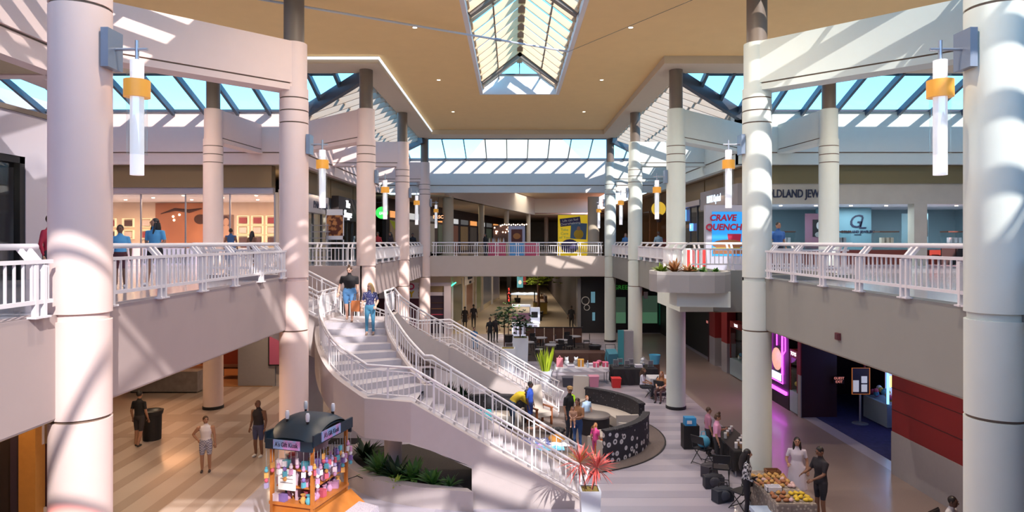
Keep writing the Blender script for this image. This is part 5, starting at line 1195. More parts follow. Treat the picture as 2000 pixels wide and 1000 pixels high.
    fin.polygons.foreach_set('material_index', np.concatenate([slot, np.array(exm, 'i')]).astype('i')); fin.polygons.foreach_set('use_smooth', np.ones(len(fin.polygons), bool)); fin.update()
    bpy.data.meshes.remove(body)
    link('body', fin, root, False, None, None, (s, s, s))
    if style != 'bald':
        hm = MB(); hb = lambda x, y, z: hd(x, y, z)
        hm.ell(hb(0, .018, .03), (.086, .095, .098), 14, 9, R)
        if style in ('long', 'bun', 'pony', 'bob'): hm.ell(hb(0, .03, -.01), (.088, .075, .10), 12, 8, R)
        if style == 'long': hm.tube([hb(0, .05, 0), hb(0, .085, -.12), hb(.0, .10, -.28), hb(0, .10, -.42)], [.085, .095, .085, .04], 10); hm.tube([hb(.07, 0, 0), hb(.085, -.01, -.15), hb(.09, -.03, -.3)], [.03, .032, .012], 7); hm.tube([hb(-.07, 0, 0), hb(-.085, -.01, -.15), hb(-.09, -.03, -.3)], [.03, .032, .012], 7)
        if style == 'bun': hm.ell(hb(0, .02, .145), (.042, .042, .04), 8, 6, R)
        if style == 'pony': hm.tube([hb(0, .09, .04), hb(0, .15, 0), hb(0, .15, -.15), hb(0, .13, -.26)], [.03, .038, .034, .012], 8)
        o = hm.obj('hair', HAIR[hair], None, smooth=True); o.parent = root; o.scale = (s, s, s)
    return root
def accessory(root, mb, name, m, s=1.): o = mb.obj(name, m, None, smooth=True); o.parent = root; o.scale = (s, s, s); return o
WALKL = dict(lk=(.1, -.16, .52), la=(.1, -.13, .085), rk=(-.1, .03, .50), ra=(-.1, .22, .12))
HIPHAND = dict(re=(-.38, .06, 1.18), rw=(-.21, -.02, 1.0), le=(.25, .03, 1.13), lw=(.27, -.03, .9))
def SIT(z=.47): return dict(pel=(0, 0, z + .08), waist=(0, .0, z + .24), chest=(0, -.02, z + .44), sho=(0, -.01, z + .56), neck=(0, -.03, z + .64), head=(0, -.06, z + .77), lk=(.12, -.44, z + .06), la=(.12, -.42, .085), rk=(-.12, -.44, z + .06), ra=(-.12, -.42, .085), le=(.24, -.08, z + .30), lw=(.12, -.32, z + .24), re=(-.24, -.08, z + .30), rw=(-.12, -.32, z + .24))
# lower left
person('man in black t-shirt and dark shorts walking away below the left gallery', G(272, 872), PI - .15, 1.8, 'mid', 'black', 'short', (.012, .012, .015), (.04, .035, .04), (.02, .02, .02), .38, .48, dict(rk=(-.1, .06, .5), ra=(-.1, .2, .12)))
person('woman in white tank top with one hand on her hip', G(402, 922), .25, 1.62, 'mid', 'brown', 'short', (.75, .70, .76), (.4, .4, .5), (.05, .03, .03), .0, .42, dict(HIPHAND, yaw=.5), female=True, wide=1.08, pants_mat=pattern('shorts_check', (.5, .5, .6), (.2, .2, .32), 'checker', 26, .5))
person('man in dark sleeveless top and navy shorts with white shoes', G(505, 892), -.3, 1.76, 'brown', 'grey', 'bald', (.025, .02, .025), (.07, .08, .17), (.75, .73, .75), .0, .46, dict(yaw=-.2), wide=1.1)
# on the stairs
person('woman in black top and blue shorts coming down the stairs', (-5.2, 21.3, ZT), .1, 1.76, 'light', 'brown', 'bun', (.012, .011, .014), (.08, .22, .45), (.5, .3, .22), .40, .42, dict(WALKL, pitch=.35, yaw=-.15, re=(-.3, .03, 1.15), rw=(-.33, -.1, .92)), female=True, wide=1.22)
person('blond woman in polka dot blouse and blue jeans on the stairs', (-4.42, 20.72, ZT - (ZT - ZL) / UPN * 2), .0, 1.62, 'light', 'blond', 'long', (.03, .04, .14), (.06, .22, .36), (.3, .2, .15), .42, .96, dict(yaw=-.5, pitch=.15, le=(.27, -.02, 1.14), lw=(.24, -.22, 1.0)), female=True, shirt_mat=pattern('polka', (.75, .75, .85), (.025, .03, .12), 'voronoi', 28, .22))
tb = thing('tote_bag', 'rust orange tote bag hanging between the two women on the stairs', 'bag', (-4.93, 21.0, 4.45)); MB().cbox((-4.93, 21.0, 4.62), (.26, .12, .34)).obj('body', mat('bag_rust', (.42, .13, .04), .7), tb); MB().tube([(-4.99, 21.0, 4.78), (-4.97, 21.0, 5.0), (-4.89, 21.0, 5.0), (-4.87, 21.0, 4.78)], .012, 6).obj('strap', WOODD, tb)
# upper left gallery
LB = (.12, .40, .70)
person('boy in long light blue t-shirt at the left gallery railing', P(235, 562, 15.9), .35, 1.5, 'brown', 'black', 'short', LB, (.10, .03, .04), (.6, .6, .65), .42, .45)
person('woman in light blue t-shirt and black shorts with long dark hair', P(303, 558, 16.6), -.1, 1.68, 'mid', 'black', 'long', LB, (.015, .013, .02), (.75, .72, .75), .40, .26, dict(yaw=-.6, pitch=-.15, re=(-.26, .02, 1.14), rw=(-.1, -.15, 1.0), le=(.26, .02, 1.14), lw=(.1, -.17, .98), lk=(.15, -.01, .5), la=(.22, .02, .085), rk=(-.15, -.01, .5), ra=(-.22, .0, .085)), female=True, wide=1.1)
person('woman in blue dress with her back turned near the court column', (-12.0, 28.4, ZU), PI + .3, 1.66, 'brown', 'black', 'short', (.04, .12, .30), (.04, .12, .30), (.1, .05, .05), .05, .6, None, ((0, 0, .35), .26), female=True)
person('dark haired shopper in brown before the boutique counters', (-11.25, 28.8, ZU), PI - .2, 1.56, 'mid', 'black', 'long', (.18, .09, .06), (.10, .07, .07), (.05, .05, .05), .5, .9, female=True)
person('person in red coat half hidden by the nearest left column', (-8.95, 12.9, ZU), PI / 2, 1.62, 'mid', 'brown', 'short', (.42, .02, .05), (.04, .04, .05), sleeve=1., low=True)
for x, y, lb, c, sk, st_ in [(738, 40, 'shopper in red top beyond the third left column', (.35, .02, .03), 'brown', 'short'), (763, 40.5, 'shopper in dark top beside the one in red', (.04, .03, .04), 'mid', 'long'), (806, 45.6, 'dark clad shopper near the fifth left column', (.02, .02, .025), 'brown', 'short'),
        (948, 47.0, 'woman in black standing behind the far end railing', (.015, .012, .015), 'mid', 'long'), (1286, 39, 'shopper in pale blue shirt past the third right column', (.25, .38, .48), 'dark', 'short'), (1222, 45.8, 'auburn haired shopper in blue near the fifth right column', (.10, .25, .50), 'light', 'long')]:
    person(lb, ((x - 1000) * y / F, y, ZU), random.uniform(-1, 1), 1.68, sk, 'auburn' if 'auburn' in lb else 'black', st_, c, (.03, .03, .05), sleeve=.6, low=True)
person('man in royal blue t-shirt on the right gallery', (9.35, 23.4, ZU), .2, 1.78, 'mid', 'black', 'short', (.03, .12, .38), (.03, .03, .05), sleeve=.42, wide=1.1)
# lounge
person('man in yellow shirt bending over in the lounge circle', G(1000, 838), 1.9, 1.72, 'brown', 'black', 'short', (.55, .38, .02), (.03, .05, .09), (.02, .02, .02), .95, 1., dict(waist=(0, -.08, 1.07), chest=(0, -.26, 1.19), sho=(0, -.36, 1.25), neck=(0, -.44, 1.26), head=(0, -.55, 1.27), pitch=1.0, le=(.22, -.42, 1.0), lw=(.15, -.6, .86), re=(-.22, -.42, 1.0), rw=(-.15, -.6, .86)), wide=1.15)
person('boy in royal blue t-shirt and shorts standing in the lounge', G(1035, 836), 1.2, 1.66, 'dark', 'black', 'short', (.02, .07, .42), (.02, .05, .22), (.6, .6, .6), .42, .48)
mc = person('man in black vest and tan cap with neon stripe', G(1112, 862), .9, 1.84, 'mid', 'brown', 'bald', (.015, .015, .018), (.03, .035, .05), (.02, .02, .02), .42, 1., dict(yaw=-.9, pitch=.3), wide=1.1)
s_ = 1.84 / 1.75; cp = MB().ell((0, -.02, 1.70), (.09, .11, .065), 14, 8); cp.cbox((-.085, -.09, 1.695), (.14, .11, .015), .8); accessory(mc, cp, 'cap', mat('cap_tan', (.42, .25, .10), .8), s_)
accessory(mc, MB().cbox((.1, .115, 1.36), (.07, .02, .2), 0, .1).cbox((.1, -.12, 1.36), (.07, .02, .2), 0, -.1).cbox((.1, 0, 1.455), (.07, .16, .02)), 'neon_stripe', mat('neon_stripe', (.45, .75, .02), .6, emit=(.4, .8, .02), estr=.15), s_)
person('woman with brown ponytail and blue jeans holding a baby', G(1128, 876), -.5, 1.62, 'mid', 'brown', 'pony', (.35, .17, .08), (.03, .07, .19), (.05, .05, .06), .45, 1., dict(pitch=.3, le=(.25, -.08, 1.15), lw=(.02, -.3, 1.12), re=(-.25, -.08, 1.13), rw=(-.02, -.3, 1.02)), female=True, wide=1.05)
b0 = G(1128, 876); person('baby in tan romper held on its mother\'s arm', (b0.x - .17, b0.y - .34, .72), -.2, .85, 'light', 'brown', 'short', (.50, .28, .18), (.50, .28, .18), sleeve=.3, leg=.6, pose=dict(SIT(.60), la=(.12, -.3, .28), ra=(-.12, -.3, .28)), barefoot=True, wide=1.1)
person('boy in pale blue t-shirt behind the mother in the lounge', G(1146, 842), .4, 1.25, 'light', 'auburn', 'short', (.35, .48, .65), (.3, .3, .35), (.5, .5, .5), .42, .5)
person('small girl in pink top and leggings with brown ponytail', G(1163, 896), 2.4, 1.1, 'mid', 'auburn', 'pony', (.62, .06, .24), (.62, .08, .26), (.5, .3, .3), .38, .62)
g0 = G(1075, 848)
lyp = dict(pel=(0, 0, .14), waist=(0, -.16, .14), chest=(0, -.36, .15), sho=(0, -.48, .15), neck=(0, -.56, .17), head=(0, -.69, .2), lk=(.12, .42, .16), la=(.14, .80, .10), rk=(-.1, .40, .3), ra=(-.1, .72, .12), le=(.32, -.36, .08), lw=(.36, -.12, .07), re=(-.3, -.3, .08), rw=(-.2, -.1, .2), lf=(0, .3, 1), rf=(0, .3, 1))
person('person lying on the lounge floor in a dark patterned dress', (g0.x, g0.y, .03), 1.35, 1.6, 'light', 'black', 'short', (.05, .05, .06), (.3, .18, .13), sleeve=.3, leg=.2, pose=lyp, barefoot=True, female=True, shirt_mat=pattern('dress_spots', (.45, .42, .42), (.03, .03, .035), 'voronoi', 22, .2))
# vendors on the right
person('woman in pink t-shirt behind the black covered vendor table', (6.0, 19.5, 0), 1.3, 1.62, 'mid', 'brown', 'bun', (.72, .33, .52), (.02, .02, .025), sleeve=.42, pose=dict(pitch=.5, lw=(.08, -.25, 1.25), le=(.24, -.1, 1.15)), female=True, wide=1.05)
person('dark haired companion just behind the woman in pink', (6.1, 20.7, 0), 1.6, 1.5, 'mid', 'brown', 'short', (.45, .2, .3), (.03, .03, .04))
person('woman in black and white plaid shirt at the pastry table', (5.62, 15.95, 0), 1.25, 1.68, 'mid', 'black', 'long', (.5, .5, .5), (.015, .015, .02), sleeve=.9, pose=dict(yaw=.3, pitch=.15, rw=(-.18, -.2, 1.0)), female=True, shirt_mat=pattern('plaid', (.04, .04, .05), (.62, .62, .66), 'checker', 15, .5))
person('woman in white lace dress with long dark hair', (7.30, 17.05, 0), -.35, 1.64, 'mid', 'black', 'long', (.66, .60, .70), (.66, .60, .70), sleeve=.35, leg=.3, pose=dict(re=(-.27, .0, 1.14), rw=(-.24, -.2, 1.08)), skirt=((0, 0, .35), .27), female=True)
person('man in black t-shirt and shorts reaching over the pastry table', (7.42, 16.0, 0), -1.35, 1.72, 'brown', 'black', 'short', (.012, .013, .02), (.02, .02, .03), (.1, .02, .03), .42, .5, dict(pitch=.4, re=(-.24, -.12, 1.14), rw=(-.16, -.38, 1.08), le=(.24, -.1, 1.14), lw=(.16, -.34, 1.02)), wide=1.12)
person('seated person at the lower corner by the nearest right column', (9.25, 14.05, 0), .6, 1.66, 'dark', 'black', 'short', (.55, .56, .62), (.04, .04, .06), pose=SIT(.47))
person('woman in white shirt sitting on a folding chair by the third right column', (5.55, 28.35, 0), 1.2, 1.66, 'mid', 'brown', 'long', (.62, .62, .74), (.03, .03, .04), sleeve=.45, pose=SIT(.46), female=True)
person('auburn haired person sitting behind the third right column', (6.25, 27.75, 0), -.6, 1.62, 'light', 'auburn', 'long', (.55, .25, .12), (.1, .05, .05), sleeve=.5, pose=SIT(.46), female=True)
# far end of the lower floor
for x, y, lb, c, h_ in [(1116, 643, 'man in dark clothes walking in the far lower corridor', (.02, .018, .02), 1.78), (908, 641, 'woman in dark dress before the arched doorway', (.02, .015, .02), 1.66), (925, 640, 'man in dark suit before the arched doorway', (.02, .018, .025), 1.8), (957, 671, 'person in black standing left of the leafy planter', (.015, .012, .015), 1.7), (968, 669, 'person in dark clothes beside the leafy planter', (.03, .02, .025), 1.75), (1058, 607, 'tan shirted visitor near the yellow corridor kiosk', (.35, .22, .10), 1.7)]:
    g = G(x, y); person(lb, (g.x, g.y, .004), PI if 'walking' in lb or 'doorway' in lb else .4, h_, 'brown', 'black', 'short', c, (.02, .018, .02), sleeve=.6, low=True, skirt=((0, 0, .5), .22) if 'dress' in lb else None)
g = G(922, 690); person('person in blue shirt seated beyond the far stair branch', (g.x, g.y + 2, 0), .3, 1.7, 'mid', 'brown', 'short', (.05, .16, .36), (.2, .35, .55), pose=SIT(.47), low=True)
# ------------------------------------------------------------------ lounge circle
LCX, LCY = 1.2, 22.9
CARP = mat('lounge_carpet', (.17, .135, .125), .95, noise=.25, nscale=25)
cp_ = thing('round_carpet', 'large round dark taupe carpet under the lounge seating', 'carpet', (LCX, LCY, 0)); MB().lathe([(3.95, .008), (3.95, .022)], (LCX, LCY, 0), 64).obj('pile', CARP, cp_); MB().lathe([(3.95, .008), (4.0, .008), (4.0, .024), (3.95, .024)], (LCX, LCY, 0), 64, False).obj('border', BLACK, cp_)
FAB_C = mat('sofa_cream', (.55, .49, .44), .8); FAB_D = pattern('sofa_dark', (.16, .15, .17), (.022, .02, .026), 'voronoi', 9, .16)
FAB_R = bpy.data.materials.new('sofa_rings'); FAB_R.use_nodes = True
def ringpat(m, c1, c2, sc):
    t = m.node_tree; b = t.nodes['Principled BSDF']; b.inputs['Roughness'].default_value = .8
    tc = t.nodes.new('ShaderNodeTexCoord'); v = t.nodes.new('ShaderNodeTexVoronoi'); v.inputs['Scale'].default_value = sc; v.inputs['Randomness'].default_value = .7
    r = t.nodes.new('ShaderNodeValToRGB'); e = r.color_ramp.elements; e[0].position = .14; e[0].color = c2 + (1,); e[1].position = .42; e[1].color = c2 + (1,)
    for p_, c_ in ((.17, c1), (.33, c1), (.37, c2)): x = r.color_ramp.elements.new(p_); x.color = c_ + (1,)
    t.links.new(tc.outputs['Object'], v.inputs['Vector']); t.links.new(v.outputs['Distance'], r.inputs[0]); t.links.new(r.outputs[0], b.inputs['Base Color'])
ringpat(FAB_R, (.60, .57, .60), (.028, .024, .036), 4.2); MATS['sofa_rings'] = FAB_R
def arcpoly(r0, r1, a0, a1, n, LCX=LCX, LCY=LCY):
    return [(LCX + r0 * math.cos(a0 + (a1 - a0) * i / n), LCY + r0 * math.sin(a0 + (a1 - a0) * i / n)) for i in range(n + 1)] + [(LCX + r1 * math.cos(a1 + (a0 - a1) * i / n), LCY + r1 * math.sin(a1 + (a0 - a1) * i / n)) for i in range(n + 1)]
def sofa(a0, a1, label, back, ro=3.45, hb=.95, c=(LCX, LCY)):
    a0, a1 = math.radians(a0), math.radians(a1); am = (a0 + a1) / 2
    t = thing('curved_sofa', label, 'sofa', (c[0] + (ro - .4) * math.cos(am), c[1] + (ro - .4) * math.sin(am), .02), group='curved lounge sofas')
    MB().prism(arcpoly(ro - .95, ro - .2, a0 + .03, a1 - .03, 12, *c), .10, .44).obj('seat', FAB_C, t)
    MB().prism(arcpoly(ro - .97, ro - .2, a0 + .03, a1 - .03, 12, *c), .02, .10).obj('plinth', BLACK, t)
    MB().prism(arcpoly(ro - .2, ro, a0, a1, 16, *c), .02, hb).obj('backrest', back, t); MB().prism(arcpoly(ro - .22, ro + .02, a0 - .01, a1 + .01, 16, *c), hb, hb + .06).obj('top_roll', FAB_D, t)
    for a in (a0, a1 - .035): MB().prism(arcpoly(ro - 1.0, ro - .2, a, a + .035, 2, *c), .02, .60).obj('end_panel', FAB_C, t)
    return t
sofa(6, 60, 'curved sofa with dark backrest and cream seat on the far rim of the carpet', FAB_D); sofa(-62, -14, 'curved sofa whose backrest has white rings on black, nearest the viewer', FAB_R); sofa(66, 114, 'curved sofa with dark backrest beside the far stair branch', FAB_D, 2.8, c=(-.6, 21.9)); sofa(119, 150, 'short curved sofa partly hidden behind the near stair railing', FAB_D, 2.8, c=(-.6, 21.9))
LEG = mat('chair_wood', (.32, .10, .035), .45)
def armchair(g, rz, label):
    t = thing('armchair', label, 'armchair', (g.x, g.y, .022), rz, 'high-backed lounge armchairs')
    L = lambda mb, n, m: mb.obj(n, m, t, False)
    L(MB().cbox((0, 0, .40), (.62, .6, .16)), 'seat', FAB_C); L(MB().cbox((0, .30, .86), (.62, .12, .95), 0, -.14), 'backrest', FAB_C)
    for sx in (-.33, .33):
        L(MB().cbox((sx, -.27, .3), (.06, .07, .6)), 'leg', LEG); L(MB().cbox((sx, .27, .3), (.06, .07, .6)), 'leg', LEG); L(MB().cbox((sx, -.02, .62), (.07, .62, .05)), 'arm', LEG)
    return t
armchair(G(1054, 829), .6, 'high-backed cream armchair with wooden arms left of the seated group'); armchair(G(1132, 806), -.3, 'high-backed cream armchair behind the man with the cap')
def drum(g, r, h, label, side, top):
    t = thing('drum_table', label, 'table', (g.x, g.y, .022), group='round lounge tables')
    MB().lathe([(r, 0), (r, h - .05)], (g.x, g.y, .022), 32).obj('drum', side, t, smooth=True); MB().lathe([(r + .03, h - .05), (r + .03, h), (r + .01, h + .02)], (g.x, g.y, .022), 32).obj('top', top, t, smooth=True); return t
drum(G(1161, 846), .52, .62, 'dark round drum table with brown emblem in the lounge', mat('drum_dark', (.03, .025, .03), .5), mat('drum_top_grey', (.22, .19, .18), .4)); drum(G(1184, 882), .42, .55, 'round table with pale top near the small girl', mat('drum_taupe', (.16, .13, .12), .6), mat('drum_top_pale', (.50, .43, .38), .5))
g = G(1160, 846); em = MB().ell((g.x - .05, g.y - .53, .3), (.12, .015, .13)).obj('emblem', mat('emblem_brown', (.35, .17, .07), .6)); em.parent = bpy.data.objects['drum_table']; em.matrix_parent_inverse = wmat(em.parent).inverted()
oc = thing('orange_cube', 'orange cube stool beside the pale round table', 'stool', G(1176, 890)); g = G(1177, 892); B(g.x - .26, g.x + .26, g.y - .24, g.y + .24, .024, .06, 'base', BLACK, oc); B(g.x - .27, g.x + .27, g.y - .25, g.y + .25, .06, .46, 'body', mat('cube_orange', (.70, .13, .02), .6), oc); B(g.x - .27, g.x + .27, g.y - .25, g.y + .25, .46, .5, 'top', mat('cube_top', (.62, .14, .03), .7), oc)
# blankets and toys on the floor
bl_ = thing('blanket_pile', 'crumpled blue and purple blanket on the lounge carpet', 'blanket', G(1065, 872)); g = G(1062, 874); r5 = random.Random(5)
for k, (c_, dx, dy) in enumerate([((.10, .35, .60), .1, 0), ((.30, .14, .40), -.5, .1), ((.55, .55, .62), .3, .35), ((.04, .05, .16), -.2, .4)]):
    m_ = MB(); n_ = 9
    for i in range(n_):
        for j in range(n_): m_.v.append((g.x + dx + (i / (n_ - 1) - .5) * 1.1, g.y + dy + (j / (n_ - 1) - .5) * .8, .03 + .012 * k + .10 * abs(math.sin(i * 1.3 + k) * math.cos(j * 1.1 + k * 2)) * (0 if i in (0, n_ - 1) or j in (0, n_ - 1) else 1)))
    for i in range(n_ - 1):
        for j in range(n_ - 1): m_.f.append((i * n_ + j, (i + 1) * n_ + j, (i + 1) * n_ + j + 1, i * n_ + j + 1))
    m_.obj('fold', pattern('blanket%d' % k, c_, tuple(min(1, x * 1.8 + .05) for x in c_), 'voronoi', 14, .35), bl_, smooth=True)
pt_ = thing('plush_cushion', 'round orange plush cushion on the blanket', 'cushion', G(1086, 866)); g = G(1086, 868); MB().ell((g.x, g.y, .2), (.26, .2, .13)).obj('body', mat('plush_orange', (.55, .24, .05), .9), pt_, smooth=True); MB().ell((g.x + .22, g.y - .05, .24), (.1, .1, .09)).obj('head', MATS['plush_orange'], pt_, smooth=True)
tq = thing('towel', 'turquoise towel draped beside the near stair railing', 'towel', G(945, 815)); MB().slab(P(922, 800, 22.6), P(958, 800, 22.4), P(962, 828, 22.3), P(935, 824, 22.5), .05).obj('cloth', mat('turquoise', (.05, .42, .48), .8), tq); g = P(945, 826, 22.6); B(g.x - .3, g.x + .3, 22.55, 22.95, .022, g.z + .3, 'crate', MATS['turquoise'], tq)

# pots and planters
POT = mat('pot_white', (.62, .66, .72), .35)
def pot(c, w0, w1, h, label, name='planter_pot'):
    t = thing(name, label, 'planter', (c[0], c[1], c[2]))
    x, y, z = c; a, b = w0 / 2, w1 / 2
    MB().add([(x - a, y - a, z), (x + a, y - a, z), (x + a, y + a, z), (x - a, y + a, z), (x - b, y - b, z + h), (x + b, y - b, z + h), (x + b, y + b, z + h), (x - b, y + b, z + h)], [(0, 3, 2, 1), (0, 1, 5, 4), (1, 2, 6, 5), (2, 3, 7, 6), (3, 0, 4, 7)]).obj('body', POT, t)
    k = .82; m_ = MB(); o_ = [(-b, -b), (b, -b), (b, b), (-b, b)]
    for i in range(4):
        j = (i + 1) % 4; m_.add([(x + o_[i][0], y + o_[i][1], z + h), (x + o_[j][0], y + o_[j][1], z + h), (x + o_[j][0] * k, y + o_[j][1] * k, z + h), (x + o_[i][0] * k, y + o_[i][1] * k, z + h)], [(0, 1, 2, 3)])
    m_.obj('rim', POT, t); MB().box(x - b * k, x + b * k, y - b * k, y + b * k, z + h - .08, z + h - .02).obj('soil', mat('moss', (.22, .17, .04), .95, noise=.5, nscale=30), t); return t
pc = G(1152, 1034); pot(tuple(pc), .38, .47, .95, 'tapered white planter pot at the foot of the near stair')
def burst(mb, c, n, ln, wd, rnd, zmin=-.25):
    for k in range(n):
        a = rnd.uniform(0, 2 * PI); e = rnd.uniform(zmin, 1.2); d = Vector((math.cos(a) * math.cos(e), math.sin(a) * math.cos(e), math.sin(e))); sid = d.cross(Vector((0, 0, 1)));
        if sid.length < .05: continue
        sid.normalize(); l = ln * rnd.uniform(.8, 1.1); m1 = Vector(c) + d * l * .55; m2 = Vector(c) + d * l + Vector((0, 0, -.10 * l))
        k0 = len(mb.v); mb.v += [tuple(Vector(c)), tuple(m1 - sid * wd), tuple(m1 + sid * wd), tuple(m2)]; mb.f += [(k0, k0 + 1, k0 + 2), (k0 + 1, k0 + 3, k0 + 2)]
    return mb
YELO = mat('leaf_yellow', (.60, .42, .08), .5)
for i, (dx, dy, dz, lb) in enumerate([(-.22, .02, .58, 'spiky yellow and red dracaena, the taller one in the white pot'), (.16, -.02, .48, 'spiky red dracaena, the lower one in the white pot')]):
    t = thing('dracaena', lb, 'plant', (pc.x + dx * .3, pc.y, .88), group='dracaenas in the white pot'); top = (pc.x + dx, pc.y + dy, .95 + dz)
    MB().tube([(pc.x + dx * .3, pc.y + dy, .88), (pc.x + dx * .8, pc.y + dy, .95 + dz * .6), top], .018, 6).obj('stem', WOODD, t)
    burst(MB(), top, 70, .56, .018, rr, -.9).obj('leaves', RED, t); burst(MB(), top, 34, .46, .014, rr, .2).obj('inner_leaves', YELO if i == 0 else RED, t)
# plants in the bed under the stairs
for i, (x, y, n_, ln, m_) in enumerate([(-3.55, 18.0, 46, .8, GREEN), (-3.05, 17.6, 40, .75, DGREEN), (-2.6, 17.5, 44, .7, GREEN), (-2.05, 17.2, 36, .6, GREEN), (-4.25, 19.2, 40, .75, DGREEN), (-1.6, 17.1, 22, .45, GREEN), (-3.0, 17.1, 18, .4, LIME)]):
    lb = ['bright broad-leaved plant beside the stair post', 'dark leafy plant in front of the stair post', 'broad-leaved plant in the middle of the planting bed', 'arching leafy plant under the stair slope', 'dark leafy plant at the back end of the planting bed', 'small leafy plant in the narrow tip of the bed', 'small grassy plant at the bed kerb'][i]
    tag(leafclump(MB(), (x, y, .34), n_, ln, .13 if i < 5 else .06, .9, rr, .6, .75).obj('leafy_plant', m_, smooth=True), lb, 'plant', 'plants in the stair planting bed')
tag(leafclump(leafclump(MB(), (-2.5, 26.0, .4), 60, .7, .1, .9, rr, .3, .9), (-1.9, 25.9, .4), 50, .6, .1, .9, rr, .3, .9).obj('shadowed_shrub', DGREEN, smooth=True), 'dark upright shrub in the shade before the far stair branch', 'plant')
fb = thing('far_planting_bed', 'low planting bed before the far stair branch', 'planter', (-2.4, 26, 0)); B(-3.4, -1.1, 24.95, 25.1, 0, .5, 'kerb_wall', FLANK, fb); B(-3.4, -1.1, 25.1, 26.9, 0, .4, 'soil', SOIL, fb)
# white tall planters beyond the far stair
for i, (x0, x1, yt, yb, D) in enumerate([(978, 1006, 681, 726, 34.0), (1001, 1032, 660, 716, 35.5)]):
    a_, b_ = P(x0, yt, D), P(x1, yt, D); c_ = ((a_.x + b_.x) / 2, D + .3, 0)
    pot(c_, (b_.x - a_.x) * .9, b_.x - a_.x, a_.z, ['low white box planter beyond the far stair railing', 'tall white box planter with a dark leafy tree'][i], 'box_planter')
for i, (px, py, D, n_, s_, lb) in enumerate([(1016, 632, 35.8, 150, .75, 'dark leafy tree growing from the tall white planter'), (985, 622, 37.5, 120, .8, 'blue-green leafy tree behind the white planters'), (993, 606, 44.0, 90, .8, 'green bushy plant near the white kiosk')]):
    c_ = P(px, py, D); t = thing('potted_tree', lb, 'plant', (c_.x, c_.y, 0)); m_ = MB()
    for k in range(n_ // 2): o_ = Vector((rr.gauss(0, .36), rr.gauss(0, .33), rr.gauss(0, .27))) * s_ / .75; leafclump(m_, c_ + o_, 8, .26, .10, .9, rr, .4, .4)
    m_.obj('crown', DGREEN if i != 2 else GREEN, t, smooth=True); MB().tube([(c_.x, c_.y, .0 if i else 1.2), tuple(c_)], .04, 6).obj('trunk', WOODD, t)
    if i: MB().lathe([(.25, 0), (.32, .5)], (c_.x, c_.y, 0), 16).obj('pot', BLACK, t)
sp_ = G(1066, 746); sk = thing('snake_plant', 'bright yellow-green sword-leaved plant in a white pot', 'plant', tuple(sp_)); MB().lathe([(.25, 0), (.34, .55), (.30, .55), (.28, .5)], tuple(sp_), 20).obj('pot', POT, sk, smooth=True)
m_ = MB()
for k in range(34):
    a = rr.uniform(0, 2 * PI); r_ = rr.uniform(.02, .24); b_ = sp_ + Vector((math.cos(a) * r_, math.sin(a) * r_, .5)); l = rr.uniform(.7, 1.15); tip = b_ + Vector((math.cos(a) * r_ * 1.5, math.sin(a) * r_ * 1.5, l)); sd_ = Vector((-math.sin(a), math.cos(a), 0)) * .05; k0 = len(m_.v)
    md = b_.lerp(tip, .55); m_.v += [tuple(b_ - sd_ * .6), tuple(b_ + sd_ * .6), tuple(md + sd_), tuple(md - sd_), tuple(tip)]; m_.f += [(k0, k0 + 1, k0 + 2, k0 + 3), (k0 + 3, k0 + 2, k0 + 4)]
m_.obj('leaves', mat('leaf_yellowgreen', (.42, .55, .03), .45), sk)

# ------------------------------------------------------------------ vendor stalls
CHM = mat('chair_black', (.018, .018, .022), .45)
def folding_chair():
    t = thing('folding_chair', 'x', 'chair', (0, 0, 0), 0, 'black folding chairs'); L = lambda mb, n, m=CHM: mb.obj(n, m, t, False)
    L(MB().cbox((0, -.02, .45), (.42, .40, .035)), 'seat'); L(MB().cbox((0, .235, .74), (.42, .03, .22), 0, -.12), 'backrest')
    for sx in (-.22, .22):
        L(MB().tube([(sx, .27, .86), (sx, .18, .5), (sx, -.24, .0)], .013, 6), 'leg'); L(MB().tube([(sx * .92, -.17, .44), (sx * .92, .28, .0)], .013, 6), 'leg')
    L(MB().tube([(-.22, -.2, .05), (.22, -.2, .05)], .011, 6), 'stretcher'); L(MB().tube([(-.2, .24, .05), (.2, .24, .05)], .011, 6), 'stretcher'); L(MB().tube([(-.22, .27, .86), (.22, .27, .86)], .013, 6), 'top_bar')
    return t
fc = folding_chair()
spots_ = [(G(1372, 905), 2.2, 'black folding chair holding a blue bag left of the vendor tables'), (G(1408, 945), 2.9, 'black folding chair seen from behind between the vendor tables'), (G(1450, 995), -2.6, 'black folding chair nearest the plaid shirted woman'), (G(1272, 775), -1.9, 'black folding chair under the woman in the white shirt'), (Vector((6.25, 27.9, 0)), 2.5, 'black folding chair behind the third right column'), (Vector((9.25, 14.15, 0)), .6, 'black folding chair in the lower corner by the nearest right column')]
for i, (p_, rz_, lb) in enumerate(spots_):
    if i == 0: fc.location = p_; fc.rotation_euler = (0, 0, rz_); fc['label'] = lb
    else: dup(fc, p_, rz_, lb)
spots2 = bpy.data.objects
bb = thing('plastic_bag', 'pale blue plastic bag on the folding chair', 'bag', tuple(G(1372, 905) + Vector((0, 0, .47)))); g = G(1374, 905); MB().ell((g.x, g.y, .66), (.2, .16, .19)).obj('body', mat('bag_blue', (.10, .42, .62), .4), bb, smooth=True); MB().tube([(g.x - .08, g.y, .8), (g.x - .05, g.y, .96), (g.x + .05, g.y, .96), (g.x + .08, g.y, .8)], .015, 6).obj('handle', MATS['bag_blue'], bb)
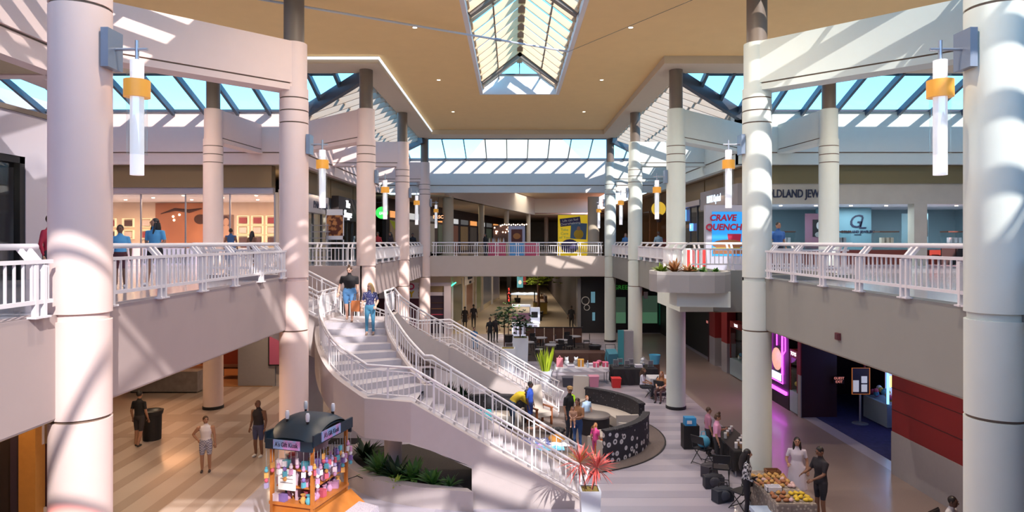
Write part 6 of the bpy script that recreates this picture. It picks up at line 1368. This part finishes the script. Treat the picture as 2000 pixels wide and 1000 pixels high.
def table(x0, x1, y0, y1, label, cloth, z=.75, drop=.55, name='vendor_table'):
    t = thing(name, label, 'table', ((x0 + x1) / 2, (y0 + y1) / 2, 0)); B(x0, x1, y0, y1, z - .03, z, 'top', WALLW, t)
    m_ = MB(); n_ = 24; L_ = []
    per = [(x0, y0), (x1, y0), (x1, y1), (x0, y1)]; ring = []
    for i in range(4):
        a_, b_ = per[i], per[(i + 1) % 4]
        for k in range(8): ring.append((a_[0] + (b_[0] - a_[0]) * k / 8, a_[1] + (b_[1] - a_[1]) * k / 8))
    cx_, cy_ = (x0 + x1) / 2, (y0 + y1) / 2; k0 = 0
    for i, (x, y) in enumerate(ring): m_.v.append((x, y, z + .006))
    for i, (x, y) in enumerate(ring): f_ = 1.012; w_ = .02 * (i % 2); m_.v.append((cx_ + (x - cx_) * f_ + (w_ if x > cx_ else -w_), cy_ + (y - cy_) * f_, z - .03))
    for i, (x, y) in enumerate(ring): w_ = .035 * (1 if i % 2 else -1) + .03; m_.v.append((x + (w_ if x > cx_ else -w_), y + (w_ if y > cy_ else -w_), z - drop))
    n_ = len(ring); m_.f.append(tuple(range(n_)))
    for l in range(2):
        for i in range(n_): j = (i + 1) % n_; m_.f.append((l * n_ + i, l * n_ + j, (l + 1) * n_ + j, (l + 1) * n_ + i))
    m_.obj('tablecloth', cloth, t)
    for x in (x0 + .08, x1 - .08):
        for y in (y0 + .08, y1 - .08): MB().tube([(x, y, 0), (x, y, z - .03)], .016, 6).obj('leg', GREY, t)
    return t
table(5.95, 6.85, 14.95, 17.15, 'pastry table under a taupe floral tablecloth', pattern('cloth_floral', (.42, .36, .30), (.22, .18, .16), 'voronoi', 12, .35))
table(6.25, 7.0, 18.75, 21.2, 'vendor table under a black cloth behind the second right column', BLACK)
table(2.05, 4.5, 31.0, 32.0, 'vendor table with a white cloth and bright wares', mat('cloth_white', (.62, .62, .68), .8), drop=.16)
table(4.7, 6.75, 30.8, 32.0, 'vendor table draped to the floor in black', BLACK, drop=.72)
table(5.95, 6.9, 28.6, 29.5, 'small table under a white cloth by the third right column', MATS['cloth_white'], drop=.6)
table(2.3, 5.0, 35.2, 36.2, 'long brown table behind the white vendor table', WOODD, drop=.5)
# pastries and boxes
cols_ = [('pastry', (.35, .13, .05), 'glazed brown pastry on the floral table'), ('bread_roll', (.50, .28, .08), 'golden bread roll on the floral table'), ('iced_cake', (.62, .42, .42), 'pink iced cake on the floral table'), ('banana_bunch', (.70, .48, .03), 'yellow fruit on the floral table')]
r6 = random.Random(8); pm = {}
for k, (n_, c_, lb) in enumerate(cols_):
    pm[k] = MB().ell((0, 0, 0), (.075, .055, .04), 8, 6).ell((.02, .0, .03), (.04, .035, .02), 6, 4).data(n_, mat(n_, c_, .6), True)
spread = [(x, y) for x in (6.05, 6.2, 6.35, 6.5, 6.65, 6.76) for y in (15.1, 15.3, 15.5, 15.95, 16.1, 16.25, 16.4, 16.55, 16.7)]
for i, (x, y) in enumerate(spread):
    k = 3 if y < 15.6 and x > 6.4 else (1 if y > 16.5 else r6.choice([0, 0, 2, 1])); z = .795
    o = link(cols_[k][0], pm[k], None, loc=(x + r6.uniform(-.03, .03), y + r6.uniform(-.04, .04), z), rot=(0, 0, r6.uniform(0, 3))); tag(o, cols_[k][2], 'food', ['pastries', 'bread rolls', 'iced cakes', 'yellow fruit'][k] + ' on the floral table')
def tray(x0, x1, y0, y1, z, label, m, h=.06, name='serving_tray'):
    t = thing(name, label, 'tray', ((x0 + x1) / 2, (y0 + y1) / 2, z)); B(x0, x1, y0, y1, z, z + .012, 'base', m, t)
    MB().box(x0, x1, y0, y0 + .015, z, z + h).box(x0, x1, y1 - .015, y1, z, z + h).box(x0, x0 + .015, y0, y1, z, z + h).box(x1 - .015, x1, y0, y1, z, z + h).obj('rim', m, t); return t
tray(6.0, 6.35, 15.62, 15.85, .757, 'white cardboard tray in the middle of the floral table', WALLW, .12); tray(6.45, 6.8, 16.8, 17.05, .757, 'brown basket tray at the far end of the floral table', WOOD, .1)
cl_ = thing('cooler_box', 'blue and white cooler box under the floral table', 'cooler', (5.75, 15.25, 0)); B(5.55, 5.95, 15.0, 15.5, 0, .4, 'body', mat('cooler_blue', (.05, .10, .28), .5), cl_); B(5.53, 5.97, 14.98, 15.52, .4, .5, 'lid', mat('cooler_lid', (.45, .55, .72), .5), cl_)
for i, (x, y, c_, lb) in enumerate([(5.45, 18.0, (.03, .03, .04), 'black shopping bag standing by the vendor chairs'), (5.4, 17.05, (.03, .035, .05), 'dark blue duffel bag on the floor behind the plaid shirted woman'), (5.6, 18.9, (.04, .035, .05), 'black equipment bag leaning by the black vendor table')]):
    t = thing('luggage_bag', lb, 'bag', (x, y, 0)); MB().cbox((x, y, .17), (.52, .26, .30), .4 * i).ell((x, y, .3), (.25, .13, .09), 12, 8).obj('body', cmat(c_, .6), t, smooth=True); MB().tube([(x - .12, y, .34), (x - .1, y, .48), (x + .1, y, .48), (x + .12, y, .34)], .015, 6).obj('handle', BLACK, t); MB().ell((x, y - .14, .2), (.15, .06, .13), 10, 8).obj('pocket', cmat(tuple(v * 1.4 for v in c_), .6), t)
bb2 = thing('storage_crate', 'bright blue crates stacked behind the woman in pink', 'crate', (5.75, 21.4, 0)); B(5.5, 6.0, 21.3, 21.7, 0, .75, 'lower_crate', BLACK, bb2); B(5.55, 5.9, 21.3, 21.6, .75, 1.0, 'upper_crate', mat('crate_blue', (.04, .30, .62), .5), bb2); B(5.6, 5.75, 21.27, 21.3, .82, .92, 'label_panel', WALLW, bb2)
adj0 = ['first', 'second', 'third', 'fourth', 'fifth', 'sixth', 'seventh', 'eighth', 'ninth', 'tenth']
for i in range(10):
    x, y = 6.4 + .14 * (i % 4), 19.0 + .24 * (i // 1 % 9); c_ = [(.5, .5, .55), (.35, .2, .12), (.12, .12, .16), (.5, .35, .4)][i % 4]
    t = thing('cosmetic_jar', 'small jar on the black vendor table, %s along the row' % adj0[i], 'jar', (x, y, .757), group='jars on the black vendor table'); MB().lathe([(.045, 0), (.045, .13)], (x, y, .757), 12).obj('body', cmat(c_, .4), t); MB().lathe([(.047, .13), (.047, .17)], (x, y, .757), 12).obj('lid', WALLW, t)
# wares on the far tables
W_ = [('gift_bag', (.62, .20, .25), (.3, .2, .4)), ('toy_box', (.75, .35, .04), (.28, .2, .32)), ('folded_cloth', (.5, .5, .58), (.35, .28, .12)), ('cake_box', (.68, .12, .22), (.26, .26, .2)), ('plush_animal', (.45, .48, .52), (.26, .22, .36)), ('jewellery_stand', (.05, .05, .07), (.3, .15, .34)), ('water_bottle', (.45, .58, .68), (.1, .1, .3)), ('craft_basket', (.6, .16, .3), (.3, .25, .24))]
place = [(2.25, 31.4, 0), (2.6, 31.75, 4), (2.75, 31.2, 2), (3.05, 31.7, 4), (3.25, 31.45, 1), (3.55, 31.2, 6), (3.7, 31.6, 2), (3.95, 31.3, 3), (4.15, 31.7, 7), (4.4, 31.4, 3), (4.9, 31.4, 5), (5.15, 31.7, 5), (5.4, 31.2, 5), (5.65, 31.6, 5), (5.95, 31.3, 2), (6.2, 31.6, 4), (6.5, 31.2, 5)]
adj = ['first', 'second', 'third', 'fourth', 'fifth', 'sixth', 'seventh', 'eighth', 'ninth', 'tenth', 'eleventh', 'twelfth', 'thirteenth', 'fourteenth', 'fifteenth', 'sixteenth', 'seventeenth']
for i, (x, y, k) in enumerate(place):
    n_, c_, sz = W_[k]; tb_ = 'white covered' if x < 4.6 else 'black draped'
    t = thing(n_, '%s among the wares on the %s vendor table, %s from the snake plant' % (n_.replace('_', ' '), tb_, adj[i]), n_.split('_')[1], (x, y, .757)); z = .757; m0 = cmat(c_, .6); m1 = cmat(tuple(min(1, v * 1.5 + .06) for v in c_), .6)
    if k in (0,): MB().cbox((x, y, z + sz[2] / 2), sz).obj('body', m0, t); MB().tube([(x - .07, y, z + sz[2]), (x, y, z + sz[2] + .12), (x + .07, y, z + sz[2])], .012, 6).obj('handle', m1, t)
    elif k in (1, 3): MB().cbox((x, y, z + sz[2] / 2), sz).obj('body', m0, t); MB().cbox((x, y, z + sz[2] + .01), (sz[0] * 1.04, sz[1] * 1.04, .03)).obj('lid', m1, t); MB().cbox((x, y - sz[1] / 2 - .003, z + sz[2] / 2), (.05, .004, sz[2])).obj('ribbon', WALLW, t)
    elif k == 2:
        for q in range(3): MB().cbox((x, y, z + .02 + q * .04), (sz[0] * (1 - .04 * q), sz[1], .036), .05 * q).obj('layer', m0 if q % 2 else m1, t)
    elif k == 4: MB().ell((x, y, z + .13), (.13, .11, .13)).obj('body', m0, t, smooth=True); MB().ell((x, y - .02, z + .3), (.09, .085, .085)).obj('head', m1, t, smooth=True); MB().ell((x - .07, y, z + .38), (.03, .02, .035)).ell((x + .07, y, z + .38), (.03, .02, .035)).obj('ears', m0, t)
    elif k == 5: MB().cbox((x, y, z + .015), (.28, .15, .03)).obj('base', m0, t); MB().tube([(x - .12, y, z + .03), (x - .12, y, z + .33), (x + .12, y, z + .33), (x + .12, y, z + .03)], .012, 6).obj('frame', GREY, t); MB().cbox((x, y, z + .22), (.2, .02, .16)).obj('card', m1, t)
    elif k == 6: MB().lathe([(.045, 0), (.045, .2), (.018, .25), (.018, .3)], (x, y, z), 12).obj('body', m0, t, smooth=True); MB().lathe([(.02, .3), (.02, .325)], (x, y, z), 10).obj('cap', WALLW, t)
    else: MB().lathe([(.1, 0), (.15, .16)], (x, y, z), 16).obj('basket', WOOD, t); MB().ell((x, y, z + .18), (.13, .11, .08)).obj('contents', m0, t, smooth=True)
for i, (x, y, w_, h_, c_, lb) in enumerate([(2.55, 30.55, .5, .42, (.05, .05, .07), 'black plastic box on the floor before the white vendor table'), (3.15, 30.6, .55, .45, (.42, .44, .5), 'clear storage box on the floor before the white vendor table'), (3.75, 30.55, .45, .48, (.55, .22, .32), 'pink sack on the floor before the white vendor table'), (4.75, 30.4, .42, .42, (.55, .02, .02), 'red bin on the floor before the black draped table')]):
    t = thing('floor_box', lb, 'box', (x, y, .005)); MB().add([(x - w_ * .42, y - .18, .005), (x + w_ * .42, y - .18, .005), (x + w_ * .42, y + .18, .005), (x - w_ * .42, y + .18, .005), (x - w_ / 2, y - .22, h_), (x + w_ / 2, y - .22, h_), (x + w_ / 2, y + .22, h_), (x - w_ / 2, y + .22, h_)], [(0, 3, 2, 1), (0, 1, 5, 4), (1, 2, 6, 5), (2, 3, 7, 6), (3, 0, 4, 7), (4, 5, 6, 7)]).obj('body', cmat(c_, .5), t); MB().cbox((x, y, h_ + .012), (w_ * 1.05, .47, .024)).obj('lid', cmat(tuple(min(1, v * 1.3 + .02) for v in c_), .5), t)
bk_ = thing('bucket', 'light blue bucket standing at the end of the black draped table', 'bucket', (6.95, 32.3, 0)); B(6.75, 7.15, 32.2, 32.6, 0, .7, 'stand', WOODD, bk_); MB().lathe([(.2, .7), (.28, 1.15), (.26, 1.15), (.19, .75)], (6.95, 32.4, 0), 20).obj('body', mat('bucket_blue', (.10, .45, .68), .5), bk_, smooth=True)
st2 = thing('display_stand', 'tall teal and grey display stand before the fourth right column', 'stand', (5.85, 34.3, 0)); B(5.45, 5.75, 34.2, 34.3, .05, 2.1, 'teal_panel', mat('teal_print', (.05, .28, .33), .5), st2); B(5.75, 6.25, 34.25, 34.75, .05, 2.05, 'side_panel', GREYW, st2); B(5.4, 6.3, 34.15, 34.8, 0, .05, 'base', BLACK, st2)
for i, (x, y, lb) in enumerate([(4.55, 36.5, 'black round bin behind the vendor tables'), (-13.85, 22.05, 'x')]):
    if i: g = G(297, 858); x, y = g.x, g.y; lb = 'black litter bin beside the man in the black t-shirt'
    t = thing('litter_bin', lb, 'bin', (x, y, 0)); MB().lathe([(.28, 0), (.30, .85)], (x, y, 0), 24).obj('body', BLACK, t, smooth=True); MB().lathe([(.33, .85), (.36, .98), (.28, 1.0), (.2, .92)], (x, y, 0), 24).obj('rim', CHM, t, smooth=True)
# blue-black piled equipment
eq = thing('stroller', 'folded black and teal stroller behind the vendor tables', 'stroller', (5.1, 34.2, 0)); MB().cbox((5.1, 34.2, .75), (.5, .5, .6), .2, .4).obj('seat', mat('stroller_teal', (.05, .22, .30), .6), eq); MB().tube([(4.85, 33.9, .3), (4.85, 34.3, .9), (4.85, 34.6, 1.3), (5.35, 34.6, 1.3), (5.35, 34.3, .9), (5.35, 33.9, .3)], .02, 6).obj('frame', BLACK, eq)
for x in (4.85, 5.35):
    for y in (33.95, 34.55): MB().tube([(x - .03, y, .12), (x + .03, y, .12)], .12, 14).obj('wheel', BLACK, eq)
# dark cafe tables
ct = None
for i, (x, y) in enumerate([(1.75, 41.0), (3.0, 40.0), (3.9, 41.6), (2.3, 38.2), (.9, 39.2)]):
    lb = 'small round cafe table beyond the stalls, %s' % ['in the back corner', 'in the middle', 'by the columns', 'at the front', 'nearest the white planters'][i]
    t = thing('cafe_table', lb, 'table', (x, y, .012), group='round cafe tables')
    MB().lathe([(.42, .70), (.42, .74)], (x, y, .012), 24).obj('top', GREYW, t); MB().lathe([(.04, .03), (.04, .7)], (x, y, .012), 10).obj('pole', BLACK, t); MB().lathe([(.26, 0), (.24, .03)], (x, y, .012), 16).obj('base', BLACK, t)
    for k in range(3):
        a = k * 2.1 + i; cx_, cy_ = x + .75 * math.cos(a), y + .75 * math.sin(a)
        c_ = thing('cafe_chair', 'dark cafe chair %s at the %s' % (['on the first side', 'on the second side', 'on the third side'][k], ['back corner cafe table', 'middle cafe table', 'cafe table by the columns', 'front cafe table', 'cafe table by the white planters'][i]), 'chair', (cx_, cy_, .012), a + PI / 2 * 3, 'dark cafe chairs')
        MB().cbox((0, 0, .45), (.4, .4, .04)).obj('seat', GREYW if k == 0 else CHM, c_, False); MB().cbox((0, .19, .72), (.4, .03, .34)).obj('backrest', CHM, c_, False)
        for sx in (-.17, .17):
            for sy in (-.17, .17): MB().tube([(sx, sy, 0), (sx, sy, .45)], .013, 5).obj('leg', CHM, c_, False)
rg = thing('dark_rug', 'dark brown rug area under the cafe tables', 'rug', (2.2, 40, 0)); B(-.4, 5.2, 37.0, 43.4, .0045, .012, 'pile', mat('rug_brown', (.045, .03, .03), .9), rg); MB().box(-.45, 5.25, 36.95, 37.0, .0045, .016).box(-.45, 5.25, 43.4, 43.45, .0045, .016).obj('border', BLACK, rg)
sc_ = thing('cafe_screen', 'low dark wooden screen behind the cafe tables', 'screen', (2.6, 43.7, 0))
for k in range(6): B(.9 + k * .62, 1.48 + k * .62, 43.6, 43.66, .02, 1.0, 'panel', WOODD, sc_)
B(.85, 4.65, 43.58, 43.68, 1.0, 1.06, 'top_rail', BLACK, sc_); B(.85, 4.65, 43.58, 43.68, 0, .02, 'sill', BLACK, sc_)
# white kiosk
wk = thing('white_kiosk', 'brightly lit white display kiosk before the far corridor', 'kiosk', (1.0, 46.6, 0)); LIT = mat('kiosk_lit', (.62, .64, .74), .4, emit=(.7, .78, 1), estr=.12)
B(.0, 1.9, 46.3, 47.4, .1, .95, 'counter', LIT, wk); B(-.05, 1.95, 46.25, 47.45, .95, 1.0, 'counter_top', WALLW, wk); B(1.3, 1.95, 46.5, 47.3, 1.0, 2.0, 'tower', LIT, wk); B(.0, 1.3, 46.9, 47.2, 1.0, 1.6, 'rear_display', mat('kiosk_wares', (.25, .12, .18), .6, noise=.8, nscale=14), wk); B(1.35, 1.8, 46.48, 46.5, 1.35, 1.75, 'screen', BLACK, wk); B(.0, 1.3, 46.6, 47.4, 2.1, 2.2, 'canopy', LIT, wk)
for k in range(5): B(.1 + .35 * k, .36 + .35 * k, 46.27, 46.3, .2, .85, 'front_panel', mat('kiosk_grey2', (.3, .28, .36), .5), wk)
for x in (.05, 1.25): B(x, x + .05, 47.3, 47.35, 1.0, 2.1, 'post', GREY, wk)
yk = thing('yellow_kiosk', 'yellow counter kiosk far down the lower corridor', 'kiosk', (2.6, 62, 0)); B(2.0, 3.2, 60.5, 64, .05, 1.1, 'counter', mat('kiosk_ochre', (.42, .28, .05), .6), yk); B(1.95, 3.25, 60.4, 64.1, 1.1, 1.16, 'top', WOOD, yk); B(2.0, 2.1, 60.5, 60.6, 1.16, 2.2, 'post', BLACK, yk); B(3.0, 3.2, 60.5, 64, 1.16, 1.7, 'rear_shelf', WOODD, yk)
for i, (x, y, z) in enumerate([(2.2, 56, 3.75), (2.4, 58.6, 3.7), (2.6, 67.5, 3.8), (.6, 73, 3.8)]):
    t = thing('indoor_tree', 'leafy indoor tree %s in the far lower corridor' % ['nearest the white kiosk', 'by the black shopfront', 'behind the yellow kiosk', 'deepest'][i], 'tree', (x, y, 0), group='corridor trees'); m_ = MB()
    for k in range(60): leafclump(m_, Vector((x + rr.gauss(0, .75), y + rr.gauss(0, .6), z - .35 + rr.gauss(0, .25))), 8, .42, .17, .9, rr, .4, .3)
    m_.obj('crown', LIME if i < 2 else GREEN, t, smooth=True); MB().tube([(x, y, 0), (x, y, z)], .07, 8).obj('trunk', WOODD, t); MB().lathe([(.3, 0), (.36, .5)], (x, y, 0), 14).obj('pot', BLACK, t)
for i, (px, py, D) in enumerate([(1012, 575, 62), (1038, 575, 62), (1024, 575, 68)]):
    c_ = P(px, py, D); t = thing('pendant_lamp', 'wide white pendant lamp %s over the far corridor kiosks' % ['left', 'right', 'farther'][i], 'lamp', tuple(c_), group='corridor pendant lamps'); MB().lathe([(.7, 0), (.66, .1), (.05, .2)], tuple(c_), 24).obj('shade', mat('pendant_lit', (.8, .85, .9), .5, emit=(.8, .9, 1), estr=.25), t, smooth=True); MB().tube([c_ + Vector((0, 0, .2)), Vector((c_.x, c_.y, ZSL))], .015, 5).obj('cord', BLACK, t)
hp_ = thing('hanging_poster', 'blue and red poster hanging in the far lower corridor', 'poster', P(1018, 549, 56)); q = P(1018, 549, 56); B(q.x - .35, q.x + .15, 56, 56.04, q.z - .55, ZSL - .02, 'sheet', mat('poster_cyan', (.08, .35, .5), .5), hp_); B(q.x + .15, q.x + .4, 56.05, 56.09, q.z - .3, ZSL - .02, 'red_sheet', REDP, hp_); MB().ell((q.x - .1, 55.99, q.z - .1), (.14, .01, .18)).obj('figure_shape', WALLW, hp_)

# ------------------------------------------------------------------ gift cart at the lower left
kc = Vector((-4.62, 15.25, 0)); CS = (.78, .78, 1.08); ck = thing('gift_cart', 'wooden gift cart with a curved dark green canopy at the lower left', 'cart', tuple(kc), -.28); ck.scale = CS
def K(mb, n, m, sm=False): return mb.obj(n, m, ck, False, sm)
CANO = mat('canopy_green', (.012, .03, .05), .4); OAK = mat('cart_oak', (.50, .17, .03), .45, noise=.2, nscale=5)
roof = MB(); NX, NY = 10, 12
for i in range(NX + 1):
    for j in range(NY + 1):
        x = (i / NX - .5) * 1.55; y = (j / NY - .5) * 2.1; roof.v.append((x, y, 2.52 - .32 * (abs(2 * j / NY - 1) ** 2.4) - .12 * (abs(2 * i / NX - 1) ** 3)))
for i in range(NX):
    for j in range(NY): a = i * (NY + 1) + j; roof.f.append((a, a + NY + 1, a + NY + 2, a + 1))
b0_ = len(roof.v)
for i in range(NX + 1):
    for j in range(NY + 1): v = roof.v[i * (NY + 1) + j]; roof.v.append((v[0], v[1], v[2] - .05))
for i in range(NX):
    for j in range(NY): a = b0_ + i * (NY + 1) + j; roof.f.append((a, a + 1, a + NY + 2, a + NY + 1))
cn = K(roof, 'canopy', CANO, True)
K(MB().cbox((0, -1.05, 2.06), (1.5, .06, .2)).cbox((0, 1.05, 2.06), (1.5, .06, .2)).cbox((-.77, 0, 2.18), (.06, 2.1, .22)).cbox((.77, 0, 2.18), (.06, 2.1, .22)), 'valance', CANO)
SGN = pattern('cart_sign', (.55, .25, .55), (.25, .40, .70), 'noise', 3, .5); 
K(MB().cbox((-.05, -1.09, 2.07), (.85, .03, .18)), 'sign_board', SGN); K(MB().cbox((.81, -.2, 2.2), (.03, 1.0, .2)), 'sign_board', SGN)
o = text('sign_lettering', "A's Gift Kiosk", .13, INK, ck, (-.05, -1.11, 2.07), (PI / 2, 0, 0), .004, world=False); o = text('sign_lettering', "A's Gift Kiosk", .14, INK, ck, (.83, -.2, 2.2), (PI / 2, 0, PI / 2), .004, world=False)
for x, y in ((-.4, -.55), (.3, -.6), (-.45, .45), (.45, .5)):
    zt_ = 2.50 - .32 * (abs(y / 1.05) ** 2.4); sp = K(MB().lathe([(.035, 0), (.035, .08)], (x, y, zt_ - .02), 10), 'lamp_base', BLACK); K(MB().lathe([(.045, .07), (.06, .12), (.06, .2), (.04, .24)], (x, y, zt_ - .02), 14), 'canopy_lamp', mat('lamp_white', (.75, .78, .85), .4), True)
for x in (-.65, .65):
    for y in (-.9, .9): K(MB().cbox((x, y, 1.05), (.09, .09, 2.1)), 'post', OAK)
K(MB().cbox((0, 0, .45), (1.3, 1.75, .7)), 'cabinet', OAK); K(MB().cbox((0, 0, .83), (1.45, 1.9, .06)), 'counter', OAK); K(MB().cbox((0, .1, 1.35), (.08, 1.6, 1.0)), 'back_board', mat('cart_board', (.55, .40, .50), .7))
for z in (1.15, 1.5): K(MB().cbox((0, 0, z), (1.15, 1.6, .03)), 'shelf', OAK)
K(MB().cbox((.95, .1, .55), (.55, 1.9, .06), 0, 0, .5), 'ramp_shelf', OAK); K(MB().cbox((-.1, -1.0, 1.35), (.55, .03, .42)), 'price_board', PAPER)
K(MB().lathe([(.3, 0), (.34, .25), (.3, .5)], (-.15, -1.05, .12), 20), 'barrel', OAK, True)
for z in (1.45, 1.37, 1.29): K(MB().cbox((-.1, -1.018, z), (.4, .006, .02)), 'printed_line', GREYW)
gc = [(.55, .28, .46), (.72, .70, .74), (.22, .14, .40), (.10, .38, .48), (.60, .30, .08), (.52, .09, .14), (.36, .32, .54), (.68, .56, .62)]
def w2(v): c_, s_ = math.cos(-.28), math.sin(-.28); a_, b_ = v[0] * CS[0], v[1] * CS[1]; return Vector((kc.x + a_ * c_ - b_ * s_, kc.y + a_ * s_ + b_ * c_, v[2] * CS[2]))
r7 = random.Random(12); gm = []
for k, c_ in enumerate(gc):
    gm.append([('plush_toy', MB().ell((0, 0, .07), (.07, .06, .07), 8, 6).ell((0, -.01, .165), (.05, .05, .05), 8, 6).ell((-.04, 0, .21), (.02, .015, .02), 6, 4).ell((.04, 0, .21), (.02, .015, .02), 6, 4).data('plush_toy', cmat(c_), True)),
               ('gift_box', MB().cbox((0, 0, .075), (.17, .12, .15)).cbox((0, 0, .152), (.18, .13, .02)).data('gift_box', cmat(c_))),
               ('gift_pouch', MB().lathe([(.05, 0), (.075, .08), (.03, .15), (.06, .2)], n=10).data('gift_pouch', cmat(c_), True))])
spots_c = []
for z, ys in ((.862, [-.85, -.65, -.45, -.25, -.05, .2, .45, .7]), (1.167, [-.7, -.45, -.2, .1, .4, .65]), (1.517, [-.7, -.4, -.1, .2, .5])):
    for y in ys:
        for x in (-.52, -.3, .3, .52): spots_c.append((x, y, z))
cname = ['rose', 'white', 'violet', 'turquoise', 'orange', 'crimson', 'lilac', 'blush']
for i, (x, y, z) in enumerate(spots_c):
    k = r7.randrange(8); n_, me = gm[k][r7.randrange(3)]; p_ = w2((x + r7.uniform(-.03, .03), y, z))
    o = link(n_, me, None, loc=p_, rot=(0, 0, r7.uniform(-.6, .6) - .28)); tag(o, '%s %s on the %s of the gift cart' % (cname[k], n_.replace('_', ' '), 'counter' if z < 1 else 'middle shelf' if z < 1.3 else 'top shelf'), n_.split('_')[1] if n_ != 'plush_toy' else 'toy', 'gifts on the cart')
strg = mat('string_grey', (.3, .3, .3), .6)
for i in range(22):                                   # trinkets hung from the canopy edge
    t_ = i / 21; 
    if i < 8: x, y = -.72 + i * .2, -1.07
    else: x, y = .78, -1.0 + (i - 8) * .15
    k = r7.randrange(8); l = r7.uniform(.12, .4); ln = 3 if i % 3 == 0 else 1; p_ = w2((x, y, 1.96 - l))
    t = thing('hanging_trinket', '%s trinket string hanging from the cart canopy, %s from its front corner' % (cname[k], (adj + ['eighteenth', 'nineteenth', 'twentieth', 'twenty-first', 'twenty-second'])[i]), 'trinket', tuple(p_), group='trinkets hung on the cart')
    MB().tube([p_, p_ + Vector((0, 0, l + .02))], .006, 5).obj('string', strg, t)
    for q in range(ln + 1):
        cc_ = p_ - Vector((0, 0, .06 + .11 * q)); mb_ = MB().cbox(cc_, (.09, .05, .11), q * .4 + i) if (i + q) % 2 else MB().ell(cc_, (.045, .04, .05), 8, 6).ell(cc_ + Vector((0, 0, .055)), (.03, .03, .03), 8, 6)
        mb_.obj('charm', cmat(gc[(k + q) % 8]), t, smooth=not (i + q) % 2)
ds = thing('draped_side_table', 'low side table beside the cart under a spotted cloth', 'table', tuple(w2((1.35, -.2, 0))), -.28)
m_ = MB().add([(-.28, -1.0, .55), (.3, -1.0, .48), (.3, .85, .48), (-.28, .85, .55), (-.3, -1.02, .1), (.36, -1.02, .1), (.36, .9, .1), (-.3, .9, .1)], [(0, 1, 2, 3), (0, 4, 5, 1), (1, 5, 6, 2), (2, 6, 7, 3), (3, 7, 4, 0)]); m_.obj('cloth', pattern('cloth_spots', (.25, .21, .30), (.50, .45, .52), 'voronoi', 30, .25), ds, False)
for x in (-.24, .26):
    for y in (-.95, .8): MB().cbox((x, y, .24), (.05, .05, .48)).obj('leg', OAK, ds, False)
wc = thing('power_cable', 'thin black cable hanging over the planting bed kerb', 'cable', G(715, 960)); MB().tube([(-3.9, 17.62, .36), (-4.05, 17.42, .52), (-4.25, 17.25, .5), (-4.3, 17.15, .1), (-4.2, 16.9, .02), (-4.0, 16.6, .02)], .012, 6).obj('cable', BLACK, wc, smooth=True)
lm_ = thing('floor_mat', 'black mat on the floor behind the gift cart', 'mat', G(672, 862)); g = G(672, 862); B(g.x - .5, g.x + .5, g.y - .3, g.y + .3, .005, .02, 'pad', BLACK, lm_); MB().box(g.x - .52, g.x + .52, g.y - .32, g.y - .3, .005, .024).obj('edge', CHM, lm_)
fs = thing('floor_speaker', 'tall black speaker column standing behind the gift cart', 'speaker', G(650, 850)); g = G(655, 845); B(g.x - .12, g.x + .12, g.y - .1, g.y + .1, .02, 1.5, 'cabinet', BLACK, fs); B(g.x - .18, g.x + .18, g.y - .16, g.y + .16, .0, .02, 'base', CHM, fs); B(g.x - .1, g.x + .1, g.y - .11, g.y - .1, .3, 1.4, 'grille', CHM, fs)
